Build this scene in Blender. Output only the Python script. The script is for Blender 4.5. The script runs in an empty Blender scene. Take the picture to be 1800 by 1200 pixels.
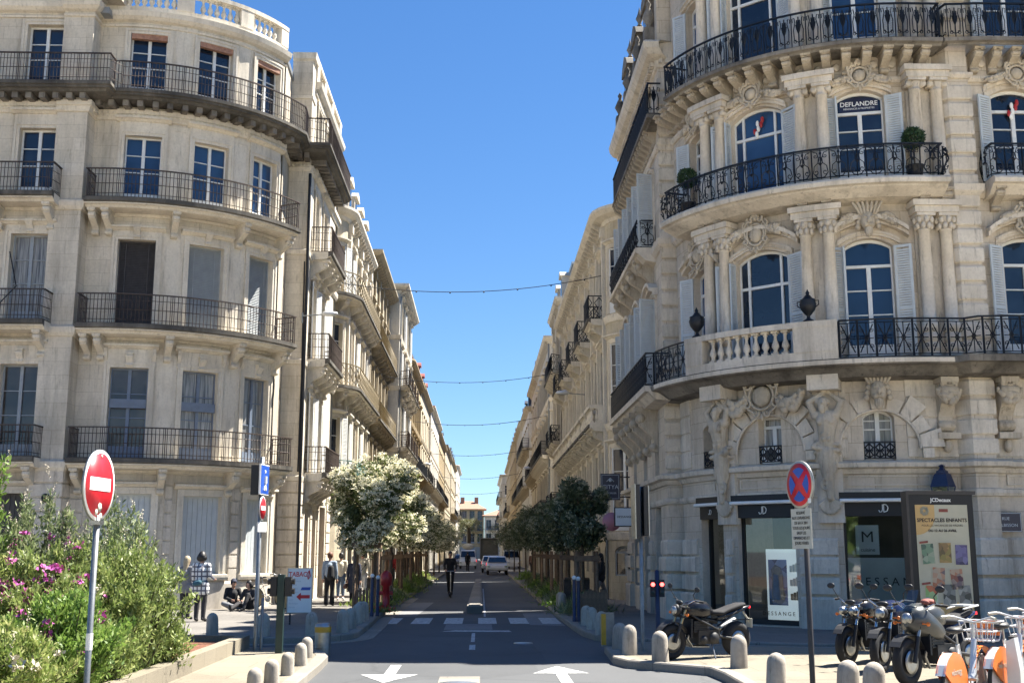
import bpy, bmesh, math, random
import numpy as np
from math import sin, cos, pi, radians as R, sqrt, atan2
from mathutils import Vector, Matrix
random.seed(7); rng = np.random.default_rng(7)
S = bpy.context.scene
COL = S.collection
# ------------------------------------------------------------ camera
cam = bpy.data.cameras.new('camera'); camo = bpy.data.objects.new('camera', cam); COL.objects.link(camo)
cam.sensor_width = 36; cam.lens = 40.0; cam.clip_end = 5000; cam.clip_start = 0.1
camo.location = (0, 0, 1.9)
camo.rotation_euler = (R(90 + 10.43), 0, R(-1.55))
S.camera = camo
# ------------------------------------------------------------ world, sun, exposure
SUN_EL, SUN_AZ = R(57), (0.90, 0.436)
w = bpy.data.worlds.new('World'); S.world = w; w.use_nodes = True
nt = w.node_tree; bg = nt.nodes['Background']
sky = nt.nodes.new('ShaderNodeTexSky'); sky.sky_type = 'NISHITA'; sky.sun_disc = False
sky.sun_elevation = SUN_EL; sky.sun_rotation = math.atan2(SUN_AZ[0], SUN_AZ[1])
sky.air_density = 0.85; sky.dust_density = 0.0; sky.ozone_density = 2.5; sky.altitude = 0
hs = nt.nodes.new('ShaderNodeHueSaturation'); hs.inputs['Saturation'].default_value = 1.26; hs.inputs['Value'].default_value = 1.0; hs.inputs['Hue'].default_value = .507
# photographic shoulder on the sky's brightness so that the horizon does not burn out
vm = nt.nodes.new('ShaderNodeVectorMath'); vm.operation = 'MULTIPLY_ADD'; vm.inputs[1].default_value = (.14,.085,.06); vm.inputs[2].default_value = (1,1,1)
vd = nt.nodes.new('ShaderNodeVectorMath'); vd.operation = 'DIVIDE'
nt.links.new(sky.outputs[0], vm.inputs[0]); nt.links.new(sky.outputs[0], vd.inputs[0]); nt.links.new(vm.outputs[0], vd.inputs[1])
nt.links.new(vd.outputs[0], hs.inputs['Color']); nt.links.new(hs.outputs[0], bg.inputs[0]); bg.inputs[1].default_value = 0.062
sl = bpy.data.lights.new('sun', 'SUN'); sl.energy = 4.6; sl.angle = R(0.5); sl.color = (1, .95, .86)
so = bpy.data.objects.new('sun', sl); COL.objects.link(so)
sd = Vector((SUN_AZ[0]*cos(SUN_EL), SUN_AZ[1]*cos(SUN_EL), sin(SUN_EL)))
so.rotation_euler = sd.to_track_quat('Z', 'Y').to_euler(); so.location = (30, 20, 60)
S.view_settings.view_transform = 'Standard'; S.view_settings.look = 'None'
S.view_settings.exposure = 1.98; S.view_settings.gamma = 1
S.render.engine = 'CYCLES'
# ------------------------------------------------------------ materials
MT = {}
def newmat(name):
    m = bpy.data.materials.new(name); m.use_nodes = True; MT[name] = m
    return m, m.node_tree, m.node_tree.nodes['Principled BSDF']
def N(nt, t, **kw):
    n = nt.nodes.new('ShaderNode' + t)
    for k, v in kw.items():
        if k in n.inputs: n.inputs[k].default_value = v
        else: setattr(n, k, v)
    return n
def mixc(nt, fac, a, b, mode='MIX'):
    n = nt.nodes.new('ShaderNodeMix'); n.data_type = 'RGBA'; n.blend_type = mode
    for i, x in ((0, fac), (6, a), (7, b)):
        if hasattr(x, 'node'): nt.links.new(x, n.inputs[i])
        elif i == 0: n.inputs[0].default_value = x
        else: n.inputs[i].default_value = (*x, 1) if len(x) == 3 else x
    return n.outputs[2]
def ramp(nt, src, p0, p1, c0=(0,0,0), c1=(1,1,1)):
    n = nt.nodes.new('ShaderNodeValToRGB'); n.color_ramp.elements[0].position = p0; n.color_ramp.elements[1].position = p1
    n.color_ramp.elements[0].color = (*c0, 1); n.color_ramp.elements[1].color = (*c1, 1)
    nt.links.new(src, n.inputs[0]); return n.outputs[0]
def noise(nt, scale, detail=6, rough=.6, sc=None, coord='Object'):
    tc = N(nt, 'TexCoord'); n = N(nt, 'TexNoise'); n.inputs['Scale'].default_value = scale
    n.inputs['Detail'].default_value = detail; n.inputs['Roughness'].default_value = rough
    if sc:
        mp = N(nt, 'Mapping'); mp.inputs['Scale'].default_value = sc
        nt.links.new(tc.outputs[coord], mp.inputs[0]); nt.links.new(mp.outputs[0], n.inputs[0])
    else: nt.links.new(tc.outputs[coord], n.inputs[0])
    return n.outputs[0]
def bump(nt, b, src, st=.3, dist=.02):
    n = N(nt, 'Bump'); n.inputs['Strength'].default_value = st; n.inputs['Distance'].default_value = dist
    nt.links.new(src, n.inputs['Height'])
    if b.inputs['Normal'].is_linked:
        nt.links.new(b.inputs['Normal'].links[0].from_socket, n.inputs['Normal'])
    nt.links.new(n.outputs[0], b.inputs['Normal'])
def plain(name, c, rough=.6, metal=0, var=.25, scale=6, bmp=0.0, spec=.5):
    m, nt, b = newmat(name)
    c2 = tuple(x*(1-var) for x in c)
    nt.links.new(mixc(nt, ramp(nt, noise(nt, scale), .35, .65), c, c2), b.inputs['Base Color'])
    b.inputs['Roughness'].default_value = rough; b.inputs['Metallic'].default_value = metal
    b.inputs['Specular IOR Level'].default_value = spec
    if bmp: bump(nt, b, noise(nt, scale*6), bmp)
    return m
def stone(name, c1, c2, stain, blocks=None, soot=.35):
    """limestone: warm patches, vertical rain streaks, optional ashlar joints from the wall's own (metres) UV"""
    m, nt, b = newmat(name)
    col = mixc(nt, ramp(nt, noise(nt, .9, 8, .65), .35, .68), c1, c2)
    col = mixc(nt, ramp(nt, noise(nt, 1.0, 7, .7, (1.6, 1.6, .22)), .50, .74, (0,0,0), (soot,)*3), col, stain)
    col = mixc(nt, ramp(nt, noise(nt, 3.2, 8, .75, (2.6, 2.6, .35)), .55, .72, (0,0,0), (min(1,soot*1.15),)*3), col, tuple(x*.8 for x in stain))
    col = mixc(nt, ramp(nt, noise(nt, 14, 5, .6), .45, .75, (0,0,0), (.42,)*3), col, tuple(x*.58 for x in c1))
    if blocks:
        uv = N(nt, 'UVMap'); br = N(nt, 'TexBrick'); br.offset = .5
        br.inputs['Scale'].default_value = 1; br.inputs['Brick Width'].default_value = blocks[0]
        br.inputs['Row Height'].default_value = blocks[1]; br.inputs['Mortar Size'].default_value = blocks[2]
        br.inputs['Mortar Smooth'].default_value = .3
        br.inputs['Color1'].default_value = (1,1,1,1); br.inputs['Color2'].default_value = (.80,.78,.74,1); br.inputs['Mortar'].default_value = (.45,.42,.38,1)
        nt.links.new(uv.outputs[0], br.inputs[0])
        col = mixc(nt, blocks[3], col, mixc(nt, 1.0, col, br.outputs[0], 'MULTIPLY'))
        inv = N(nt, 'Math', operation='SUBTRACT'); inv.inputs[0].default_value = 1
        nt.links.new(br.outputs[1], inv.inputs[1]); bump(nt, b, inv.outputs[0], .5*blocks[3], .015)
    nt.links.new(col, b.inputs['Base Color']); b.inputs['Roughness'].default_value = .88
    b.inputs['Specular IOR Level'].default_value = .25
    bump(nt, b, noise(nt, 25, 8, .7), .35, .012)
    return m
stone('stone_pale', (.70,.635,.53), (.56,.50,.405), (.20,.175,.14), (1.1,.42,.008,.5), .6)
stone('stone_pale_trim', (.72,.66,.555), (.58,.52,.425), (.20,.175,.14), None, .55)
stone('stone_gold', (.67,.595,.495), (.51,.445,.365), (.20,.17,.13), (.95,.40,.007,.75), .5)
stone('stone_gold_trim', (.69,.625,.53), (.52,.46,.38), (.17,.145,.115), None, .7)
stone('stone_carved', (.58,.505,.40), (.38,.33,.26), (.12,.10,.075), None, .8)
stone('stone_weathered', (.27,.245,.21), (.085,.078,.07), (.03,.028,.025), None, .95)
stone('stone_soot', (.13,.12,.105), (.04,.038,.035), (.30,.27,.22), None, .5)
stone('stone_street', (.58,.51,.385), (.46,.40,.30), (.22,.18,.13), (.9,.38,.006,.5), .5)
stone('stone_white', (.62,.59,.53), (.52,.49,.43), (.26,.24,.21), (1.2,.45,.006,.3), .4)
stone('stone_ochre', (.50,.40,.25), (.40,.315,.19), (.20,.155,.10), (1.2,.45,.006,.3), .4)
stone('bollard_stone', (.46,.41,.34), (.30,.27,.23), (.12,.11,.095), None, .8)
plain('iron_black', (.010,.013,.020), .5, .3, .3, 20)
plain('iron_brown', (.085,.062,.052), .6, .3, .45, 9)
plain('iron_green', (.045,.14,.12), .55, .2, .3, 9)
plain('iron_ochre', (.22,.17,.09), .6, .2, .4, 9)
plain('paint_white', (.70,.71,.70), .45, 0, .14, 5)
plain('paint_grey', (.30,.33,.36), .5, 0, .2, 5)
plain('paint_slate_blue', (.16,.20,.27), .5, 0, .2, 5)
plain('shutter_pale', (.50,.54,.56), .55, 0, .12, 4)
plain('shutter_dark', (.06,.055,.055), .6, 0, .3, 6)
plain('shutter_grey', (.33,.36,.38), .6, 0, .15, 4)
plain('slate', (.055,.06,.075), .45, 0, .35, 5)
plain('zinc', (.30,.32,.34), .4, .4, .2, 3)
plain('terracotta', (.40,.215,.145), .8, 0, .4, 10, .4)
plain('plaster_red', (.30,.09,.07), .8, 0, .3, 6)
plain('bark', (.10,.075,.05), .9, 0, .4, 14, .5)
plain('timber', (.20,.13,.08), .8, 0, .4, 12, .3)
plain('rubber', (.018,.018,.020), .8, 0, .3, 12)
plain('black_paint', (.014,.015,.020), .22, 0, .2, 3)
plain('black_plastic', (.02,.02,.022), .55, 0, .2, 6)
plain('dark_blue_paint', (.018,.03,.09), .22, .2, .2, 3)
plain('grey_fairing', (.09,.095,.095), .3, .3, .2, 4)
plain('chrome', (.62,.62,.62), .18, 1, .15, 8)
plain('steel', (.42,.43,.43), .35, .9, .25, 10)
plain('galvanised', (.26,.275,.28), .45, .7, .25, 8)
plain('gold_metal', (.50,.40,.24), .3, .9, .2, 8)
plain('post_blue', (.018,.028,.075), .4, .1, .2, 5)
plain('post_green', (.02,.045,.042), .45, .1, .3, 5)
plain('sign_red', (.62,.018,.03), .35, 0, .12, 3)
plain('sign_blue', (.02,.085,.42), .35, 0, .1, 3)
plain('sign_white', (.80,.80,.78), .4, 0, .06, 3)
plain('sign_cream', (.52,.50,.42), .5, 0, .12, 6)
plain('yellow_band', (.55,.33,.03), .4, 0, .25, 8)
plain('orange_paint', (.80,.20,.03), .35, 0, .12, 4)
plain('silver_paint', (.60,.61,.62), .3, .3, .12, 4)
plain('hydrant_red', (.38,.02,.02), .35, 0, .15, 4)
plain('car_white', (.72,.72,.72), .2, 0, .05, 2)
plain('car_grey', (.22,.23,.25), .2, .3, .05, 2)
plain('pink_paint', (.62,.27,.32), .5, 0, .08, 3)
plain('navy_panel', (.012,.016,.045), .35, 0, .1, 3)
plain('panel_grey', (.50,.53,.56), .4, 0, .08, 3)
plain('black_frame', (.006,.007,.009), .55, 0, .1, 3)
plain('panel_brown', (.045,.04,.038), .5, .1, .15, 4)
plain('gold_paper', (.55,.36,.14), .5, 0, .1, 3)
plain('paper_cream', (.47,.45,.34), .5, 0, .12, 2)
plain('skin', (.48,.28,.20), .55, 0, .1, 6)
plain('skin_tan', (.33,.18,.12), .55, 0, .1, 6)
plain('hair_dark', (.012,.010,.010), .5, 0, .3, 30)
plain('hair_red', (.16,.06,.03), .6, 0, .3, 30)
plain('hair_blond', (.42,.34,.22), .6, 0, .25, 30)
plain('hair_grey', (.35,.33,.30), .7, 0, .25, 30)
plain('cloth_black', (.014,.014,.017), .85, 0, .3, 12)
plain('cloth_dark', (.035,.032,.035), .85, 0, .3, 12)
plain('cloth_navy', (.03,.035,.06), .85, 0, .3, 12)
plain('cloth_blue', (.28,.34,.42), .85, 0, .15, 9)
plain('denim', (.09,.13,.20), .85, 0, .2, 12)
plain('cloth_cream', (.66,.60,.48), .85, 0, .15, 9)
plain('cloth_white', (.72,.71,.68), .8, 0, .12, 9)
plain('cloth_grey', (.20,.20,.21), .85, 0, .2, 9)
plain('leather_brown', (.12,.05,.035), .5, 0, .2, 9)
plain('teal_cloth', (.03,.10,.14), .8, 0, .2, 9)
plain('flower_cream', (.80,.77,.58), .8, 0, .2, 20)
plain('flower_grey', (.48,.47,.40), .8, 0, .25, 20)
plain('flower_purple', (.60,.12,.42), .7, 0, .3, 20)
plain('flower_spike', (.62,.55,.42), .8, 0, .3, 20)
plain('flower_poppy', (.75,.09,.04), .7, 0, .2, 20)
plain('soil', (.16,.10,.06), .95, 0, .4, 12, .6)
plain('mulch', (.26,.105,.055), .95, 0, .55, 16, 1.0)
plain('dark_room', (.10,.105,.098), .8, 0, .3, 2)
def emit(name, c, s):
    m, nt, b = newmat(name); b.inputs['Base Color'].default_value = (*c, 1)
    b.inputs['Emission Color'].default_value = (*c, 1); b.inputs['Emission Strength'].default_value = s
emit('lit_white', (.80,.86,.90), .12); emit('lamp_red', (1,.06,.05), 3.0); emit('tail_red', (.9,.03,.04), .6)
def glassy(name, c, c2, rough=.04, folds=False):
    m, nt, b = newmat(name)
    if folds:
        f = noise(nt, 2.2, 4, .6, (9,9,.35)); col = mixc(nt, ramp(nt, f, .4, .62), c, c2)
    else: col = mixc(nt, ramp(nt, noise(nt, .8, 3, .5), .4, .65), c, c2)
    oi = N(nt, 'ObjectInfo'); col = mixc(nt, ramp(nt, oi.outputs['Random'], .0, 1., (0,0,0), (.75,)*3), col, tuple(x*.25 for x in c))
    nt.links.new(col, b.inputs['Base Color']); b.inputs['Roughness'].default_value = rough
    b.inputs['Specular IOR Level'].default_value = .65; b.inputs['Coat Weight'].default_value = .6 if folds else 0
    b.inputs['Coat Roughness'].default_value = .03
    if folds: b.inputs['Roughness'].default_value = .5
    bump(nt, b, noise(nt, 1.6, 2, .4), .16, .02)
glassy('glass_dark', (.012,.022,.045), (.03,.05,.085))
glassy('glass_brown', (.05,.042,.034), (.13,.11,.085))
glassy('glass_blue', (.03,.075,.17), (.015,.04,.10))
glassy('glass_curtain', (.42,.41,.38), (.035,.04,.05), .3, True)
glassy('car_glass', (.01,.012,.02), (.02,.025,.04))
def seeglass():
    m = bpy.data.materials.new('shop_glass'); m.use_nodes = True; MT['shop_glass'] = m
    nt = m.node_tree; nt.nodes.clear()
    o = N(nt, 'OutputMaterial'); mx = N(nt, 'MixShader'); t = N(nt, 'BsdfTransparent'); g = N(nt, 'BsdfGlossy')
    t.inputs[0].default_value = (.72,.80,.78,1); g.inputs['Roughness'].default_value = .02; g.inputs[0].default_value = (.9,.95,1,1)
    fr = N(nt, 'Fresnel'); fr.inputs[0].default_value = 1.5
    ma = N(nt, 'Math', operation='MULTIPLY_ADD'); ma.inputs[1].default_value = 1.5; ma.inputs[2].default_value = .03
    nt.links.new(fr.outputs[0], ma.inputs[0]); nt.links.new(ma.outputs[0], mx.inputs[0])
    nt.links.new(t.outputs[0], mx.inputs[1]); nt.links.new(g.outputs[0], mx.inputs[2]); nt.links.new(mx.outputs[0], o.inputs[0])
seeglass()
def leafmat(name, c1, c2, c3, trans=.3, rough=.5):
    m, nt, b = newmat(name); g = N(nt, 'NewGeometry')
    rp = nt.nodes.new('ShaderNodeValToRGB'); e = rp.color_ramp
    e.elements[0].color = (*c1, 1); e.elements[1].color = (*c3, 1); x = e.elements.new(.5); x.color = (*c2, 1)
    nt.links.new(g.outputs['Random Per Island'], rp.inputs[0]); nt.links.new(rp.outputs[0], b.inputs['Base Color'])
    b.inputs['Roughness'].default_value = rough
    tr = N(nt, 'BsdfTranslucent'); mx = N(nt, 'MixShader'); mx.inputs[0].default_value = trans
    nt.links.new(rp.outputs[0], tr.inputs[0]); nt.links.new(b.outputs[0], mx.inputs[1]); nt.links.new(tr.outputs[0], mx.inputs[2])
    nt.links.new(mx.outputs[0], nt.nodes['Material Output'].inputs[0])
leafmat('leaf_tree', (.06,.085,.025), (.10,.13,.04), (.18,.20,.07))
leafmat('leaf_tree_dark', (.045,.07,.035), (.07,.10,.05), (.12,.145,.08), .25)
leafmat('leaf_bush', (.13,.19,.05), (.22,.28,.08), (.36,.40,.15), .45)
leafmat('leaf_light', (.15,.22,.05), (.25,.32,.08), (.42,.42,.17), .45)
leafmat('leaf_green', (.09,.17,.03), (.17,.27,.05), (.28,.38,.10), .45)
leafmat('leaf_olive', (.10,.14,.06), (.18,.23,.10), (.32,.35,.19), .4)
leafmat('leaf_box', (.012,.035,.010), (.022,.055,.018), (.035,.08,.03), .1)
leafmat('leaf_palm', (.10,.12,.05), (.16,.17,.08), (.24,.22,.12), .3)
leafmat('blossom', (.84,.78,.55), (.90,.86,.68), (.64,.60,.38), .25, .8)
leafmat('blossom_grey', (.26,.28,.20), (.34,.35,.26), (.16,.19,.12), .15, .8)
def asphalt(name, c1, c2, cr=.3, joints=None):
    m, nt, b = newmat(name)
    col = mixc(nt, ramp(nt, noise(nt, .35, 8, .6), .35, .65), c1, c2)
    col = mixc(nt, ramp(nt, noise(nt, 1.1, 9, .75, (1, .35, 1)), .50, .66, (0,0,0), (.55,)*3), col, tuple(x*.62 for x in c1))
    col = mixc(nt, ramp(nt, noise(nt, 4.5, 6, .7), .60, .68, (0,0,0), (.5,)*3), col, tuple(x*.5 for x in c1))
    v2 = N(nt, 'TexVoronoi'); v2.feature = 'F1'; v2.distance = 'MANHATTAN'; v2.inputs['Scale'].default_value = .33; t2 = N(nt, 'TexCoord'); nt.links.new(t2.outputs['Object'], v2.inputs[0])
    s2 = N(nt, 'SeparateColor'); nt.links.new(v2.outputs['Color'], s2.inputs[0]); col = mixc(nt, ramp(nt, s2.outputs[0], .6, .64, (0,0,0), (.35,)*3), col, tuple(x*1.35 for x in c1))
    if joints:
        br = N(nt, 'TexBrick'); br.offset = .5; br.inputs['Scale'].default_value = 1; br.inputs['Brick Width'].default_value = joints[0]; br.inputs['Row Height'].default_value = joints[1]; br.inputs['Mortar Size'].default_value = .008
        br.inputs['Color1'].default_value = (1,1,1,1); br.inputs['Color2'].default_value = (.86,.85,.83,1); br.inputs['Mortar'].default_value = (.42,.40,.38,1); nt.links.new(t2.outputs['Object'], br.inputs[0]); col = mixc(nt, .85, col, mixc(nt, 1.0, col, br.outputs[0], 'MULTIPLY'))
    col = mixc(nt, ramp(nt, noise(nt, 90, 3, .7), .42, .7, (0,0,0), (.5,)*3), col, tuple(x*2.0 for x in c1))
    vo = N(nt, 'TexVoronoi'); vo.feature = 'DISTANCE_TO_EDGE'; vo.inputs['Scale'].default_value = .22
    tc = N(nt, 'TexCoord'); nz = noise(nt, 1.5, 5, .7)
    ad = N(nt, 'VectorMath', operation='ADD'); nt.links.new(tc.outputs['Object'], ad.inputs[0]); nt.links.new(nz, ad.inputs[1])
    nt.links.new(ad.outputs[0], vo.inputs[0])
    col = mixc(nt, ramp(nt, vo.outputs[0], .0, .012, (cr,)*3, (0,0,0)), col, tuple(x*.35 for x in c1))
    nt.links.new(col, b.inputs['Base Color']); b.inputs['Roughness'].default_value = .85
    bump(nt, b, noise(nt, 120, 3, .7), .4, .006)
asphalt('asphalt', (.070,.072,.074), (.050,.052,.054))
asphalt('asphalt_light', (.17,.17,.17), (.13,.13,.132), .5)
asphalt('paving', (.155,.143,.128), (.12,.112,.10), .15, (.8,.5))
asphalt('paving_pale', (.195,.17,.125), (.15,.13,.098), .4, (1.2,.8))
asphalt('kerb_stone', (.22,.20,.17), (.165,.15,.125), .2, (1.0,1.0))
asphalt('paving_bounce', (.66,.58,.46), (.58,.51,.40), .1, (1.2,.8))  # extra pale so that the added sheet throws back more sunlight
def marking():
    m, nt, b = newmat('road_marking')
    col = mixc(nt, ramp(nt, noise(nt, 9, 8, .75), .44, .62), (.58,.58,.56), (.16,.16,.165))
    nt.links.new(col, b.inputs['Base Color']); b.inputs['Roughness'].default_value = .7
marking()
def plaid():
    m, nt, b = newmat('cloth_plaid'); tc = N(nt, 'TexCoord')
    cols = (.74,.73,.70)
    out = None
    for ax, sc in (('X', 4.6), ('Z', 4.2)):
        wv = N(nt, 'TexWave'); wv.bands_direction = ax; wv.inputs['Scale'].default_value = sc/1.6
        nt.links.new(tc.outputs['Object'], wv.inputs[0]); r = ramp(nt, wv.outputs[0], .74, .80)
        out = r if out is None else mixc(nt, 1.0, out, r, 'ADD')
    nt.links.new(mixc(nt, out, cols, (.10,.10,.13)), b.inputs['Base Color']); b.inputs['Roughness'].default_value = .85
plaid()
def blurpic(name, cs, scale):
    m, nt, b = newmat(name); v = N(nt, 'TexVoronoi'); v.inputs['Scale'].default_value = scale
    tc = N(nt, 'TexCoord'); nt.links.new(tc.outputs['Object'], v.inputs[0])
    rp = nt.nodes.new('ShaderNodeValToRGB'); rp.color_ramp.interpolation = 'LINEAR'
    e = rp.color_ramp.elements; e[0].color = (*cs[0], 1); e[1].color = (*cs[-1], 1)
    for i, c in enumerate(cs[1:-1]): x = e.new((i+1)/(len(cs)-1)); x.color = (*c, 1)
    sp = N(nt, 'SeparateColor'); nt.links.new(v.outputs['Color'], sp.inputs[0]); nt.links.new(sp.outputs[0], rp.inputs[0])
    nt.links.new(rp.outputs[0], b.inputs['Base Color']); b.inputs['Roughness'].default_value = .4
blurpic('picture_green', [(.02,.06,.05),(.12,.22,.14),(.30,.36,.26),(.03,.04,.04)], 9)
blurpic('picture_amber', [(.10,.06,.03),(.36,.22,.08),(.22,.18,.05),(.05,.03,.02)], 10)
blurpic('picture_blue', [(.02,.02,.08),(.08,.06,.18),(.15,.14,.30),(.02,.02,.06)], 9)
blurpic('picture_red', [(.06,.02,.05),(.36,.12,.06),(.42,.34,.25),(.05,.03,.08)], 11)
blurpic('picture_sky', [(.16,.45,.50),(.50,.10,.06),(.22,.40,.10),(.50,.60,.55)], 8)
blurpic('picture_dark', [(.03,.04,.04),(.14,.16,.16),(.34,.34,.31),(.02,.02,.03)], 10)
blurpic('picture_portrait', [(.01,.02,.12),(.04,.09,.34),(.22,.30,.55),(.01,.02,.06)], 4)
# ------------------------------------------------------------ mesh helpers
class MB:
    """collects faces; build() links them as ONE mesh object"""
    def __init__(s): s.v = []; s.f = []; s.mi = []; s.uv = {}; s.sm = set()
    def add(s, vs, fs, mi=0, smooth=False):
        o = len(s.v); s.v.extend(vs)
        for f in fs:
            if smooth: s.sm.add(len(s.f))
            s.f.append(tuple(i+o for i in f)); s.mi.append(mi)
        return s
    def quad(s, a, b, c, d, mi=0, uv=None):
        o = len(s.v); s.v.extend((a, b, c, d))
        if uv: s.uv[len(s.f)] = uv
        s.f.append((o, o+1, o+2, o+3)); s.mi.append(mi)
    def box(s, x0, x1, y0, y1, z0, z1, mi=0, T=None):
        vs = [(x0,y0,z0),(x1,y0,z0),(x1,y1,z0),(x0,y1,z0),(x0,y0,z1),(x1,y0,z1),(x1,y1,z1),(x0,y1,z1)]
        if T: vs = [T(*v) for v in vs]
        s.add(vs, [(0,3,2,1),(4,5,6,7),(0,1,5,4),(1,2,6,5),(2,3,7,6),(3,0,4,7)], mi)
    def cbox(s, c, d, rz=0, mi=0, tilt=0):
        M = Matrix.Translation(c) @ Matrix.Rotation(rz, 4, 'Z') @ Matrix.Rotation(tilt, 4, 'X')
        s.box(-d[0]/2, d[0]/2, -d[1]/2, d[1]/2, -d[2]/2, d[2]/2, mi, lambda x, y, z: tuple(M @ Vector((x, y, z))))
    def tube(s, pts, r, n=6, mi=0, closed=False, smooth=True, cap=True):
        P = [Vector(p) for p in pts]; m = len(P); rr = r if isinstance(r, (list, tuple)) else [r]*m
        vs = []; prev = None
        for i in range(m):
            if closed: t = P[(i+1) % m] - P[i-1]
            else: t = P[min(i+1, m-1)] - P[max(i-1, 0)]
            if t.length < 1e-9: t = Vector((0,0,1))
            t.normalize()
            if prev is None: u = t.orthogonal().normalized()
            else:
                u = prev - t*prev.dot(t)
                u = u.normalized() if u.length > 1e-6 else t.orthogonal().normalized()
            prev = u; q = t.cross(u)
            for k in range(n):
                a = 2*pi*k/n + (pi/4 if n == 4 else 0)
                vs.append(tuple(P[i] + (u*cos(a) + q*sin(a))*rr[i]))
        fs = []
        for i in range(m if closed else m-1):
            j = (i+1) % m
            for k in range(n): fs.append((i*n+k, i*n+(k+1) % n, j*n+(k+1) % n, j*n+k))
        s.add(vs, fs, mi, smooth)
        if cap and not closed:
            s.add(vs[:n], [tuple(range(n-1, -1, -1))], mi); s.add(vs[-n:], [tuple(range(n))], mi)
    def lathe(s, prof, c=(0,0,0), n=16, mi=0, smooth=True, arc=None, axis='Z'):
        vs = []; m = len(prof); a0, a1 = arc or (0, 2*pi); full = arc is None; k1 = n if full else n+1
        for r, z in prof:
            for k in range(k1):
                a = a0 + (a1-a0)*k/n; x, y = r*cos(a), r*sin(a)
                p = (x, y, z) if axis == 'Z' else ((z, x, y) if axis == 'X' else (x, z, y))
                vs.append((c[0]+p[0], c[1]+p[1], c[2]+p[2]))
        fs = []
        for i in range(m-1):
            for k in range(n):
                kk = (k+1) % k1 if full else k+1
                f = (i*k1+k, i*k1+kk, (i+1)*k1+kk, (i+1)*k1+k); fs.append(f if axis != 'Y' else f[::-1])
        s.add(vs, fs, mi, smooth)
        if full:
            for i, fl in ((0, True), (m-1, False)):
                if prof[i][0] > 1e-4:
                    f = [i*n+k for k in range(n)]
                    s.add([vs[q] for q in f], [tuple(range(n-1,-1,-1)) if fl else tuple(range(n))], mi)
    def ball(s, c, r, n=8, mi=0, sc=(1,1,1), M=None):
        vs = []; m = max(3, n//2+1)
        for i in range(m+1):
            t = pi*i/m
            for k in range(n):
                a = 2*pi*k/n; v = Vector((r*sc[0]*sin(t)*cos(a), r*sc[1]*sin(t)*sin(a), r*sc[2]*cos(t)))
                if M: v = M @ v
                vs.append((c[0]+v[0], c[1]+v[1], c[2]+v[2]))
        fs = [(i*n+k, (i+1)*n+k, (i+1)*n+(k+1) % n, i*n+(k+1) % n) for i in range(m) for k in range(n)]
        s.add(vs, fs, mi, True)
    def prism(s, poly, y0, y1, T=None, mi=0):
        """poly in (x,z), extruded along y"""
        n = len(poly); vs = [(x, y0, z) for x, z in poly] + [(x, y1, z) for x, z in poly]
        if T: vs = [T(*v) for v in vs]
        ar = sum(poly[i][0]*poly[(i+1) % n][1]-poly[(i+1) % n][0]*poly[i][1] for i in range(n))
        idx = list(range(n)) if ar*(y1-y0) > 0 else list(range(n-1, -1, -1))
        fs = [tuple(idx), tuple(i+n for i in reversed(idx))]
        for a in range(n):
            i, j = idx[a], idx[(a+1) % n]; fs.append((j, i, i+n, j+n))
        s.add(vs, fs, mi)
    def flat(s, poly, z0, z1, mi=0, T=None):
        """poly in (x,y), extruded along z"""
        n = len(poly); vs = [(x, y, z0) for x, y in poly] + [(x, y, z1) for x, y in poly]
        if T: vs = [T(*v) for v in vs]
        ar = sum(poly[i][0]*poly[(i+1) % n][1]-poly[(i+1) % n][0]*poly[i][1] for i in range(n))
        idx = list(range(n)) if ar > 0 else list(range(n-1, -1, -1))
        fs = [tuple(reversed(idx)), tuple(i+n for i in idx)]
        for a in range(n):
            i, j = idx[a], idx[(a+1) % n]; fs.append((i, j, j+n, i+n))
        s.add(vs, fs, mi)
    def merge(s, o, fn=None, mi=None):
        b = len(s.v); s.v.extend([fn(*v) for v in o.v] if fn else o.v); fb = len(s.f)
        for q in o.sm: s.sm.add(fb+q)
        for f in o.f: s.f.append(tuple(i+b for i in f))
        s.mi.extend(o.mi if mi is None else [mi]*len(o.f)); return s
    def mesh(s, name, mats, off=(0,0,0)):
        me = bpy.data.meshes.new(name)
        v = np.array(s.v, dtype=np.float64).reshape(-1, 3) - np.array(off)
        me.from_pydata(v.tolist(), [], s.f)
        for m in mats: me.materials.append(MT[m])
        if len(mats) > 1: me.polygons.foreach_set('material_index', s.mi)
        if s.uv:
            ul = me.uv_layers.new(name='UVMap'); data = ul.data
            for fi, uv in s.uv.items():
                st = me.polygons[fi].loop_start
                for k in range(4): data[st+k].uv = uv[k]
        if s.sm:
            fl = np.zeros(len(s.f), dtype=bool); fl[list(s.sm)] = True; me.polygons.foreach_set('use_smooth', fl)
        me.update(); return me
    def build(s, name, mats, parent=None, world=True):
        if isinstance(mats, str): mats = [mats]
        off = wloc(parent) if (parent is not None and world) else (0,0,0)
        o = bpy.data.objects.new(name, s.mesh(name, mats, off)); COL.objects.link(o)
        if parent is not None: o.parent = parent
        return o
def wloc(p):
    v = Vector((0,0,0))
    while p is not None: v += p.location; p = p.parent
    return tuple(v)
def tag(o, label=None, cat=None, group=None, kind=None):
    if label: o['label'] = label
    if cat: o['category'] = cat
    if group: o['group'] = group
    if kind: o['kind'] = kind
    return o
def thing(name, label, cat, loc=(0,0,0), rz=0, group=None):
    o = bpy.data.objects.new(name, None); COL.objects.link(o); o.location = loc; o.rotation_euler = (0,0,rz)
    o.empty_display_size = .2
    return tag(o, label, cat, group)
def kids(o): return [c for c in COL.objects if c.parent == o]
CH = {}
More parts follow.
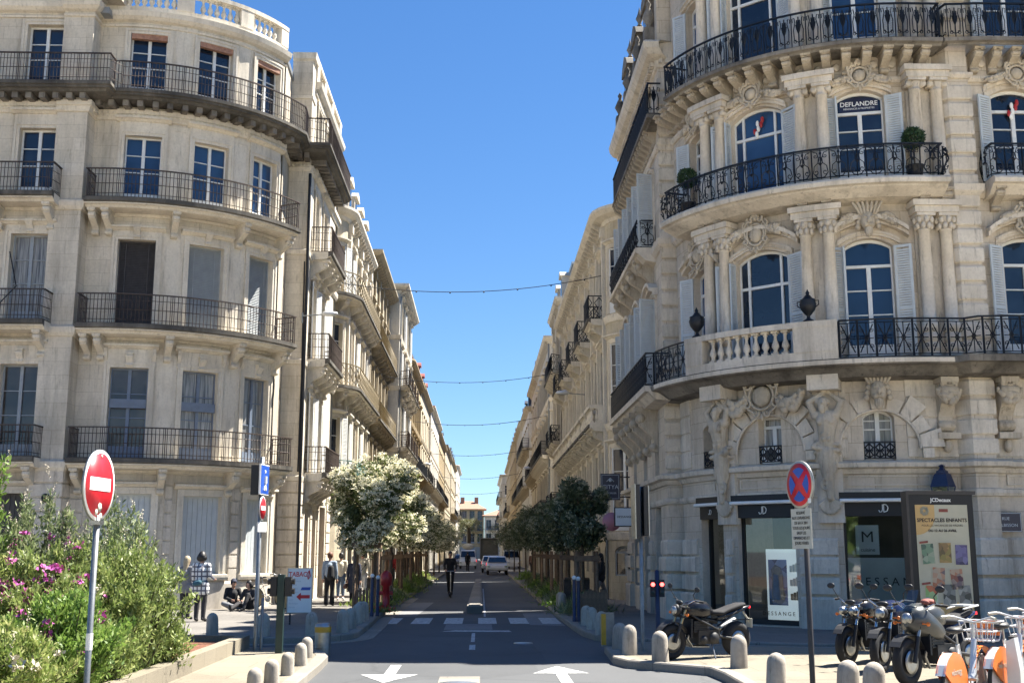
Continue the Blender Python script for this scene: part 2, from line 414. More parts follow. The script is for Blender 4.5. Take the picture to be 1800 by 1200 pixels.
def copy_tree(o, loc, rz=None, label=None, group=None, sc=None):
    tree = CH.get(o.name)
    if tree is None:
        tree = [(c, kids(c)) for c in kids(o)]; CH[o.name] = tree
    r = o.copy(); COL.objects.link(r); r.location = loc
    if rz is not None: r.rotation_euler = (0,0,rz)
    if sc: r.scale = (sc,)*3 if not isinstance(sc, tuple) else sc
    if label: r['label'] = label
    if group: r['group'] = group
    for c, gs in tree:
        d = c.copy(); COL.objects.link(d); d.parent = r
        for g in gs:
            e = g.copy(); COL.objects.link(e); e.parent = d
    return r
def text(name, s, size, mat, parent, loc, rot, ext=.003, align='CENTER', sx=1.0, bold=0.0):
    c = bpy.data.curves.new(name, 'FONT'); c.body = s; c.size = size; c.extrude = ext; c.align_x = align; c.align_y = 'CENTER'
    c.resolution_u = 3; c.offset = bold
    t = bpy.data.objects.new('tmp', c); COL.objects.link(t)
    dg = bpy.context.evaluated_depsgraph_get(); me = bpy.data.meshes.new_from_object(t.evaluated_get(dg)); me.name = name
    bpy.data.objects.remove(t); me.materials.clear(); me.materials.append(MT[mat])
    o = bpy.data.objects.new(name, me); COL.objects.link(o); o.parent = parent; o.location = loc; o.rotation_euler = rot; o.scale = (sx,1,1)
    return o
def npmesh(name, V, F, mat, parent=None, loc=(0,0,0)):
    """V (n,3), F (m,4) quads"""
    me = bpy.data.meshes.new(name); n, m = len(V), len(F)
    me.vertices.add(n); me.vertices.foreach_set('co', V.astype(np.float32).ravel())
    me.loops.add(m*4); me.loops.foreach_set('vertex_index', F.astype(np.int32).ravel())
    me.polygons.add(m); me.polygons.foreach_set('loop_start', np.arange(0, m*4, 4, dtype=np.int32))
    me.polygons.foreach_set('loop_total', np.full(m, 4, dtype=np.int32))
    me.materials.append(MT[mat]); me.update(calc_edges=True)
    o = bpy.data.objects.new(name, me); COL.objects.link(o); o.parent = parent; o.location = loc
    return o
def leaves(P, L, W, rg, up=.3, D=None):
    """folded leaf quads at points P: length L, width W; random direction, biased up (or along D)"""
    n = len(P); d = rg.normal(size=(n,3)); d[:,2] += up
    if D is not None: d = d*.55 + D
    d /= np.linalg.norm(d, axis=1)[:,None]
    q = rg.normal(size=(n,3)); q -= (q*d).sum(1)[:,None]*d; q /= np.linalg.norm(q, axis=1)[:,None]
    l = L*(.65+.7*rg.random(n))[:,None]; wd = W*(.7+.6*rg.random(n))[:,None]; nn = np.cross(d, q)
    a = P; b = P + d*l*.45 + q*wd*.5 + nn*wd*.12; c = P + d*l; e = P + d*l*.45 - q*wd*.5 + nn*wd*.12
    V = np.stack([a,b,c,e], 1).reshape(-1,3); F = np.arange(4*n).reshape(-1,4)
    return V, F
# ------------------------------------------------------------ facade paths: s along the wall, off outward, z up
class Path:
    def __init__(s, pts, closed=False):
        P = [pts[0]]
        for p in pts[1:]:
            if math.hypot(p[0]-P[-1][0], p[1]-P[-1][1]) > 1e-4: P.append(p)
        s.p = P; s.s = [0]
        for a, b in zip(P, P[1:]): s.s.append(s.s[-1] + math.hypot(b[0]-a[0], b[1]-a[1]))
        s.L = s.s[-1]; n = len(P); s.sn = []
        for a, b in zip(P, P[1:]):
            l = math.hypot(b[0]-a[0], b[1]-a[1]); s.sn.append(((b[1]-a[1])/l, -(b[0]-a[0])/l))
        s.vn = []
        for i in range(n):
            a = s.sn[max(i-1, 0)]; b = s.sn[min(i, n-2)]
            x, y = a[0]+b[0], a[1]+b[1]; l = math.hypot(x, y) or 1; x, y = x/l, y/l
            k = 1/max(.35, x*a[0]+y*a[1]); s.vn.append((x*k, y*k))
    def seg(s, t):
        for i in range(len(s.sn)-1):
            if t < s.s[i+1]: return i
        return len(s.sn)-1
    def M(s, t, off=0, z=0):
        i = s.seg(t); u = (t-s.s[i])/(s.s[i+1]-s.s[i]); a, b = s.p[i], s.p[i+1]; v, q = s.vn[i], s.vn[i+1]
        uu = min(1, max(0, u))
        return (a[0]+(b[0]-a[0])*u + (v[0]*(1-uu)+q[0]*uu)*off, a[1]+(b[1]-a[1])*u + (v[1]*(1-uu)+q[1]*uu)*off, z)
    def frame(s, t, off=0, z=0):
        i = s.seg(t); n = s.sn[i]; return s.M(t, off, z), atan2(n[0], -n[1])
    def cuts(s, a, b, step=None):
        c = {round(a,5), round(b,5)} | {round(x,5) for x in s.s if a+1e-4 < x < b-1e-4}
        c = sorted(c)
        if step:
            out = []
            for x, y in zip(c, c[1:]):
                k = max(1, int((y-x)/step)); out += [x+(y-x)*i/k for i in range(k)]
            c = out+[c[-1]]
        return c
    def sub(s, a, b, off=0, returns=True, base=0):
        pts = []
        if returns: pts.append(s.M(a, base)[:2])
        pts += [s.M(t, off)[:2] for t in s.cuts(a, b)]
        if returns: pts.append(s.M(b, base)[:2])
        return Path(pts)
def arcpts(cx, cy, r, a0, a1, n=16):
    return [(cx + r*sin(R(a0+(a1-a0)*i/n)), cy - r*cos(R(a0+(a1-a0)*i/n))) for i in range(n+1)]
def sweep(mb, P, a, b, prof, mi=0, cap=True):
    """closed profile [(off,z)] swept along the path"""
    c = P.cuts(a, b); n = len(prof); vs = []
    for t in c:
        for o, z in prof: vs.append(P.M(t, o, z))
    ar = sum(prof[i][0]*prof[(i+1) % n][1]-prof[(i+1) % n][0]*prof[i][1] for i in range(n))
    fs = []
    for i in range(len(c)-1):
        for k in range(n):
            j = (k+1) % n; f = (i*n+k, (i+1)*n+k, (i+1)*n+j, i*n+j); fs.append(f if ar < 0 else f[::-1])
    if cap:
        e = tuple(range(n)); g = tuple((len(c)-1)*n+k for k in range(n))
        fs += [e, g[::-1]] if ar < 0 else [e[::-1], g]
    mb.add(vs, fs, mi)
def pbox(mb, P, sc, w, o0, o1, z0, z1, mi=0):
    sweep(mb, P, sc-w/2, sc+w/2, [(o0,z0),(o1,z0),(o1,z1),(o0,z1)], mi)
def local(P, sc, off=0, z=0):
    (x, y, zz), a = P.frame(sc, off, z); c, s_ = cos(a), sin(a)
    # local x along the wall, y INTO the wall, z up
    return lambda u, v, h: (x + u*c - v*s_, y + u*s_ + v*c, zz + h)
def arcz(u, w, rise):
    """height above the springing of a segmental arch, u from its middle"""
    if rise <= 0: return 0
    r = (w*w/4 + rise*rise)/(2*rise); return sqrt(max(0, r*r-u*u)) - (r-rise)
def wall(P, a, b, z0, z1, ops=(), depth=.28, reveal=1, back=False):
    """wall strip with real openings: ops = (s, w, zb, zt, rise)"""
    mb = MB(); ss = set(P.cuts(a, b, .6)); zs = {z0, z1}
    for (c, w, zb, zt, rise) in ops:
        k = 10 if rise > 0 else 1
        for i in range(k+1): ss.add(c-w/2+w*i/k)
        zs |= {zb, zt, zt-rise}
    def uniq(q):
        out = []
        for x in sorted(q):
            if not out or x-out[-1] > 1e-4: out.append(x)
        return out
    ss = uniq(x for x in ss if a-1e-6 <= x <= b+1e-6); zs = uniq(x for x in zs if z0-1e-6 <= x <= z1+1e-6)
    def Q(s0, s1, za, zb, zc, zd, o=0):  # za,zb bottom at s0,s1 ; zc,zd top at s1,s0
        mb.quad(P.M(s0,o,za), P.M(s1,o,zb), P.M(s1,o,zc), P.M(s0,o,zd), 0, ((s0,za),(s1,zb),(s1,zc),(s0,zd)))
    for s0, s1 in zip(ss, ss[1:]):
        m = (s0+s1)/2; cover = [o for o in ops if abs(m-o[0]) < o[1]/2]
        for za, zb in zip(zs, zs[1:]):
            zm = (za+zb)/2; hit = None
            for o in cover:
                if o[2] < zm < o[3]: hit = o
            if not hit: Q(s0, s1, za, za, zb, zb)
            elif hit[4] > 0 and zm > hit[3]-hit[4]:
                sp = hit[3]-hit[4]; h0 = sp+arcz(s0-hit[0], hit[1], hit[4]); h1 = sp+arcz(s1-hit[0], hit[1], hit[4])
                a0, a1 = max(za, min(zb, h0)), max(za, min(zb, h1))
                if a0 < zb-1e-5 or a1 < zb-1e-5: Q(s0, s1, a0, a1, zb, zb)
    for (c, w, zb, zt, rise) in ops:
        l, r = c-w/2, c+w/2; sp = zt-rise; d = -depth
        def RV(p, q, r_, t):
            mb.quad(p, q, r_, t, reveal if reveal == 1 else 0, ((.3,.2),(.4,.2),(.4,.25),(.3,.25)))
        RV(P.M(l,0,zb), P.M(l,0,sp), P.M(l,d,sp), P.M(l,d,zb)); RV(P.M(r,0,sp), P.M(r,0,zb), P.M(r,d,zb), P.M(r,d,sp))
        RV(P.M(r,0,zb), P.M(l,0,zb), P.M(l,d,zb), P.M(r,d,zb))
        k = 10 if rise > 0 else 1
        for i in range(k):
            u0, u1 = l+w*i/k, l+w*(i+1)/k; h0, h1 = sp+arcz(u0-c, w, rise), sp+arcz(u1-c, w, rise)
            RV(P.M(u0,0,h0), P.M(u1,0,h1), P.M(u1,d,h1), P.M(u0,d,h0))
    return mb
# ------------------------------------------------------------ windows (shared meshes)
WC = {}
def rect_frame(mb, x0, x1, z0, z1, t, y0, y1, mi=0):
    mb.box(x0, x0+t, y0, y1, z0, z1, mi); mb.box(x1-t, x1, y0, y1, z0, z1, mi)
    mb.box(x0+t, x1-t, y0, y1, z0, z0+t, mi); mb.box(x0+t, x1-t, y0, y1, z1-t, z1, mi)
def win_meshes(w, h, rise, kind, fmat):
    key = (round(w,2), round(h,2), round(rise,2), kind, fmat)
    if key in WC: return WC[key]
    mb = MB(); sp = h-rise; t = .055; x = w/2
    top = h if rise == 0 else sp
    mb.box(-x, -x+t, 0, .07, 0, top); mb.box(x-t, x, 0, .07, 0, top); mb.box(-x+t, x-t, 0, .07, 0, t)
    if rise == 0: mb.box(-x+t, x-t, 0, .07, h-t, h)
    else:
        k = 10
        for i in range(k):
            u0, u1 = -x+w*i/k, -x+w*(i+1)/k; a, b = sp+arcz(u0,w,rise), sp+arcz(u1,w,rise)
            mb.add([(u0,0,a-t*1.3),(u1,0,b-t*1.3),(u1,0,b),(u0,0,a),(u0,.07,a-t*1.3),(u1,.07,b-t*1.3),(u1,.07,b),(u0,.07,a)],
                   [(0,1,2,3),(0,4,5,1),(3,2,6,7)])
    if kind in ('tall', 'transom', 'wide', 'single'):
        zt = h*.78 if kind != 'tall' else h-t
        if kind == 'wide': zt = h*.70
        if kind != 'tall': mb.box(-x+t, x-t, -.01, .07, zt-.035, zt+.035)
        if kind == 'wide':
            for sx in (-1, 1): mb.box(sx*x*.62-.03, sx*x*.62+.03, -.006, .07, t, h-t-(rise*.35))
        else: mb.box(-.05, .05, -.015, .07, t, zt-.035 if kind != 'tall' else zt)
        if kind in ('tall', 'transom'):
            for sx in (-1, 1):
                a, b = (t, x-t) if sx > 0 else (-x+t, -t); a2, b2 = min(a, b), max(a, b)
                nb = 2 if kind == 'tall' else 2
                for i in range(1, nb+1):
                    zz = .55+(zt-.55)*i/(nb+1); mb.box(a2+.002, b2-.002, .006, .05, zz-.014, zz+.014)
                mb.box(a2+.002, b2-.002, .003, .06, t, .42)     # solid lower panel of the leaf
                mb.box(a2+.07, b2-.07, -.006, .003, t+.08, .36)
        if kind == 'wide':
            mb.box(-x*.62+.03, x*.62-.03, .004, .06, t, .3)
    elif kind == 'panel':      # closed plank shutters over the opening
        n = max(3, int(w/.16))
        for i in range(n): mb.box(-x+t+(w-2*t)*i/n+.006, -x+t+(w-2*t)*(i+1)/n-.006, .01, .05, t, top-t)
        mb.box(-x+t, x-t, .05, .06, t, top-t)
    elif kind == 'blind':      # lowered wooden slat blind
        n = int(h/.055)
        for i in range(n):
            z = .05+i*.055
            if z < top-.02: mb.add([(-x+t,.0,z),(x-t,.0,z),(x-t,.03,z+.05),(-x+t,.03,z+.05)], [(0,1,2,3)])
        mb.box(-x+t, x-t, .035, .05, .05, top-t)
        for sx in (-.6, .6): mb.box(x*sx-.01, x*sx+.01, -.008, -.002, .05, top)
    f = mb.mesh('window', [fmat]); f.materials[0] = MT[fmat]
    pb = MB()
    if rise == 0: pb.add([(-x+.02,.045,.02),(x-.02,.045,.02),(x-.02,.045,h-.02),(-x+.02,.045,h-.02)], [(0,1,2,3)])
    else:
        vs = [(-x+.02,.045,.02),(x-.02,.045,.02)]+[(-(-x+w*i/10)*.97,.045,sp+arcz(-x+w*i/10,w,rise)-.02) for i in range(11)]
        pb.add(vs, [tuple(range(len(vs)))])
    WC[key] = (f, pb, {}); return WC[key]
def window(par, P, s, w, zb, zt, rise=0, kind='tall', fmat='paint_white', glass='glass_dark', depth=.2, pane=True, name='window'):
    f, pb, pc = win_meshes(w, zt-zb, rise, kind, fmat); (x, y, z), a = P.frame(s, -depth, zb)
    o = bpy.data.objects.new(name, f); COL.objects.link(o); o.parent = par; b = wloc(par)
    o.location = (x-b[0], y-b[1], z-b[2]); o.rotation_euler = (0,0,a)
    if pane and kind not in ('panel', 'blind'):
        if glass not in pc: pc[glass] = pb.mesh('pane', [glass])
        q = bpy.data.objects.new('pane', pc[glass]); COL.objects.link(q); q.parent = o
    return o
SC = {}
def shutter(par, P, s, w, zb, zt, side, ang, mat='shutter_pale', off=0.03):
    """open louvred shutter leaf hinged at the jamb, swung outward by ang degrees from the wall"""
    h = zt-zb; key = (round(w,2), round(h,2), mat, side)
    if key not in SC:
        mb = MB(); x0, x1 = (0, w) if side > 0 else (-w, 0)
        rect_frame(mb, x0, x1, 0, h, .06, -.02, .02); mb.box(x0+.06, x1-.06, -.02, .02, h*.45-.03, h*.45+.03)
        n = int(h/.06)
        for i in range(n):
            z = .06+i*.06
            if z < h-.1: mb.box(x0+.06, x1-.06, -.013, .013, z, z+.042)
        SC[key] = mb.mesh('shutter', [mat])
    (x, y, z), a = P.frame(s, off, zb)
    o = bpy.data.objects.new('shutter', SC[key]); COL.objects.link(o); o.parent = par; b = wloc(par)
    o.location = (x-b[0], y-b[1], z-b[2]); o.rotation_euler = (0, 0, a - side*R(ang)); return o
# ------------------------------------------------------------ ironwork
def scroll2d(cx, cz, r0, r1, a0, turns, n=12):
    return [(cx+(r0+(r1-r0)*i/n)*cos(a0+turns*2*pi*i/n), cz+(r0+(r1-r0)*i/n)*sin(a0+turns*2*pi*i/n)) for i in range(n+1)]
def motif(kind, w, h):
    """one railing panel in (x along, z up)"""
    L = []
    if kind == 'bars':
        n = max(2, round(w/.108))
        for i in range(n): L.append(([(-w/2+w*(i+.5)/n, 0), (-w/2+w*(i+.5)/n, h)], .0115))
        for z in (h*.13, h*.80): L.append(([(-w/2, z), (w/2, z)], .010))
        L.append(([(-w/2, h*.48), (w/2, h*.48)], .013))
    elif kind == 'scroll':      # heart scrolls round a leaf stem
        L.append(([(-w/2, 0), (-w/2, h)], .012)); L.append(([(0, .05*h), (0, .95*h)], .010))
        for sx in (-1, 1):
            a = scroll2d(0, 0, .02, w*.17, 0, 1.15); L.append(([(sx*(w*.25)+sx*x, h*.24+z) for x, z in a], .0075))
            b = scroll2d(0, 0, .015, w*.13, pi, -1.1); L.append(([(sx*(w*.26)+sx*x, h*.74+z) for x, z in b], .0075))
            L.append(([(0, h*.08), (sx*w*.2, h*.10), (sx*w*.40, h*.22), (sx*w*.34, h*.42), (sx*w*.12, h*.52), (sx*w*.06, h*.62), (sx*w*.2, h*.86), (sx*w*.42, h*.9)], .0085))
            L.append(([(0, h*.44), (sx*w*.12, h*.52), (sx*w*.10, h*.64), (0, h*.72)], .009))
        L.append(([(-.02, h*.5), (.02, h*.5)], .022)); L.append(([(0, h*.80), (0, h*.88)], .02))
        L.append(([(-w/2, h*.08), (w/2, h*.08)], .007)); L.append(([(-w/2, h*.93), (w/2, h*.93)], .007))
    elif kind == 'lyre':        # pointed lyres with palmette, top balcony
        L.append(([(-w/2, 0), (-w/2, h)], .010))
        for sx in (-1, 1):
            L.append(([(0, h*.12), (sx*w*.30, h*.20), (sx*w*.34, h*.5), (sx*w*.22, h*.72), (sx*w*.28, h*.88), (sx*w*.42, h*.86), (sx*w*.40, h*.74)], .009))
            a = scroll2d(0, 0, .015, w*.14, pi/2, 1.1); L.append(([(sx*(w*.24)+sx*x, h*.15+z) for x, z in a], .0075))
            L.append(([(0, h*.40), (sx*w*.10, h*.52), (sx*w*.16, h*.66)], .013)); L.append(([(0, h*.52), (sx*w*.10, h*.66), (sx*w*.10, h*.8)], .012))
        L.append(([(0, .02), (0, h*.9)], .012)); L.append(([(0, h*.55), (0, h*.74)], .022))
    elif kind == 'cross':       # level one: dense star and scrolls
        L.append(([(-w/2, 0), (-w/2, h)], .013)); L.append(([(-w*.44, 0), (-w*.44, h)], .007))
        for sx in (-1, 1):
            for sz in (-1, 1):
                L.append(([(0, h*.5), (sx*w*.36, h*.5+sz*h*.38)], .010))
                a = scroll2d(0, 0, .015, w*.13, 0, 1.1); L.append(([(sx*w*.25+sx*x, h*.5+sz*h*.22+sz*z) for x, z in a], .008))
            L.append(([(sx*w*.03, h*.5), (sx*w*.38, h*.5)], .008))
        L.append(([(0, h*.08), (0, h*.92)], .009)); L.append(([(x*.9, h*.5+z*.9) for x, z in scroll2d(0, 0, w*.12, w*.12, 0, 1)], .010))
        L.append(([(-w/2, h*.06), (w/2, h*.06)], .008)); L.append(([(-w/2, h*.93), (w/2, h*.93)], .008))
    elif kind == 'cast':        # simple cast scroll panels of the street balconies
        L.append(([(-w/2, 0), (-w/2, h)], .012))
        for sx in (-1, 1):
            L.append(([(0, h*.05), (sx*w*.38, h*.2), (sx*w*.1, h*.45), (sx*w*.38, h*.7), (0, h*.95)], .014))
            L.append(([(sx*x+sx*w*.2, z+h*.5) for x, z in scroll2d(0, 0, .02, w*.14, 0, 1.1, 8)], .010))
        L.append(([(0, 0), (0, h)], .010))
    mb = MB()
    for pts, r in L: mb.tube([(x, 0, z) for x, z in pts], r*(1 if kind == 'bars' else 1.4), 4, smooth=False, cap=False)
    return mb
def belly(z, h, amt): return amt*sin(pi*min(1, max(0, z/h*.85+.02)))*(1.2-z/h*.7)
def railing(P, z, h, kind, pw, mats, par, amt=0, name='railing', P0=None):
    """railing over the whole of path P"""
    mb = MB(); n = max(1, round(P.L/pw)); w = P.L/n; pm = motif(kind, w, h-.06)
    for i in range(n):
        sc = w*(i+.5)
        mb.merge(pm, lambda x, y, zz: P.M(sc+x, belly(zz, h, amt)+y, z+.03+zz))

    sweep(mb, P, 0, P.L, [(-.028, z+h-.035), (.028, z+h-.035), (.028, z+h), (-.028, z+h)])
    sweep(mb, P, 0, P.L, [(-.016, z+.015), (.016, z+.015), (.016, z+.04), (-.016, z+.04)])
    for i in range(0, n+1, 3 if pw < .6 else 2):
        sc = min(P.L-.01, max(.01, w*i))
        mb.tube([P.M(sc, belly(q, h, amt), z+q) for q in ([0, h] if amt == 0 else [0, h*.2, h*.4, h*.6, h*.8, h])], .014, 4, smooth=False, cap=False)
    return mb.build(name, mats, par)
def slab(par, P, a, b, off, z, th=.2, mat='stone_pale_trim', edge=None, name='balcony', lip=.06):
    mb = MB()
    prof = [(0, z-th*1.5), (off-.22, z-th*1.35), (off-.16, z-th), (off-lip, z-th*.9), (off-lip, z-th*.6), (off, z-th*.5), (off, z), (0, z)]
    sweep(mb, P, a, b, prof)
    return mb.build(name, mat, par)
def console_mesh(d, h, w, fancy=1):
    """scroll bracket: y<0 is outward; top at z=0"""
    mb = MB(); pts = []
    pts.append((0, 0)); pts.append((-d, 0)); pts.append((-d, -h*.14))
    for i in range(7):
        a = pi/2 - pi*i/6; pts.append((-d*.86-d*.13*cos(a)*0.9, -h*.25+h*.11*sin(a)))
    for i in range(1, 8):
        t = i/8; pts.append((-d*(.80*(1-t)**1.3+.20), -h*(.36+.40*t)))
    for i in range(6):
        a = pi/2-pi*i/5; pts.append((-d*.22-d*.12*cos(a), -h*.88+h*.10*sin(a)))
    pts.append((0, -h))
    n = len(pts)
    def ex(w0, w1, k=1.0):
        vs = [(w0, y*k, z) for y, z in pts]+[(w1, y*k, z) for y, z in pts]
        mb.add(vs, [tuple(range(n))[::-1], tuple(range(n, 2*n))]+[(i, (i+1) % n, (i+1) % n+n, i+n) for i in range(n)])
    ex(-w/2, w/2)
    if fancy:
        mb.box(-w*.62, w*.62, -d*1.06, 0, -h*.10, 0.0)
        mb.lathe([(0,-w*.56),(h*.10,-w*.56),(h*.10,w*.56),(0,w*.56)], (0, -d*.80, -h*.25), 10, axis='X')
        mb.lathe([(0,-w*.54),(h*.08,-w*.54),(h*.08,w*.54),(0,w*.54)], (0, -d*.22, -h*.88), 8, axis='X')
        mb.box(-w*.16, w*.16, -d*1.0, -d*.3, -h*.16, -h*.10)
    return mb
BC = {}
def consoles(par, P, ss, off0, z, d, h, w, mat, name='bracket', sep=False, fancy=1):
    key = (d, h, w, fancy)
    if key not in BC: BC[key] = console_mesh(d, h, w, fancy)
    if sep:
        k2 = (key, mat)
        if k2 not in BC: BC[k2] = BC[key].mesh(name, [mat])
        b = wloc(par)
        for s in ss:
            (x, y, zz), a = P.frame(s, off0, z); o = bpy.data.objects.new(name, BC[k2]); COL.objects.link(o)
            o.parent = par; o.location = (x-b[0], y-b[1], zz-b[2]); o.rotation_euler = (0,0,a)
        return
    mb = MB()
    for s in ss: mb.merge(BC[key], local(P, s, off0, z))
    return mb.build(name, mat, par)
def surround(mb, P, s, w, zb, zt, t=.16, o=.06, hood=0, rise=0, key=False, ears=True):
    """moulded architrave round an opening, optional hood on top"""
    if rise == 0:
        for k, (tt, oo) in enumerate(((t, o), (t*.45, o*1.6))):
            pbox(mb, P, s-w/2-t+tt/2, tt, 0, oo, zb, zt+t-(0 if k == 0 else .004)); pbox(mb, P, s+w/2+t-tt/2, tt, 0, oo, zb, zt+t-(0 if k == 0 else .004))
        sweep(mb, P, s-w/2, s+w/2, [(0,zt),(o,zt),(o,zt+t),(0,zt+t)])
        sweep(mb, P, s-w/2-t+.01, s+w/2+t-.01, [(0,zt+t*.55),(o*1.5,zt+t*.55),(o*1.5,zt+t*.97),(0,zt+t*.97)])
    if hood:
        e = t+.10; z = zt+t+(hood if hood > .05 else .02)
        sweep(mb, P, s-w/2-t, s+w/2+t, [(0,zt+t+.002),(.05,zt+t+.002),(.05,z),(0,z)])
        sweep(mb, P, s-w/2-e, s+w/2+e, [(0,z-.02),(.10,z),(.16,z+.05),(.24,z+.07),(.24,z+.13),(0,z+.18)])
        if hood > .3:
            for sx in (-1, 1): mb.merge(BC.setdefault('sc', console_mesh(.18, .55, .11, 0)), local(P, s+sx*(w/2+t-.03), 0.0, z-.01))
    if key: mb.merge(BC.setdefault('key', console_mesh(.16, .42, .20, 1)), local(P, s, o, zt+t+.28))
def column(P, s, off, z0, z1, r, banded=True, cap='ionic', mb=None):
    mb = mb or MB(); T = local(P, s, off, 0); H_ = z1-z0; hh = .30 if cap == 'ionic' else .42
    prof = [(r*1.5,z0),(r*1.5,z0+.08),(r*1.35,z0+.10),(r*1.42,z0+.15),(r*1.2,z0+.18)]
    if banded:
        zb = z0+.18
        for i in range(2):
            prof += [(r*1.25,zb),(r*1.25,zb+.20),(r*1.02,zb+.205),(r*1.02,zb+.235)]; zb += .235
        prof += [(r*1.28,zb),(r*1.28,zb+.22),(r*1.05,zb+.25)]
    prof += [(r*1.02,z0+H_*.45),(r*.88,z1-hh),(r*1.02,z1-hh+.01),(r*1.02,z1-hh+.04),(r*.9,z1-hh+.05)]
    if cap == 'ionic': prof += [(r*1.0,z1-.18),(r*1.25,z1-.10),(r*1.25,z1-.09)]
    else: prof += [(r*.92,z1-.30),(r*1.15,z1-.2),(r*1.4,z1-.08)]
    base = MB(); base.lathe(prof, n=14)
    if cap == 'ionic':
        for sx in (-1, 1):
            base.lathe([(0,-r*1.0),(r*.55,-r*1.0),(r*.42,0),(r*.55,r*1.0),(0,r*1.0)], (sx*r*1.15, 0, z1-.14), 9, axis='Y')
    else:
        for k in range(8):
            a = k*pi/4+pi/8
            for lv in (0, 1): base.ball((r*1.2*cos(a+lv*.39)*(1+.18*lv), r*1.2*sin(a+lv*.39)*(1+.18*lv), z1-.30+.14*lv), .075, 6, sc=(.8,.8,1.2))
    base.box(-r*1.5, r*1.5, -r*1.5, r*1.5, z1-.075, z1)
    mb.merge(base, T); return mb
# ------------------------------------------------------------ ground
def sheet(name, poly, z, mat, th=None):
    mb = MB()
    if th is None: mb.add([(x, y, z) for x, y in poly], [tuple(range(len(poly)))])
    else: mb.flat(poly, z-th, z)
    return tag(mb.build(name, mat), kind='structure')
sheet('ground', [(-3000,-500),(3000,-500),(3000,4500),(-3000,4500)], -.004, 'asphalt')
sheet('bounce_plaza', [(-60,-90),(60,-90),(60,8),(-60,8)], .150, 'paving_bounce')  # unseen pale sheet added behind the camera to bounce sunlight onto the facades
sheet('road', [(-40,-40),(40,-40),(40,24.5),(2.5,24.5),(2.5,290),(-3.2,290),(-3.2,27.2),(-40,27.2)], 0.0, 'asphalt')
PZ = .13
LK = Path([(-40,24.7)]+arcpts(-4.4, 26.2, 1.65, 0, 88, 8)+[(-2.8,30),(-2.9,33),(-2.95,60),(-3.0,290)])
RK = Path([(2.3,290),(2.25,60),(2.25,34),(2.3,28.5),(2.36,26.5),(2.5,25.3),(2.9,24.5),(3.7,23.8),(6.2,22.7),(10,22.2),(40,21.6)])
LI = Path([(-2.3,-6),(-2.5,14),(-2.6,19),(-2.66,20.4),(-2.85,21.3),(-3.4,21.9),(-4.4,22.15),(-5.4,22.5),(-40,23.0)])
RI = Path([(40,21.0),(10,21.5),(6.1,21.9),(4.4,22.6),(3.4,23.1),(2.75,23.0),(2.4,22.4),(2.3,20.0),(2.45,19.4),(3.6,18.2),(3.65,17.4),(3.6,15.5),(4.4,11),(7,5),(40,-6)])
sheet('pavement', [p for p in LK.p]+[(-40,290)], PZ, 'paving', .3)
sheet('pavement', [p for p in RK.p]+[(40,290)], PZ, 'paving', .3)
sheet('traffic_island', [p for p in LI.p]+[(-40,-6)], PZ, 'paving_pale', .3)
sheet('traffic_island', [p for p in RI.p], PZ, 'paving_pale', .3)
for K in (LK, RK, LI, RI):
    mb = MB(); sweep(mb, K, 0, K.L, [(-.17,PZ-.01),(-.17,PZ+.006),(.012,PZ+.006),(.03,PZ-.015),(.03,-.05),(-.17,-.05)])
    tag(mb.build('kerb', 'kerb_stone'), kind='structure')
# concrete gutter strips beside the kerbs
for K, a, b in ((LK, 34.0, 60),):
    mb = MB(); sweep(mb, K, a, min(b, K.L), [(.028,-.02),(.028,.010),(.38,.008),(.38,-.02)]); tag(mb.build('gutter', 'kerb_stone'), kind='structure')
# planter edge wall and bed
mb = MB(); W = Path([(-4.15,-6),(-4.3,22.0),(-6,22.25),(-40,22.7)])
sweep(mb, W, 0, W.L, [(-.22,.1),(-.22,.36),(0,.36),(0,.1)]); tag(mb.build('planter_edge', 'paving_pale'), kind='structure')
sheet('flower_bed', [(-4.4,-6),(-4.5,21.85),(-6,22.0),(-40,22.4),(-40,-6)], .26, 'soil')
sheet('flower_bed_mulch', [(-4.55,14),(-4.55,21.7),(-9.5,21.9),(-9.5,14)], .272, 'mulch')
# road markings
def marking(name, polys, z=.006):
    mb = MB()
    for p in polys: mb.add([(x, y, z) for x, y in p], [tuple(range(len(p)))])
    return tag(mb.build(name, 'road_marking'), kind='structure')
zb = []
for x in (-2.72,-1.86,-.98,-.06,.80,1.66):
    zb.append([(x,31.1),(x+.50,31.1),(x+.50,33.8),(x,33.8)])
marking('zebra_crossing', zb)
def arrow(name, cx, cy, up, sc=1.0):
    s = 1 if up else -1
    P = [[(-.09,-1.3),(.09,-1.3),(.09,.2),(-.09,.2)], [(-.45,.2),(.45,.2),(0,1.35)]]
    marking(name, [[(cx+x*sc*(1 if up else -1), cy+y*s*sc) for x, y in p] for p in P])
arrow('road_arrow', -1.42, 18.7, False); arrow('road_arrow', 1.28, 18.4, True)
marking('lane_line', [[(-.22,23.0),(-.10,23.0),(-.10,24.2),(-.22,24.2)], [(-.20,25.0),(-.12,25.0),(-.12,27.6),(-.20,27.6)]])
marking('give_way_line', [[(-.95,28.2),(.75,28.0),(.70,28.5),(-.62,28.6)]])
marking('lane_line', [[(.10,34.5),(.16,34.5),(.16,60),(.10,60)]])
m_ = sheet('road_patch', [(-.62,14.2),(.0,14.2),(.0,18.2),(-.62,18.2)], .004, 'kerb_stone')
sheet('road_patch', [(1.3,30.6),(2.2,30.2),(2.2,36.5),(1.3,36.2)], .004, 'asphalt_light')
sheet('road_patch', [(-2.85,34.6),(-1.9,34.6),(-1.75,44),(-2.85,44)], .004, 'asphalt_light')
sheet('road_patch', [(-.9,28.8),(.3,28.8),(.3,31.0),(-.9,31.0)], .004, 'asphalt_light')
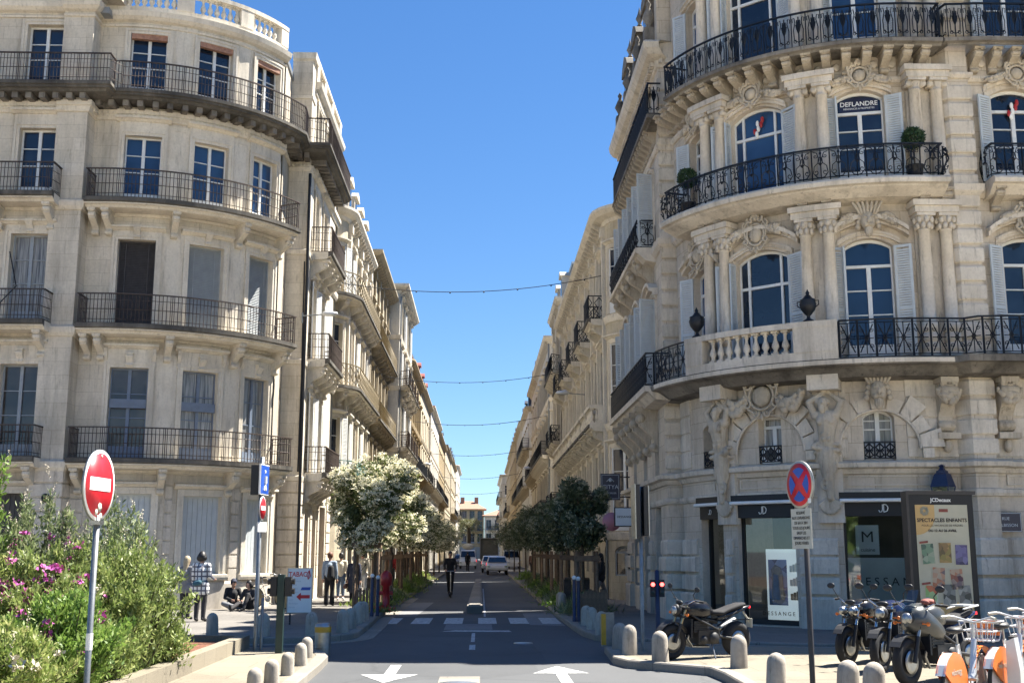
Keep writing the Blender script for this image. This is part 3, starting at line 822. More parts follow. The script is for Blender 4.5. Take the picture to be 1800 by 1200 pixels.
def disc(name, x, y, r, mat, z):
    mb = MB(); mb.lathe([(0.001,z),(r,z),(r,z-.02)], (x,y,0), 20); return mb.build(name, mat)
for i, (x, y, lab) in enumerate(((-.32,17.2,'round iron manhole cover in the pale road patch'), (.9,24.6,'small round iron manhole cover in the shaded asphalt'))):
    o = disc('manhole_cover', x, y, .30 if i == 0 else .2, 'steel', .012); tag(o, lab, 'manhole cover')
# low separator kerb between the two lanes
mb = MB(); mb.flat([(-.42,36.0),(.05,36.0),(.06,36.4),(.05,72),(-.30,72),(-.42,36.4)], 0, .22); mb.flat([(-.36,36.2),(.0,36.2),(.0,71),(-.26,71)], .22, .25)
tag(mb.build('lane_separator', 'kerb_stone'), 'long low stone separator kerb running up the middle of the street', 'kerb')
# ------------------------------------------------------------ building with the rounded corner, left
AX_, AY_ = -6.3, 40.0
A = thing('apartment_building', 'pale five storey corner building on the left with a rounded front and brown iron balconies', 'building', (-12, 40, 0))
FZ = [0.12, 4.62, 8.72, 12.72, 16.32, 19.6]     # floor levels
wing = Path([(-22,34.6),(-12.6,34.6)]); pier = Path([(-13.45,34.45),(-12.5,34.45),(-12.5,35.3)])
ret = Path([(-12.0,34.45),(-12.0,35.2)])
arc = Path([(-12.5,35.15),(-11.75,35.15)]+arcpts(-11.75, 40.35, 5.2, 0, 66, 22))
apt = arc.p[-1]
rp = Path([(-7.02, apt[1]-.1), (-7.02,39.95)][:0]+[(-7.05,39.9),(-6.3,39.9),(-6.3,40.6)])
street = Path([(-6.3,40.6),(-6.25,47.6)])
def asx(a): return .75+5.2*R(a)
WA = [asx(9), asx(33), asx(56)]
lv = [  # (zb, zt) of the openings per storey for the arc
    (4.66, 7.5), (8.76, 11.6), (12.76, 15.05), (16.36, 18.55)]
def trims(P, a, b, top=True, mat='stone_pale_trim'):
    mb = MB()
    for z in (4.35, 8.45, 12.45):
        sweep(mb, P, a, b, [(0,z-.12),(.05,z-.10),(.10,z),(.12,z+.10),(.12,z+.18),(0,z+.24)])
    sweep(mb, P, a, b, [(0,15.55),(.06,15.57),(.10,15.72),(.16,15.75),(.16,15.9),(0,15.9)])
    if top:
        sweep(mb, P, a, b, [(0,18.78),(.05,18.79),(.07,18.85),(0,18.85)])
        sweep(mb, P, a, b, [(0,18.95),(.12,19.0),(.22,19.1),(.26,19.26),(0,19.3)])
    return mb.build('cornice', mat, A)
# ground floor doors on the arc and the wing
gd = [(asx(10),1.55,.14,3.62,0), (asx(36),1.25,1.1,3.58,0), (asx(59),1.0,1.1,3.55,0)]
ops = gd+[(s, 1.15 if i < 2 else 1.1, zb, zt, 0) for zb, zt in lv for i, s in enumerate(WA)]
wall(arc, 0, arc.L, -.1, 19.29, ops).build('wall', 'stone_pale', A)
wops = [(7.2-2.0,1.15,zb,zt,0) for zb, zt in lv]+[(7.2+.75,1.15,zb,zt,0) for zb, zt in lv]+[(7.75,1.3,.14,3.6,0)]
wall(wing, 0, wing.L, -.1, 19.29, wops).build('wall', 'stone_pale', A)
wall(pier, 0, pier.L, -.1, 19.29).build('pier', 'stone_pale', A)
wall(rp, 0, rp.L, -.1, 20.1).build('pier', 'stone_pale', A)
WS = [1.15, 3.3]
sops = [(s, 1.0, zb, zt, 0) for zb, zt in lv for s in WS]+[(1.1,.9,.14,3.4,0),(2.9,.9,.14,3.4,0),(5.0,1.5,.14,3.6,0)]
wall(street, 0, street.L, -.1, 19.29, sops).build('wall', 'stone_pale', A)
# blind fill of the gap between arc and right pier, side and flat roof
mb = MB(); mb.quad((apt[0],apt[1],-.1),(-7.05,39.9,-.1),(-7.05,39.9,19.2),(apt[0],apt[1],19.2)); mb.build('wall', 'stone_pale', A)
sheet_r = MB(); sheet_r.flat([(-22,34.7),(-12.1,34.6),(-12.1,35.3)]+[(x+.05,y+.05) for x, y in arc.p[2:]]+[(-7.0,40.0),(-6.4,40.0),(-6.35,47.6),(-22,47.6)], 19.0, 19.2); sheet_r.build('roof', 'zinc', A)
mb = MB(); mb.quad((-6.25,47.6,-.1),(-22,47.6,-.1),(-22,47.6,19.6),(-6.25,47.6,19.6)); mb.build('wall', 'stone_pale', A)
for P in (wing, pier, arc, street): trims(P, 0, P.L)
mb = MB()
for z in (4.35, 8.45, 12.45, 15.6): sweep(mb, rp, 0, rp.L, [(0,z-.08),(.05,z-.05),(.08,z+.10),(0,z+.16)])
sweep(mb, rp, 0, rp.L, [(0,19.8),(.10,19.86),(.14,20.08),(0,20.12)]); sweep(mb, rp, 0, rp.L, [(0,18.3),(.04,18.32),(.04,18.42),(0,18.44)])
mb.build('cornice', 'stone_pale_trim', A)
# ground floor rustication bands
mb = MB()
for z in [.95+.42*i for i in range(8)]:
    for P, spans in ((arc, [(0,asx(10)-1.2),(asx(10)+1.15,asx(36)-.95),(asx(36)+.95,asx(59)-.8),(asx(59)+.75,arc.L)]), (pier, [(0,pier.L)]), (rp, [(0,rp.L)]), (street, [(0,.4),(1.75,2.2),(3.55,4.0),(5.95,street.L)])):
        for a, b in spans:
            if b-a > .15: sweep(mb, P, a+.02, b-.02, [(-.02,z+.015),(.045,z+.03),(.045,z+.385),(-.02,z+.40)])
for P in (pier, rp): sweep(mb, P, 0, P.L, [(-.02,-.1),(.10,-.1),(.10,.88),(.04,.95),(-.02,.95)])
sweep(mb, arc, asx(10)+.95, arc.L, [(-.02,-.1),(.09,-.1),(.09,.9),(.04,.98),(-.02,.98)]); sweep(mb, arc, 0, asx(10)-.95, [(-.02,-.1),(.09,-.1),(.09,.9),(.04,.98),(-.02,.98)])
sweep(mb, wing, 0, 6.9, [(-.02,-.1),(.09,-.1),(.09,.9),(.04,.98),(-.02,.98)])
mb.build('plinth', 'stone_gold_trim', A)
# surrounds, panels, keystones
mb = MB()
for i, (s, w_, zb, zt, r_) in enumerate(gd):
    surround(mb, arc, s, w_, zb, zt, .2, .05, .05)
    if i: sweep(mb, arc, s-w_/2-.25, s+w_/2+.25, [(0,1.0),(.16,1.02),(.18,1.1),(.18,1.18),(0,1.2)])
surround(mb, wing, 7.75, 1.3, .14, 3.6, .2, .05, .05)
for k, (zb, zt) in enumerate(lv):
    for P, ss, ww in ((arc, WA, 1.15), (wing, [5.2,7.95], 1.15), (street, WS, 1.0)):
        for i, s in enumerate(ss):
            wd = 1.1 if (P is arc and i == 2) else ww
            surround(mb, P, s, wd, zb, zt, .17, .05, (.42 if k == 0 else .12 if k in (1,) else .30 if k == 2 else 0), key=(k < 2 and P is not street))
    # flat panels between the windows
    for P, cs in ((arc, [asx(21), asx(44.5)]), ):
        for c in cs:
            for s0, s1, o in ((c-.26,c-.22,.03),(c+.22,c+.26,.03)): sweep(mb, P, s0, s1, [(0,zb+.2),(o,zb+.2),(o,zt+.3),(0,zt+.3)])
            for z in (zb+.2, zt+.26): sweep(mb, P, c-.26, c+.26, [(0,z),(.034,z),(.034,z+.04),(0,z+.04)])
            sweep(mb, P, c-.42, c+.42, [(-.01,zb-.02),(.016,zb-.02),(.016,zt+.42),(-.01,zt+.42)])
mb.build('window_surround', 'stone_pale_trim', A)
# windows
kinds = {0: ('tall','paint_slate_blue','glass_dark'), 1: ('tall','paint_grey','glass_curtain'), 2: ('tall','paint_white','glass_blue'), 3: ('tall','paint_white','glass_dark')}
for k, (zb, zt) in enumerate(lv):
    for i, s in enumerate(WA):
        kd, fm, gl = kinds[k]
        if k == 1:
            o = window(A, arc, s, 1.15 if i < 2 else 1.1, zb, zt, 0, 'blind' if i < 2 else 'blind', ('shutter_dark','shutter_grey','shutter_grey')[i], name='blind')
            tag(o, ('dark fully lowered slat blind','grey half tangled slat blind','pale slat blind in the sun')[i]); continue
        if k == 0: gl = ('glass_brown','glass_curtain','glass_curtain')[i]
        window(A, arc, s, 1.15 if i < 2 else 1.1, zb, zt, 0, kd, fm, glass=gl)
    for s in (5.2, 7.95): window(A, wing, s, 1.15, zb, zt, 0, 'tall', ('paint_grey','paint_grey','paint_white','paint_white')[k], glass=('glass_brown','glass_curtain','glass_dark','glass_dark')[k])
    for s in WS: window(A, street, s, 1.0, zb, zt, 0, 'tall', 'paint_white', glass='glass_curtain' if k % 2 else 'glass_dark')
    if k < 2:
        for s in WS:
            shutter(A, street, s-.5, .5, zb, zt, -1, 12, 'paint_white'); shutter(A, street, s+.5, .5, zb, zt, 1, 12, 'paint_white')
mb = MB()
for i in range(2): mb.box(-.55, .55, -.03, .03, 0, .28, 0, local(arc, WA[i], -.12, 6.25-i*.02))
mb.build('blind_box', 'paint_slate_blue', A)
mb = MB()
for s in WA[:3]: mb.box(-.56, .56, -.10, .05, 0, .17, 0, local(arc, s, -.10, 18.38))
mb.build('blind_roll', 'terracotta', A)
for i, (s, w_, zb, zt, r_) in enumerate(gd): window(A, arc, s, w_, zb, zt, 0, 'panel', 'shutter_pale', name='shutter')
window(A, wing, 7.75, 1.3, .14, 3.6, 0, 'panel', 'shutter_dark', name='door')
for s, w_, zt in ((1.1,.9,3.4),(2.9,.9,3.4),(5.0,1.5,3.6)): window(A, street, s, w_, .14, zt, 0, 'panel', 'timber', name='door')
# balconies
def balcony(par, P, a, b, z, off, h, kind, pw, imat, smat='stone_pale_trim', br=None, bd=(.65,.75,.2), returns=True, amt=0, th=.2, lip=.06, sooty=True):
    o = slab(par, P, a, b, off+.06, z, th, smat, lip=lip)
    if sooty:
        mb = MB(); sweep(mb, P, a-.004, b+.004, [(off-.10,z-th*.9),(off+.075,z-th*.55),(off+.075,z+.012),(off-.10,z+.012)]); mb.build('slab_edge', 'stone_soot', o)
    rp_ = P.sub(a+.03, b-.03, off, returns)
    railing(rp_, z, h, kind, pw, imat, o, amt)
    if br: consoles(par, P, br, 0, z-th*1.4, *bd, smat, 'bracket', sep=True)
    return o
HB = .96
bs = {4.62: (.0, arc.L+.05), 8.72: (.0, arc.L+.05), 12.72: (.0, arc.L+.05)}
for z, (a, b) in bs.items():
    balcony(A, arc, .12, arc.L-.02, z, .82, HB, 'bars', .92, 'iron_brown', br=[.30,.72,asx(21),asx(44.5),asx(64)])
    balcony(A, wing, 3.7, 8.85, z, .80, HB, 'bars', .92, 'iron_brown', br=[4.3,6.3,7.0,8.6])
    balcony(A, street, .15, 4.0, z, .74, HB, 'bars', .92, 'iron_brown', br=[.35,1.5,2.6,3.8])
# the long top balcony wraps the whole front
TP = Path([(-22,34.6),(-12.45,34.6),(-12.45,35.15)]+arc.p[1:]+[(-7.08,39.85),(-6.3,39.9),(-6.27,45.6)])
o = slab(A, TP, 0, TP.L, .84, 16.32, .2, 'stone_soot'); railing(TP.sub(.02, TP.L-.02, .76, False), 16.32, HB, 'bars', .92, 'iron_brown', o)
mb = MB()
s_ = .2
while s_ < TP.L-.2:
    i = TP.seg(s_)
    mb.box(-.09, .09, -.55, 0, -.24, -.02, 0, local(TP, s_, 0, 16.10)); s_ += .42
mb.build('modillion', 'stone_weathered', A)
mb = MB(); s_ = .1
while s_ < TP.L-.1:
    mb.box(-.035, .035, -.12, 0, -.10, 0, 0, local(TP, s_, 0, 15.75)); s_ += .14
mb.build('dentil', 'stone_pale_trim', A)
# roof balustrade
def baluster_mesh(h=.62, r=.075):
    mb = MB(); mb.box(-r,r,-r,r,0,.05); mb.lathe([(r*.55,.05),(r*.8,.08),(r*.5,.12),(r*1.15,h*.36),(r*1.0,h*.46),(r*.48,h*.66),(r*.42,h*.80),(r*.75,h*.86),(r*.5,h*.9),(r*.9,h-.04)], n=10); mb.box(-r,r,-r,r,h-.05,h); return mb
def balustrade(par, P, a, b, z, piers, mat, hh=.62, gap=.24, r=.085, n0='balustrade', wd=.30, off=0):
    mb = MB(); sweep(mb, P, a, b, [(off-wd/2,z),(off+wd/2,z),(off+wd/2,z+.2),(off-wd/2,z+.2)]); sweep(mb, P, a, b, [(off-wd/2-.02,z+.2+hh),(off+wd/2+.03,z+.2+hh),(off+wd/2+.03,z+.34+hh),(off-wd/2-.02,z+.34+hh)])
    for c, w_ in piers: pbox(mb, P, c, w_, off-wd/2-.01, off+wd/2+.015, z+.19, z+.21+hh)
    o = mb.build(n0, mat, par); bm_ = baluster_mesh(hh, r); q = MB(); s = a+gap/2
    while s < b:
        if all(abs(s-c) > w_/2+.07 for c, w_ in piers): q.merge(bm_, local(P, s, off, z+.2))
        s += gap
    q.build('baluster', mat, o); return o
balustrade(A, arc, .0, arc.L, 19.3, [(.25,.55),(asx(21),.55),(asx(44.5),.5),(arc.L-.2,.4)], 'stone_pale_trim', off=-.1)
balustrade(A, wing, .0, wing.L, 19.3, [(6.5,.6),(9.4,.7)], 'stone_pale_trim', off=-.1)
balustrade(A, street, .0, street.L, 19.3, [(.3,.55),(2.2,.5),(4.3,.5),(6.7,.5)], 'stone_pale_trim', off=-.1)
mb = MB(); mb.box(-12.35,-11.75,34.3,35.4,19.5,21.2); mb.build('chimney', 'stone_pale', A)
mb = MB(); mb.tube([(-6.27,39.82,15.4),(-6.27,39.82,12.4),(-6.25,39.78,11.9),(-6.27,39.82,8.6),(-6.27,39.82,4.5),(-6.27,39.82,.2)], .055, 8)
mb.tube([(-6.36,39.78,12.1),(-6.33,39.78,7.8),(-6.35,39.78,4.6)], .03, 6)
mb.build('drainpipe', 'iron_black', A)
mb = MB(); mb.tube([(-14.6,34.5,11.0),(-14.3,34.45,9.9),(-14.9,34.45,9.2),(-15.6,34.45,8.9)], .02, 5); mb.build('cable', 'iron_black', A)
mb = MB(); mb.lathe([(0.001,-.02),(.13,-.02),(.13,0),(0.001,0)], (-12.9,34.38,3.45), 20, axis='Y'); q = mb.build('number_plate', 'iron_black', A)
text('house_number', '3', .17, 'gold_paper', q, (-.9, -5.68, 3.45), (R(90),0,0), .002)
# ------------------------------------------------------------ ornament helpers
def limb(mb, a, b, ra, rb, n=10):
    a, b = Vector(a), Vector(b); d = (b-a); L = d.length
    if L < 1e-6: mb.ball(a, ra, n); return
    q = d.to_track_quat('Z', 'Y').to_matrix(); vs = []; m = 4; prof = []
    for i in range(m+1): t = pi/2*(1-i/m); prof.append((ra*cos(t), -ra*sin(t)))
    for i in range(m+1): t = pi/2*i/m; prof.append((rb*cos(t), L+rb*sin(t)))
    for r, z in prof:
        for k in range(n): vs.append(tuple(a + q @ Vector((r*cos(2*pi*k/n), r*sin(2*pi*k/n), z))))
    fs = [(i*n+k, i*n+(k+1) % n, (i+1)*n+(k+1) % n, (i+1)*n+k) for i in range(len(prof)-1) for k in range(n)]
    mb.add(vs, fs, 0, True)
def fuse(o, vox, sm=4):
    m = o.modifiers.new('r', 'REMESH'); m.mode = 'VOXEL'; m.voxel_size = vox; m.use_smooth_shade = True
    s = o.modifiers.new('s', 'SMOOTH'); s.factor = .5; s.iterations = sm; return o
def garland(mb, p0, p1, sag, r, T, rg):
    n = 16
    for i in range(n+1):
        t = i/n; x = p0[0]+(p1[0]-p0[0])*t; z = p0[1]+(p1[1]-p0[1])*t-sag*4*t*(1-t); rr = r*(.7+.6*sin(pi*t))
        for k in range(4):
            a = rg.random()*2*pi; mb.ball(T(x+rr*.5*cos(a), -.05-rr*.4*abs(sin(a*1.7)), z+rr*.6*sin(a)), rr*.55, 6)
def cartouche(mb, T, w, h, rg, wings=True):
    """oval shield with scrolls, crest and hanging tail"""
    Rm = MB(); Rm.ball((0,-.06,0), 1, 12, sc=(w*.26,.12,h*.26))
    Rm.tube([(w*.33*cos(t*pi/8), -.10, h*.34*sin(t*pi/8)) for t in range(16)], .035, 6, closed=True)
    for sx in (-1, 1):
        for (cx, cz, r0, r1, a0, tn) in ((.34,.30,.02,.13,0,1.2),(.40,-.18,.02,.11,pi,-1.2),(.18,.48,.02,.10,0,1.1),(.16,-.44,.015,.08,pi,-1.1)):
            Rm.tube([(sx*(cx*w+x), -.10-.02*i/12, cz*h+z) for i, (x, z) in enumerate(scroll2d(0,0,r0*w*1.2,r1*w*1.2,a0,tn))], [.018+.02*i/12 for i in range(13)], 6)
        Rm.tube([(sx*w*.1,-.1,h*.44),(sx*w*.3,-.13,h*.42),(sx*w*.44,-.12,h*.2),(sx*w*.38,-.1,-.05*h),(sx*w*.44,-.1,-h*.25),(sx*w*.2,-.09,-h*.42)], .03, 6)
    for i in range(5):
        a = pi*(i/4); Rm.ball((.13*w*cos(a), -.12, h*.50+.12*h*sin(a)), .05, 6, sc=(1,1,1.4))
    Rm.ball((0,-.1,h*.5), .07, 8); Rm.ball((0,-.08,-h*.52), .06, 8, sc=(.8,.8,1.6))
    mb.merge(Rm, T)
def mask(mb, T, s):
    m = MB(); m.ball((0,-.10*s,0), .17*s, 12, sc=(.82,.9,1.1)); m.ball((0,-.26*s,-.02*s), .04*s, 6, sc=(.8,1,1.6))
    for sx in (-1, 1):
        m.ball((sx*.065*s,-.23*s,.055*s), .035*s, 6, sc=(1.2,.7,.6)); m.ball((sx*.05*s,-.21*s,-.09*s), .05*s, 6)
        for k in range(4): m.ball((sx*(.13+.02*k)*s,-.08*s,(.16-.09*k)*s), .06*s, 6)
    m.ball((0,-.22*s,-.10*s), .04*s, 6, sc=(1.4,.7,.4)); m.ball((0,-.14*s,-.2*s), .09*s, 8, sc=(.9,.9,1.5))
    for i in range(7): m.tube([((i-3)*.05*s,-.12*s,.14*s),((i-3)*.075*s,-.16*s,.28*s),((i-3)*.09*s,-.10*s,.38*s)], .028*s, 5)
    mb.merge(m, T)
rgo = np.random.default_rng(3)
# ------------------------------------------------------------ ornate corner building, right
C_ = thing('corner_building', 'ornate golden stone corner building on the right with carved figures and black iron balconies', 'building', (10, 30, 0))
CX, CY, CR = 10.35, 31.2, 4.9
def cs(a): return CR*R(86+a)                     # s on the curved front for angle a
carc = Path(arcpts(CX, CY, CR, -86, 0, 30)+[(11.15, CY-CR)])
qr = Path([(11.15,26.32),(11.37,25.98),(11.88,25.98),(11.88,26.2)])
cright = Path([(11.88,26.2),(24,26.2)])
ql = Path([(5.3,32.6),(5.3,32.0),(5.45,32.0-.25),(5.45,31.5)][:0]+[(5.08,31.4),(5.08,31.0),(5.52,31.0),(5.52,30.8)])
cst = Path([(5.08,39.4),(5.08,31.4)])
S3, S1, S2 = cs(-66), cs(-43), cs(-12)
COLS = [cs(-57), cs(-25.5), cs(0)+.5]
L1, L2, L3, TOPC = 6.28, 10.62, 14.15, 19.2
SG, ST = 'stone_gold', 'stone_gold_trim'
wins1 = [(S3,.95,L1+.06,9.25,.14),(S1,1.45,L1+.06,9.35,.24),(S2,1.15,L1+.06,9.35,.20)]
wins2 = [(S3,.95,L2+.06,13.05,.14),(S1,1.45,L2+.06,13.15,.26),(S2,1.15,L2+.06,13.15,.18)]
wins3 = [(S3,.95,L3+.06,16.9,.14),(S1,1.45,L3+.06,17.0,.3),(S2,1.15,L3+.06,17.0,.2)]
mezz = [(S3,.5,3.98,5.1,.12),(S1+.05,.62,3.98,5.15,0),(S2,.72,3.98,5.2,.2)]
shop = [(S3,.95,.16,3.12,0),(S1-.2,1.6,.16,3.12,0),(S2,1.85,.16,3.12,0)]
wall(carc, 0, carc.L, -.1, TOPC, shop+mezz+wins1+wins2+wins3, depth=.34).build('wall', SG, C_)
WR = [1.25, 4.4, 7.6]
wall(cright, 0, cright.L, -.1, TOPC, [(s,1.25,z0,z1,.2) for s in WR for z0, z1 in ((L1+.06,9.35),(L2+.06,13.15),(L3+.06,17.0))]+[(s,1.5,.6,3.0,0) for s in WR[1:]], depth=.34).build('wall', SG, C_)
for P in (qr, ql): wall(P, 0, P.L, -.1, TOPC).build('pier', SG, C_)
WSC = [1.9, 4.25, 6.6]
wall(cst, 0, cst.L, -.1, 16.2, [(s,1.0,z0,z1,.14) for s in WSC for z0, z1 in ((L1+.06,9.2),(L2+.06,13.0))]+[(s,.8,z0,z1,0) for s in WSC for z0, z1 in ((4.0,5.3),)]+[(s,1.1,.16,3.12,0) for s in WSC]+[(s,.9,L3+.06,15.9,0) for s in WSC], depth=.3).build('wall', SG, C_)
# closing walls and roofs
mb = MB(); mb.quad((5.08,39.4,-.1),(5.08,39.4,16.2),(24,39.4,16.2),(24,39.4,-.1)); mb.quad((5.08,31.0,16),(5.5,30.9,16),(8,33,16),(5.08,33,16)); mb.build('wall', SG, C_)
mb = MB(); mb.flat([(5.6,31.1)]+[(x+.06,y+.06) for x, y in carc.p]+[(12,26.3),(24,26.3),(24,33),(8,33)], TOPC-.4, TOPC-.1); mb.flat([(5.15,31.1),(6.5,31.1),(7.5,32.3),(24,32.3),(24,39.3),(5.15,39.3)], 15.9, 16.15)
mb.build('roof', 'zinc', C_)
# string courses, entablatures
PP = [carc, qr, cright, ql, cst]
mb = MB()
for P in PP:
    sweep(mb, P, 0, P.L, [(0,3.66),(.07,3.68),(.12,3.78),(.24,3.82),(.26,3.92),(.18,3.96),(0,3.98)])
    sweep(mb, P, 0, P.L, [(0,3.14),(.06,3.15),(.09,3.22),(.09,3.30),(0,3.32)])
    for z in (L2-.22, ): sweep(mb, P, 0, P.L, [(0,z-.12),(.06,z-.1),(.14,z),(.16,z+.16),(0,z+.18)])
    sweep(mb, P, 0, P.L, [(0,13.28),(.05,13.29),(.10,13.36),(.10,13.42),(0,13.44)])
    sweep(mb, P, 0, P.L, [(0,5.98),(.05,6.0),(.12,6.08),(.14,6.2),(0,6.22)])
mb.build('string_course', ST, C_)
mb = MB()
for P, zt in ((cst, 16.2), (ql, 16.2)):
    sweep(mb, P, -.05 if P is cst else 0, P.L, [(0,zt-.5),(.06,zt-.48),(.10,zt-.3),(.34,zt-.2),(.45,zt-.05),(.48,zt+.12),(.40,zt+.2),(0,zt+.25)])
    s = .1
    while s < P.L: mb.box(-.05,.05,-.2,0,-.12,0,0,local(P, s, 0, zt-.28)); s += .18
mb.build('cornice', ST, C_)
mb = MB()
for P in (carc, qr, cright): sweep(mb, P, 0, P.L, [(0,18.6),(.1,18.65),(.4,18.9),(.5,19.1),(.5,19.25),(0,19.3)])
mb.build('cornice', ST, C_)
# ground floor banded piers
mb = MB()
gaps = [(0,S3-.62),(S3+.6,S1-1.1),(S1+.7,S2-1.03),(S2+1.03,carc.L)]
for i in range(8):
    z = .14+i*.45 if i < 4 else None
    if z is None: break
    for P, sp in ((carc, gaps), (qr, [(0,qr.L)]), (ql, [(0,ql.L)]), (cright, [(0,3.4),(5.4,6.6),(8.6,11.9)]), (cst, [(0,1.2),(2.6,3.5),(5.0,5.85),(7.3,cst.L)])):
        for a, b in sp:
            o = (.16,.10,.13,.07)[i]; h = (.85,.40,.40,.40)[i]; zz = (.0,.90,1.36,1.80)[i]
            sweep(mb, P, a+.02, b-.02, [(-.02,zz+.01),(o,zz+.02),(o,zz+h-.05),(o-.03,zz+h),(-.02,zz+h)])
mb.build('plinth', ST, C_)
# quoins on piers
mb = MB()
for P, z0, z1 in ((qr, 4.0, 13.2), (ql, 4.0, 15.6), (qr, 14.3, 18.4)):
    z = z0+.1
    while z < z1-.3:
        sweep(mb, P, .0 if P is qr else .3, P.L-(.02), [(-.02,z),(.035,z),(.055,z+.03),(.055,z+.33),(.035,z+.36),(-.02,z+.36)]); z += .455
mb.build('quoin', ST, C_)
mb = MB()   # banded rustication of the mezzanine and the right wall
for P, sp in ((cright, [(0,cright.L)]), (carc, [(0,S3-.9),(COLS[1]-.45,COLS[1]+.45),(COLS[2]-.9,carc.L)])):
    for i in range(4):
        z = 4.05+i*.47
        for a, b in sp: sweep(mb, P, a+.01, b-.01, [(-.02,z),(.03,z+.015),(.03,z+.42),(-.02,z+.435)])
mb.build('rustication', ST, C_)
# frieze panels
mb = MB()
for P, sp in ((carc, [(S3+.2,COLS[0]-.1),(COLS[0]+.35,COLS[1]-.4),(COLS[1]+.4,COLS[2]-.4)]), (cright, [(.3,3),(3.3,6)])):
    for a, b in sp:
        if b-a < .3: continue
        for z in (3.40,3.60): sweep(mb, P, a, b, [(0,z),(.035,z),(.035,z+.03),(0,z+.03)])
        for s in (a, b-.04): sweep(mb, P, s, s+.04, [(0,3.40),(.038,3.40),(.038,3.63),(0,3.63)])
mb.build('frieze_panel', ST, C_)
# mezzanine arches: radial voussoirs round the windows
mb = MB()
for s, w_, zb, zt, ri in (mezz[1], mezz[2]):
    T = local(carc, s, 0, 4.25)
    Rr = .95
    for i in range(9):
        a0, a1 = pi*(i+.06)/9, pi*(i+.94)/9; o = .08 if i in (4,) else (.055 if i % 2 == 0 else .03); r1 = 1.45 if i % 2 == 0 else 1.25
        if i == 4: r1 = 1.5
        pl = [(Rr*cos(a0),Rr*sin(a0)),(r1*cos(a0),r1*sin(a0)),(r1*cos(a1),r1*sin(a1)),(Rr*cos(a1),Rr*sin(a1))]
        mb.prism([(x,z) for x, z in pl], -o, .05, T)
    for sx in (-1, 1): mb.prism([(sx*(Rr+.01),-.22),(sx*1.2,-.22),(sx*1.2,.0),(sx*(Rr+.01),.0)], -.07, .05, T)
    q = [((Rr-.03)*cos(pi*t/16),(Rr-.03)*sin(pi*t/16)) for t in range(17)]
    mb.tube([T(x,-.02,z) for x, z in q], .035, 6)
mb.build('arch_voussoir', ST, C_)
# glazing
FR = 'paint_white'
for k, ws in enumerate((wins1, wins2, wins3)):
    for i, (s, w_, zb, zt, ri) in enumerate(ws):
        o = window(C_, carc, s, w_, zb, zt, ri, ('transom','wide','transom')[i], FR, glass='glass_dark' if (i+k) % 2 else 'glass_blue', depth=.2)
        if k == 1 and i == 2:
            pn = MB(); pn.prism([(-.47,0),(.47,0),(.47,.36),(.3,.42),(0,.45),(-.3,.42),(-.47,.36)], 0, .01); q = pn.build('window_sign', 'navy_panel', o, world=False); q.location = (0,.035,zt-zb-.55)
            text('lettering', 'DEFLANDRE', .165, 'sign_white', o, (0,.032,zt-zb-.28), (R(90),0,0), .002, bold=.002)
            text('lettering', 'RÉSIDENCES & PROPRIÉTÉS', .062, 'sign_white', o, (0,.032,zt-zb-.40), (R(90),0,0), .002)
for i, (s, w_, zb, zt, ri) in enumerate(mezz): window(C_, carc, s, w_, zb, zt, ri, 'tall' if i != 1 else 'single', FR, glass='glass_curtain', depth=.28)
for s in WR:
    for z0, z1 in ((L1+.06,9.35),(L2+.06,13.15),(L3+.06,17.0)): window(C_, cright, s, 1.25, z0, z1, .2, 'transom', FR, glass='glass_dark', depth=.2)
for s in WR[1:]: window(C_, cright, s, 1.5, .6, 3.0, 0, 'panel', 'shutter_grey', name='shutter')
for s in WSC:
    for z0, z1 in ((L1+.06,9.2),(L2+.06,13.0)): window(C_, cst, s, 1.0, z0, z1, .14, 'transom', FR, glass='glass_dark', depth=.2)
    window(C_, cst, s, .8, 4.0, 5.3, 0, 'single', FR, depth=.2); window(C_, cst, s, .9, L3+.06, 15.9, 0, 'single', FR, depth=.2)
    window(C_, cst, s, 1.1, .16, 3.12, 0, 'panel', 'black_frame', name='door')
# red and white balloons / ribbons decal hung behind the glass of two upper windows
for P, s, w_ in ((carc, S1, 0), (cright, WR[0], 0)):
    mb = MB(); T = local(P, s, -.165, 12.72)
    for i, (x, z, m) in enumerate(((-.10,-.16,0),(0.0,-.10,1),(.08,0,0),(-.02,.04,1),(.12,.12,0),(-.05,-.24,1))): mb.ball(T(x,0,z), .07, 8, m, sc=(.7,.4,1.3))
    mb.build('ribbon_decoration', ['hydrant_red','sign_white'], C_)
# shutters
for ws, L_ in ((wins1,0),(wins2,1),(wins3,2)):
    for i, (s, w_, zb, zt, ri) in enumerate(ws):
        sw = w_*.36 if i != 0 else .42; 
        shutter(C_, carc, s-w_/2-.01, sw, zb, zt-ri-.02, -1, 28); shutter(C_, carc, s+w_/2+.01, sw, zb, zt-ri-.02, 1, 28)
        if i != 0: shutter(C_, carc, s-w_/2-.03, sw*.5, zb, zt-ri-.02, -1, 100)
for s in WR:
    for z0, z1 in ((L1+.06,9.1),(L2+.06,12.9),(L3+.06,16.8)):
        shutter(C_, cright, s-.64, .42, z0, z1, -1, 25); shutter(C_, cright, s+.64, .42, z0, z1, 1, 25)
for s in WSC:
    for z0, z1 in ((L1+.06,9.1),(L2+.06,12.9)):
        shutter(C_, cst, s-.51, .5, z0, z1, -1, 75); shutter(C_, cst, s+.51, .5, z0, z1, 1, 75)
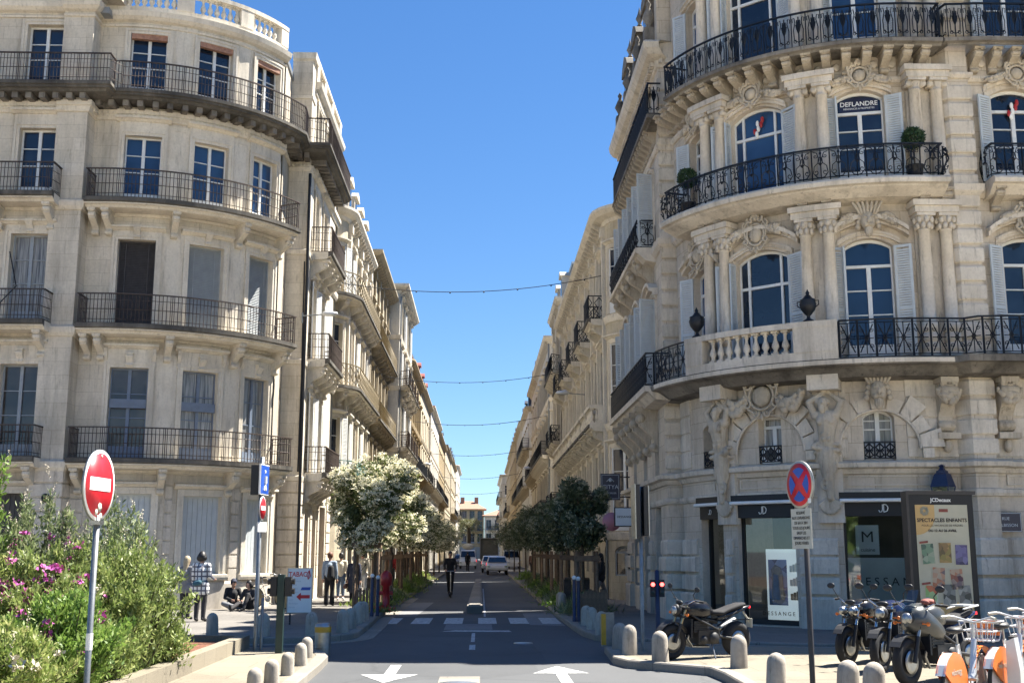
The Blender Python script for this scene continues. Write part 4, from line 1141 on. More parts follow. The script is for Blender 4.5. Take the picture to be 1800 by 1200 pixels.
# arched hoods with sculpture
def hood(mb, P, s, w_, z, rise, o=.22, t=.16, mi=0):
    k = 14; T = local(P, s, 0, z)
    for (off, ta, tb) in ((o, t*.5, t), (o*.6, 0, t*.5)):
        for i in range(k):
            u0, u1 = -w_/2+w_*i/k, -w_/2+w_*(i+1)/k; a, b = arcz(u0, w_, rise), arcz(u1, w_, rise)
            vs = [T(u0,-off,a+ta),T(u1,-off,b+ta),T(u1,-off,b+tb),T(u0,-off,a+tb),T(u0,.3,a+ta),T(u1,.3,b+ta),T(u1,.3,b+tb),T(u0,.3,a+tb)]
            fs = [(0,1,2,3),(3,2,6,7),(4,5,1,0)]
            if i == 0: fs.append((0,3,7,4))
            if i == k-1: fs.append((1,5,6,2))
            mb.add(vs, fs, mi)
def win_trim(mb, P, s, w_, zb, zt, ri):
    pbox(mb, P, s-w_/2-.09, .14, 0, .06, zb-.06, zt-ri); pbox(mb, P, s+w_/2+.09, .14, 0, .06, zb-.06, zt-ri)
mb = MB()
for P, ws in ((carc, wins1), (cright, [(s,1.25,L1+.06,9.35,.2) for s in WR]), (cst, [(s,1.0,L1+.06,9.2,.14) for s in WSC])):
    for s, w_, zb, zt, ri in ws:
        win_trim(mb, P, s, w_, zb, zt, ri); hood(mb, P, s, w_+.3, zt-ri+.03, ri+.03, .07, .12); hood(mb, P, s, w_+.72, zt-.02, ri+.16, .26, .20)
for P, ws in ((carc, wins2+wins3), (cright, [(s,1.25,z,z+2.53,.2) for s in WR for z in (L2+.06,L3+.06)]), (cst, [(s,1.0,L2+.06,13.0,.14) for s in WSC])):
    for s, w_, zb, zt, ri in ws: win_trim(mb, P, s, w_, zb, zt, ri); hood(mb, P, s, w_+.34, zt-ri+.02, ri+.04, .11, .15)
mb.build('arched_hood', ST, C_)
for i, (P, s, w_, zt) in enumerate([(carc,S3,.95,9.25),(carc,S1,1.45,9.35),(carc,S2,1.15,9.35),(cright,WR[0],1.25,9.35),(cright,WR[1],1.25,9.35)]):
    mb = MB(); T = local(P, s, .12, zt+.36)
    if i in (2, 4): mask(mb, T, 1.25)
    else: cartouche(mb, T, .72, .82, rgo)
    for sx in (-1, 1): garland(mb, (sx*.26,.12), (sx*(w_*.5+.12),-.10), -.06, .10, T, rgo)
    mb.build('carved_crest', 'stone_carved', C_)
for P, s, w_, zt in [(carc,S3,.95,13.05),(carc,S1,1.45,13.15),(carc,S2,1.15,13.15),(cright,WR[0],1.25,13.15)]:
    mb = MB(); T = local(P, s, .10, zt+.30); cartouche(mb, T, .62, .62, rgo)
    for sx in (-1, 1): garland(mb, (sx*.24,.02), (sx*(w_*.5+.15),-.16), .05, .08, T, rgo)
    mb.build('carved_crest', 'stone_carved', C_)
mb = MB(); T = local(carc, S1, .16, 5.62); cartouche(mb, T, 1.0, .98, rgo)
for sx in (-1, 1): garland(mb, (sx*.42,-.02), (sx*1.05,.05), .30, .15, T, rgo)
mb.build('carved_crest', 'stone_carved', C_)
mb = MB(); mask(mb, local(carc, S2, .14, 5.58), 1.35); mb.build('carved_mask', 'stone_carved', C_)
# paired columns, level one and two, with their pedestals and entablature blocks
for k, (z0, z1, cp) in enumerate(((L1+.05, 9.85, 'corinth'), (L2+.05, 13.28, 'ionic'), (L3+.05, 17.4, 'ionic'))):
    for c in COLS:
        for d in (-.265, .265): column(carc, c+d, .22, z0, z1, .148, k == 0, cp).build('column', 'stone_gold_trim', C_)
        mb = MB(); pbox(mb, carc, c, 1.06, 0, .46, z1+.003, z1+.16); pbox(mb, carc, c, 1.16, 0, .52, z1+.16, z1+.30); pbox(mb, carc, c, .86, -.02, .07, z0, z1)
        mb.build('entablature_block', ST, C_)
        if k == 0: consoles(C_, carc, [c-.265, c+.265], .1, L2-.16, .42, .62, .24, 'stone_carved', 'bracket', sep=True)
# heavy modillions below the top balcony
def modillions(P, z, step, d, h, a=0, b=None):
    s = a+step/2; ss = []
    while s < (b or P.L): ss.append(s); s += step
    consoles(C_, P, ss, 0, z, d, h, .20, 'stone_carved', 'bracket', sep=True)
    mb = MB()
    for q in ss[:-1]: mb.lathe([(0,-.03),(.05,-.04),(.09,-.03),(.11,.0),(0,.0)], P.M(q+step/2, .02, z-h*.45), 10, axis='Y')
    mb.build('rosette', ST, C_)
modillions(carc, L3-.14, .44, .62, .52, .1); modillions(cright, L3-.14, .46, .50, .52); modillions(cst, L3-.14, .44, .36, .5)
for P, a, b, of in ((carc, 0, carc.L, .72),):
    pass
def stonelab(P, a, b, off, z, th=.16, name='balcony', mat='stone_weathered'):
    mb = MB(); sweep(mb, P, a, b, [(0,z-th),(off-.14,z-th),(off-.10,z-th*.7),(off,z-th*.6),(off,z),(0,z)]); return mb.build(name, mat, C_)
o = stonelab(carc, cs(-72), carc.L, .78, L3); railing(carc.sub(cs(-72), carc.L-.05, .70, True), L3, .93, 'lyre', .36, 'iron_black', o, .03)
RP = Path([(11.15,26.3),(11.3,25.62),(12.1,25.55),(24,25.55)]); o = stonelab(RP, 0, RP.L, .12, L3); railing(RP, L3, .93, 'lyre', .36, 'iron_black', o, 0)
o = stonelab(cst, .15, cst.L+.85, .42, L3-.02); railing(cst.sub(.2, cst.L+.80, .36, True), L3-.02, .95, 'lyre', .4, 'iron_black', o, 0)
# level two: bellied rail on the curve, small balconies on the flat walls
def lightslab(P, a, b, off, z, th=.2):
    mb = MB(); sweep(mb, P, a, b, [(0,z-th*2.2),(off*.5,z-th*1.9),(off-.14,z-th*1.1),(off-.10,z-th*.9),(off,z-th*.8),(off+.02,z-th*.3),(off-.02,z),(0,z)]); return mb.build('balcony', ST, C_)
o = lightslab(carc, cs(-73.5), carc.L-.12, .90, L2); railing(carc.sub(cs(-73), carc.L-.22, .72, True), L2, .86, 'scroll', .42, 'iron_black', o, .16)
for P, s, w_ in ((cright, WR[0], 1.95), (cright, WR[1], 1.95), (cright, WR[2], 1.95)):
    o = lightslab(P, s-w_/2, s+w_/2, .66, L2+.06); railing(P.sub(s-w_/2+.06, s+w_/2-.06, .5, True), L2+.06, .86, 'scroll', .42, 'iron_black', o, .12)
    consoles(C_, P, [s-.75, s+.75], 0, L2-.16, .5, .5, .2, 'stone_carved', 'bracket', sep=True)
o = lightslab(cst, .6, 7.3, .62, L2); railing(cst.sub(.7, 7.2, .52, True), L2, .86, 'scroll', .42, 'iron_black', o, .1)
consoles(C_, cst, [1.2,2.6,3.9,5.2,6.6], 0, L2-.2, .55, .95, .26, 'stone_carved', 'bracket', sep=True)
# level one: stone balustrade between the figures, iron elsewhere
cB0, cB1 = cs(-62), cs(-21)
mb = MB(); sweep(mb, carc, 0, carc.L, [(0,L1-.42),(.5,L1-.38),(.72,L1-.22),(.80,L1-.18),(.95,L1-.16),(.98,L1-.05),(.94,L1),(0,L1)]); slabc = mb.build('balcony', 'stone_weathered', C_)
mb = MB(); sweep(mb, carc, cs(-78), carc.L, [(.86,L1-.14),(.985,L1-.13),(.99,L1-.03),(.86,L1-.03)]); mb.build('slab_edge', ST, slabc)
bp = carc.sub(cB0, cB1, .82, False)
balustrade(C_, bp, 0, bp.L, L1, [(.32,.62),(bp.L-.5,1.0)], 'stone_gold_trim', hh=.58, gap=.25, r=.082, wd=.26)
railing(carc.sub(cB1+.02, carc.L, .84, False), L1, .92, 'cross', .42, 'iron_black', slabc, 0)
railing(carc.sub(cs(-80), cB0-.02, .84, False), L1, .92, 'cross', .42, 'iron_black', slabc, 0)
RP1 = Path([(11.12,25.45),(11.35,25.2),(12.0,25.12),(24,25.12)]); 
mb = MB(); sweep(mb, Path([(11.28,26.3),(11.5,26.0),(12.1,26.0),(24,26.1)]), 0, 12.9, [(0,L1-.40),(.5,L1-.36),(.80,L1-.16),(.97,L1-.15),(.98,L1),(0,L1)]); o = mb.build('balcony', 'stone_weathered', C_)
railing(RP1, L1, .92, 'cross', .42, 'iron_black', o, 0)
mb = MB(); sweep(mb, cst, .6, cst.L+1.15, [(0,L1-.40),(.4,L1-.36),(.58,L1-.16),(.68,L1-.15),(.70,L1),(0,L1)]); o = mb.build('balcony', ST, C_)
railing(cst.sub(.65, cst.L+1.05, .62, True), L1, .92, 'cross', .42, 'iron_black', o, 0)
consoles(C_, cst, [1.2,2.6,4.0,5.4,6.8], 0, L1-.3, .62, 1.3, .28, 'stone_carved', 'bracket', sep=True)
# corbels with wreaths on the flat front
for P, s in ((carc, COLS[2]), (cright, .35), (cright, 3.2)):
    mb = MB(); T = local(P, s, 0, 5.88); mb.merge(console_mesh(.46, 1.25, .34, 1), T)
    garland(mb, (-.24,-.30), (.24,-.30), .20, .12, local(P, s, .34, 5.88), rgo); mb.box(-.26,.26,-.30,0,-1.42,-1.28,0,T); mb.ball(T(0,-.12,-1.58), .11, 8, sc=(1,1,1.5))
    for k in range(5): mb.ball(T((k-2)*.08,-.42,-.08-.02*abs(k-2)), .07, 6, sc=(.8,1,1.6))
    mb.build('carved_corbel', 'stone_carved', C_)
# two bearded giants carrying the balcony, tapering into scrolls and a shell
def giant(s, side):
    T0 = local(carc, s, 0, 0); mb = MB(); z0 = 4.22
    t = side
    P = lambda x, y, z: T0(x*t, -y, z)
    limb(mb, P(0,.22,z0), P(0,.30,z0+.32), .20, .19); limb(mb, P(0,.30,z0+.32), P(.02,.32,z0+.72), .19, .25)      # waist, chest
    limb(mb, P(-.20,.34,z0+.82), P(.20,.34,z0+.82), .13, .13)                                                     # shoulders
    limb(mb, P(0,.36,z0+.86), P(-.02,.42,z0+1.02), .09, .085); mb.ball(P(-.04,.46,z0+1.10), .135, 12, sc=(.85,.95,1.1))   # neck, bowed head
    mb.ball(P(-.05,.52,z0+.98), .085, 8, sc=(1,.8,1.4)); mb.ball(P(-.04,.60,z0+1.09), .028, 6)                     # beard, nose
    for k in range(7): a = k*pi/6; mb.ball(P(-.04+.12*cos(a),.42,z0+1.13+.08*sin(a)), .055, 6)
    limb(mb, P(.24,.34,z0+.82), P(.38,.38,z0+1.12), .10, .075); limb(mb, P(.38,.38,z0+1.12), P(.10,.34,z0+1.36), .075, .05)
    limb(mb, P(-.24,.34,z0+.82), P(-.36,.40,z0+1.14), .10, .075); limb(mb, P(-.36,.40,z0+1.14), P(-.04,.40,z0+1.34), .075, .05)
    for sx in (-1, 1):
        limb(mb, P(sx*.10,.45,z0+.72), P(sx*.12,.47,z0+.66), .10, .09)                                            # pectorals
        for k in range(3): mb.ball(P(sx*.06,.45,z0+.50-.12*k), .06, 6)
        for f in range(4): limb(mb, P(sx*.03*f+.02,.38,z0+1.35), P(sx*.03*f+.03,.44,z0+1.41), .02, .017, 6)
    rg = np.random.default_rng(5)
    for k in range(11):                                                                                          # drapery folds round the hips
        a = k/10; limb(mb, P(-.26+.05*sin(k),.22+.2*sin(pi*a),z0+.12-.26*a+.1), P(.27,.20+.18*cos(k),z0-.02-.22*a+.14), .055, .05, 8)
    for k in range(6): limb(mb, P(.20-.08*k,.30,z0-.05), P(.16-.06*k,.22,z0-.5-.05*(k % 2)), .055, .035, 8)
    limb(mb, P(0,.26,z0-.05), P(0,.28,z0-.62), .22, .15)
    mb.tube([P(x*.9,.34,z0-.42+z) for x, z in scroll2d(.02,0,.03,.22,0,1.3)], .05, 6); mb.tube([P(-.05+x*.8,.34,z0-.80+z) for x, z in scroll2d(0,0,.02,.16,pi,-1.2)], .045, 6)
    limb(mb, P(0,.28,z0-.6), P(.02,.28,z0-1.1), .13, .08)
    for k in range(9):                                                                                           # shell
        a = R(-60+15*k); limb(mb, P(0,.26,z0-1.05), P(.26*sin(a),.24,z0-1.05-.40*cos(a)), .02, .05, 6)
    o = mb.build('atlas_figure', 'stone_carved', C_); fuse(o, .017, 1)
    q = MB(); q.box(-.36,.36,-.62,0,5.62,5.98,0,T0); q.box(-.30,.30,-.16,0,2.55,5.62,0,T0); q.build('figure_block', ST, C_)
giant(COLS[0], -1); giant(COLS[1], 1)
# mezzanine window guards
for i, (s, w_, zb, zt, ri) in enumerate(mezz):
    railing(carc.sub(s-w_/2, s+w_/2, -.02, False), zb+.03, .42, 'cast', .24, 'iron_black', C_, 0, 'window_guard')
mb = MB(); T = local(carc, S1+.05, -.05, 4.0); mb.box(-.24,.24,-.02,.2,0,.40,0,T); T5 = local(carc, S1, -.05, 4.06)
mb.lathe([(.001,-.01),(.15,-.012),(.155,0)], (0,0,0), 18, 1, axis='Y') if False else mb.prism([(.15*cos(k*pi/9),.20+.15*sin(k*pi/9)) for k in range(18)], -.035, -.02, T, 1)
q = mb.build('air_conditioner', ['panel_grey','black_plastic'], C_)
# shop fronts
room = MB(); rpth = Path([(8.0,33.0)]+arcpts(CX, CY, 2.4, -90, 0, 8)+[(12.5,28.8)])
room.add([(x,y,.15) for x, y in rpth.p[1:]]+[(x,y,3.4) for x, y in rpth.p[1:]], [(i,i+1,i+1+len(rpth.p)-1,i+len(rpth.p)-1) for i in range(len(rpth.p)-2)])
fl = arcpts(CX, CY, CR-.3, -90, 4, 12)+[(12.0,28.8)]+arcpts(CX, CY, 2.4, 0, -90, 8)
room.add([(x,y,.15) for x, y in fl], [tuple(range(len(fl)))]); room.add([(x,y,3.35) for x, y in fl], [tuple(range(len(fl)))[::-1]])
room.build('shop_interior', 'dark_room', C_)
for i, (s, w_, zb, zt, ri) in enumerate(shop):
    T = local(carc, s, -.22, 0); f = MB()
    f.box(-w_/2,-w_/2+.09,0,.10,zb,zt,0,T); f.box(w_/2-.09,w_/2,0,.10,zb,zt,0,T); f.box(-w_/2+.09,w_/2-.09,0,.10,zb,zb+.12,0,T)
    f.box(-w_/2,w_/2,-.24,.0,zt-.42,zt-.02,0,T)
    so_ = f.build('shop_front', 'black_frame', C_)
    g = MB(); g.add([T(-w_/2+.09,.05,zb+.12),T(w_/2-.09,.05,zb+.12),T(w_/2-.09,.05,zt-.42),T(-w_/2+.09,.05,zt-.42)], [(0,1,2,3)]); g.build('pane', 'shop_glass', so_)
    a = MB(); a.box(-w_/2-.06,w_/2+.06,-.32,-.05,zt-.03,zt+.13,0,T); a.tube([T(-w_/2-.05,-.36,zt-.06),T(w_/2+.05,-.36,zt-.06)], .045, 8, 1); a.build('awning', ['black_frame','sign_white'], so_)
    (x, y, z), an = carc.frame(s, .035, zt-.25)
    b_ = wloc(so_)
    m1 = MB(); m1.tube([(-.03,0,.11),(-.03,0,-.02),(-.054,0,-.08),(-.096,0,-.09),(-.126,0,-.04)], .013, 5)
    m1.tube([(0,0,.11),(.0,0,-.09)], .012, 5); m1.tube([(0,0,.11),(.06,0,.10),(.10,0,.05),(.105,0,0),(.08,0,-.06),(0,0,-.09)], .013, 5)
    q = m1.build('monogram', 'sign_white', so_, world=False); q.location = (x-b_[0], y-b_[1], z); q.rotation_euler = (0,0,an); q.scale = (.9,.9,.9) if i else (.6,.6,.6)
# displays behind the glass
def shop_text(s, off, u, z, body, size, mat, par, nm='lettering', sp=1.0):
    (x, y, zz), an = carc.frame(s, off, z); b_ = wloc(par); x += u*cos(an); y += u*sin(an)
    return text(nm, body, size, mat, par, (x-b_[0], y-b_[1], z-b_[2]), (R(90),0,an), .002, sx=sp)
T = local(carc, S1-.1, -.40, 0)
d = MB(); d.box(-.32,.68,0,.08,.20,1.95,0,T); dp = d.build('display_panel', 'lit_white', C_)
d = MB(); d.box(-.26,.24,-.012,0,.62,1.70,0,T); d.build('portrait_poster', 'picture_portrait', dp)
d = MB(); d.tube([T(0,-.02,1.35),T(0,-.02,.75)], [.13,.17], 10); d.ball(T(0,-.03,1.42), .10, 10, sc=(.9,.5,1.2)); d.build('portrait_figure', 'cloth_grey', dp)
for k in range(3):
    for j in range(3):
        d = MB(); d.box(.34+.08*k,.39+.08*k,-.05,0,.75+.33*j,.90+.33*j+.03*k,0,T); d.build('bottle', ('black_plastic','panel_grey','silver_paint')[j], dp)
shop_text(S1-.1, -.385, -.02, .42, 'D E S S A N G E', .13, 'panel_brown', dp)
T2 = local(carc, S2, -.32, 0); d = MB(); d.box(-.85,.85,0,.03,.28,1.75,0,T2); d.box(-.62,-.10,0,.03,1.82,2.5,0,T2); fp = d.build('frosted_panel', 'panel_grey', C_)
shop_text(S2, -.305, -.36, 2.22, 'M', .36, 'panel_brown', fp, sp=1.1); shop_text(S2, -.305, -.36, 1.93, 'cuisine', .12, 'panel_brown', fp)
shop_text(S2, -.305, .16, 1.20, 'D E S S A N G E', .26, 'panel_brown', fp, sp=1.0)
for u in (-.45,.5):
    d = MB(); Tt = local(carc, S1, -1.2, 0); d.lathe([(.16,.15),(.22,.6),(.24,.75)], Tt(u,.2,0), 12); d.build('planter_pot', 'black_plastic', C_)
# wall lamp bracket lantern and street plaque on the right wall are things of their own (see below)
# mansard behind the street cornice with dormers, carved finials
mb = MB(); mb.add([(5.15,39.4,16.4),(5.15,31.3,16.4),(6.1,31.9,19.6),(6.1,39.4,19.6)], [(0,1,2,3)]); mb.add([(5.15,31.3,16.4),(24,31.3,16.4),(24,31.9,19.6),(6.1,31.9,19.6)], [(0,1,2,3)]); mb.box(6.1,24,31.9,39.4,19.5,19.7); mb.build('roof', 'slate', C_)
mb = MB(); sweep(mb, carc, .6, carc.L, [(-.5,19.1),(-1.6,24.3),(-3.4,24.3),(-3.4,19.1)]); sweep(mb, cright, 0, cright.L, [(-.5,19.1),(-1.6,24.3),(-3.4,24.3),(-3.4,19.1)]); mb.build('mansard_roof', 'slate', C_)
for y in (32.8, 35.2, 37.6):
    mb = MB(); mb.box(5.05,6.6,y-.62,y+.62,16.45,18.5); mb.prism([(-.75,18.5),(.75,18.5),(.5,18.8),(0,19.05),(-.5,18.8)], 4.97, 6.6, lambda x_, y_, z_: (y_, y+x_, z_)); d = mb.build('dormer', 'stone_weathered', C_)
    q = MB(); q.box(5.02,5.09,y-.38,y+.38,16.7,18.1); q.build('pane', 'glass_dark', d)
    q = MB(); q.lathe([(.09,0),(.05,.1),(.13,.25),(.07,.4),(.03,.55),(.0,.7)], (5.2,y,19.05), 8); q.build('finial', 'stone_weathered', d)
for y in (31.6, 34.0, 36.4, 38.6):
    q = MB(); q.box(4.78,5.1,y-.16,y+.16,16.4,17.2); q.lathe([(.13,0),(.08,.12),(.2,.35),(.12,.55),(.05,.7),(.09,.8),(0,.95)], (4.94,y,17.2), 8); q.build('finial', 'stone_weathered', C_)
# ------------------------------------------------------------ the rows of buildings down the street
def row_building(label, side, Y0, Y1, X, H, fl, mat, trim, bay=2.6, round_=0, mans=None, bals=(), iron='iron_black', ww=1.05, wh=None, fmat='paint_white', shut=None, eave=.45, front=5, awn=None, pil=False, kind='cast', ground='shop', attic=None):
    far = Y0 > 90
    b = thing('apartment_building', label, 'building', (X, (Y0+Y1)/2, 0), 0, 'stone apartment houses along the street')
    rr = round_
    if side < 0:
        pts = [(X-front, Y0)]
        pts += arcpts(X-rr, Y0+rr, rr, 0, 90, 6) if rr else [(X, Y0)]
        pts += [(X, Y1)]
    else:
        pts = [(X, Y1)]
        pts += arcpts(X+rr, Y0+rr, rr, -90, 0, 6) if rr else [(X, Y0)]
        pts += [(X+front, Y0)]
    P = Path(pts); arcL = rr*pi/2
    if side < 0: a0, a1 = front-rr+arcL, P.L; fmid = (front-rr)*.5+.6; rc = front-rr+arcL/2
    else: a0, a1 = 0, (Y1-Y0-rr); fmid = a1+arcL+.9; rc = a1+arcL/2
    n = max(2, int((a1-a0)/bay)); sp = (a1-a0)/n
    ss = [a0+sp*(i+.5) for i in range(n)]
    if rr: ss.append(rc)
    if front and side*X > 0 and front >= 3 and not rr: ss.append(fmid)
    lv_ = []
    for i, z in enumerate(fl):
        top = fl[i+1] if i+1 < len(fl) else H
        h = min(2.75 if i < len(fl)-1 else 2.2, top-z-.9) if wh is None else wh[i]
        lv_.append((z+(.06 if i < len(fl) else .9), z+.06+h))
    ops = [(s, ww, a, c, 0) for a, c in lv_ for s in ss]
    gz = fl[0]-.75
    if ground == 'shop': gops = [(s, min(sp-.7, 2.0), .16, min(gz, 3.3), 0) for s in ss[:n]]
    else: gops = [(s, ww*.9, 1.0, 2.1, .2) for s in ss]
    wall(P, 0, P.L, -.1, H, ops+gops, depth=.22).build('wall', mat, b)
    mb = MB()
    for i, z in enumerate(fl):
        sweep(mb, P, 0, P.L, [(0,z-.3),(.05,z-.28),(.09,z-.16),(.12,z-.02),(0,z)])
    sweep(mb, P, 0, P.L, [(0,H-.45),(.06,H-.43),(.12,H-.3),(eave*.7,H-.2),(eave,H-.06),(eave,H+.06),(0,H+.10)])
    if not far:
        for s, w_, a, c, r_ in ops: surround(mb, P, s, w_, a, c, .13, .05, .06)
    else:
        for s, w_, a, c, r_ in ops: sweep(mb, P, s-w_/2-.12, s+w_/2+.12, [(0,c+.05),(.12,c+.08),(.12,c+.2),(0,c+.24)])
    if pil:
        for k in range(n+1):
            s = min(a1-.2, max(a0+.2, a0+sp*k)); pbox(mb, P, s, .34, 0, .13, fl[0], H-.46); pbox(mb, P, s, .46, 0, .19, H-.86, H-.46); pbox(mb, P, s, .42, 0, .17, fl[0], fl[0]+.3)
    mb.build('cornice', trim, b)
    if not far: consoles(b, P, [a0+.2+k*.62 for k in range(int((a1-a0)/.62))], 0, H-.22, eave*.72, .42, .16, trim, 'bracket', sep=True)
    # windows: every opening holds its own window
    gl = ['glass_dark', 'glass_curtain', 'glass_blue']
    for j, (a, c) in enumerate(lv_):
        for i, s in enumerate(ss):
            window(b, P, s, ww, a, c, 0, 'tall', fmat, glass=gl[(i*7+j*3+int(Y0)) % 3 if (i+j) % 2 else 0], depth=.16, pane=True)
            if shut and (i+j) % 2 == 0 and Y0 < 130:
                for sd in (-1, 1): shutter(b, P, s+sd*ww/2, ww/2, a, c, sd, 8, shut)
    for i, (s, w_, a, c, r_) in enumerate(gops):
        if ground == 'shop':
            f = MB(); T = local(P, s, -.16, 0); rect_frame_T(f, w_, a, c, T); o = f.build('shop_front', ('black_frame','timber','post_green','panel_grey')[(i+int(Y0)) % 4], b)
            if Y0 < 130:
                g = MB(); g.add([T(-w_/2+.08,.06,a+.3),T(w_/2-.08,.06,a+.3),T(w_/2-.08,.06,c-.4),T(-w_/2+.08,.06,c-.4)], [(0,1,2,3)]); g.build('pane', 'glass_dark', o)
            if awn and i % 2 == awn[1]:
                q = MB(); T = local(P, s, 0, c-.1); q.add([T(-w_/2,0,.2),T(w_/2,0,.2),T(w_/2,-1.0,-.35),T(-w_/2,-1.0,-.35),T(w_/2,-1.0,-.5),T(-w_/2,-1.0,-.5)], [(3,2,1,0),(5,4,2,3)]); q.build('awning', awn[0], b)
        else: window(b, P, s, w_, a, c, r_, 'single', 'paint_grey', glass='glass_dark', depth=.18, pane=True)
    # balconies: (floor index, 'long' | 'each' | 'stone', railing material)
    for fi, how, im in bals:
        z = fl[fi]; hh = .95; kd = kind if Y0 < 72 else 'bars'; pw = .5 if kd == 'cast' else (.9 if Y0 < 90 else 1.8)
        if how == 'long': spans = [(a0+.4 if side < 0 else a0+.3, a1-.3)] if not rr else ([(a0-arcL-.2, a1-.3)] if side < 0 else [(a0+.3, a1+arcL+.2)])
        else: spans = [(s-ww*.95, s+ww*.95) for i, s in enumerate(ss[:n]) if how != 'alt' or i % 2 == 0]
        for a, c in spans:
            o = slab(b, P, a, c, .72, z, .18, trim, lip=.05)
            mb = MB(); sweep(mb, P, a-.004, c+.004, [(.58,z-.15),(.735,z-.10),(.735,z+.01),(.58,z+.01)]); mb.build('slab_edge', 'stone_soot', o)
            if how == 'stone':
                q = P.sub(a+.08, c-.08, .58, True); balustrade(o, q, 0, q.L, z-.12, [(.15,.3),(q.L-.15,.3)], trim, hh=.55, gap=.2, r=.07, wd=.2)
            else: railing(P.sub(a+.03, c-.03, .66, True), z, hh, kd, pw, im, o)
            nb = max(2, int((c-a)/(1.1 if Y0 < 100 else 2.2)))
            if Y0 < 130: consoles(b, P, [a+.25+(c-a-.5)*k/(nb-1) for k in range(nb)], 0, z-.22, .56, .62, .2, trim, 'bracket', sep=True)
    # roof
    sgn = 1 if side > 0 else -1; Xi = X+sgn*front
    def box_roof(z0, z1, ins, mt):
        q = MB(); x0, x1 = sorted((X+sgn*.05, Xi)); xi = X+sgn*ins
        if side > 0: v = [(X+.05,Y0+.05,z0),(Xi+6,Y0+.05,z0),(Xi+6,Y1,z0),(X+.05,Y1,z0),(xi,Y0+ins,z1),(Xi+6,Y0+ins,z1),(Xi+6,Y1-.1,z1),(xi,Y1-.1,z1)]
        else: v = [(Xi-6,Y0+.05,z0),(X-.05,Y0+.05,z0),(X-.05,Y1,z0),(Xi-6,Y1,z0),(Xi-6,Y0+ins,z1),(xi,Y0+ins,z1),(xi,Y1-.1,z1),(Xi-6,Y1-.1,z1)]
        q.add(v, [(0,3,2,1),(4,5,6,7),(0,1,5,4),(1,2,6,5),(2,3,7,6),(3,0,4,7)]); return q.build('roof', mt, b)
    if mans:
        mt, mh = mans; r_ = box_roof(H+.02, H+mh, .9, mt)
        k = 0
        for s in ss[:n:(1 if not far else 2)]:
            T = local(P, s, -.12, H); q = MB(); q.box(-.55,.55,0,1.2,.1,1.75,0,T); q.prism([(-.68,1.75),(.68,1.75),(.4,2.0),(0,2.12),(-.4,2.0)], -.12, 1.2, T); d = q.build('dormer', trim if not far else mt, b)
            q = MB(); q.box(-.36,.36,-.02,.02,.35,1.6,0,T); q.build('pane', 'glass_dark', d)
        q = MB(); sweep(q, P, max(0,a0-.2), a1, [(-1.15,H+mh-.02),(-.75,H+mh-.02),(-.7,H+mh+.12),(-1.15,H+mh+.14)]); q.build('roof_curb', 'zinc', b)
    else: box_roof(H-.1, H+.5, 1.2, 'terracotta' if far else 'zinc')
    # chimney stacks on the party walls, body closing walls
    ch = MB(); yc = Y1-.4; xc = X+sgn*2.4; ch.box(xc-.9, xc+.9, yc-.28, yc+.28, H-.2, H+(mans[1] if mans else .4)+1.1)
    for k in range(5): ch.lathe([(.10,0),(.085,.4),(0,.4)], (xc-.7+.35*k, yc, H+(mans[1] if mans else .4)+1.1), 8)
    ch.build('chimney', 'stone_ochre', b)
    body = MB()
    if side > 0: body.quad((Xi,Y0,-.1),(Xi+6,Y0,-.1),(Xi+6,Y0,H),(Xi,Y0,H)); body.quad((Xi+6,Y1,-.1),(X,Y1,-.1),(X,Y1,H),(Xi+6,Y1,H))
    else: body.quad((Xi-6,Y0,-.1),(Xi,Y0,-.1),(Xi,Y0,H),(Xi-6,Y0,H)); body.quad((X,Y1,-.1),(Xi-6,Y1,-.1),(Xi-6,Y1,H),(X,Y1,H))
    body.build('party_wall', trim, b)
    if not far:
        q = MB(); T = local(P, a0+.25 if side < 0 else a1-.25, .07, 0); q.tube([T(0,0,H-.4),T(0,0,.1)], .05, 6); q.build('drainpipe', 'galvanised', b)
    return b, P, ss
def rect_frame_T(f, w_, a, c, T):
    f.box(-w_/2,-w_/2+.08,0,.10,a,c,0,T); f.box(w_/2-.08,w_/2,0,.10,a,c,0,T); f.box(-w_/2+.08,w_/2-.08,0,.10,a,a+.3,0,T); f.box(-w_/2+.08,w_/2-.08,-.03,.10,c-.4,c,0,T); f.box(-.03,.03,.01,.09,a+.3,c-.4,0,T)
RB = row_building
RB('gold stone house with rounded corner, lacy ochre balconies and slate mansard', -1, 47.9, 58.6, -5.95, 16.7, [4.7,8.8,12.8], 'stone_street', 'stone_pale_trim', 2.1, 1.3, ('slate',2.6), [(0,'long','iron_green'),(1,'long','iron_ochre'),(2,'long','iron_ochre')], ww=1.0, pil=True, shut='paint_white', awn=None)
RB('long stone house with deep eaves and ochre cast balconies behind the flowering trees', -1, 58.65, 70, -5.9, 17.4, [4.6,8.6,12.6], 'stone_street', 'stone_street', 2.1, 0, None, [(1,'long','iron_ochre'),(2,'long','iron_ochre')], ww=1.0, eave=.7, pil=True, awn=('leather_brown',0))
RB('pale plain block stepping forward with a dark string course', -1, 70.05, 81.5, -5.15, 18.3, [4.4,8.2,12.0,15.2], 'stone_white', 'stone_pale_trim', 2.8, 0, None, [(1,'each','iron_brown'),(2,'each','iron_brown')], shut='paint_white', eave=.6, kind='bars')
RB('ochre house with a rounded bay corner and black balconies', -1, 81.6, 98, -5.25, 15.7, [4.2,7.8,11.4], 'stone_ochre', 'stone_ochre', 2.6, 1.6, None, [(1,'long','iron_black'),(0,'each','iron_black')], eave=.4)
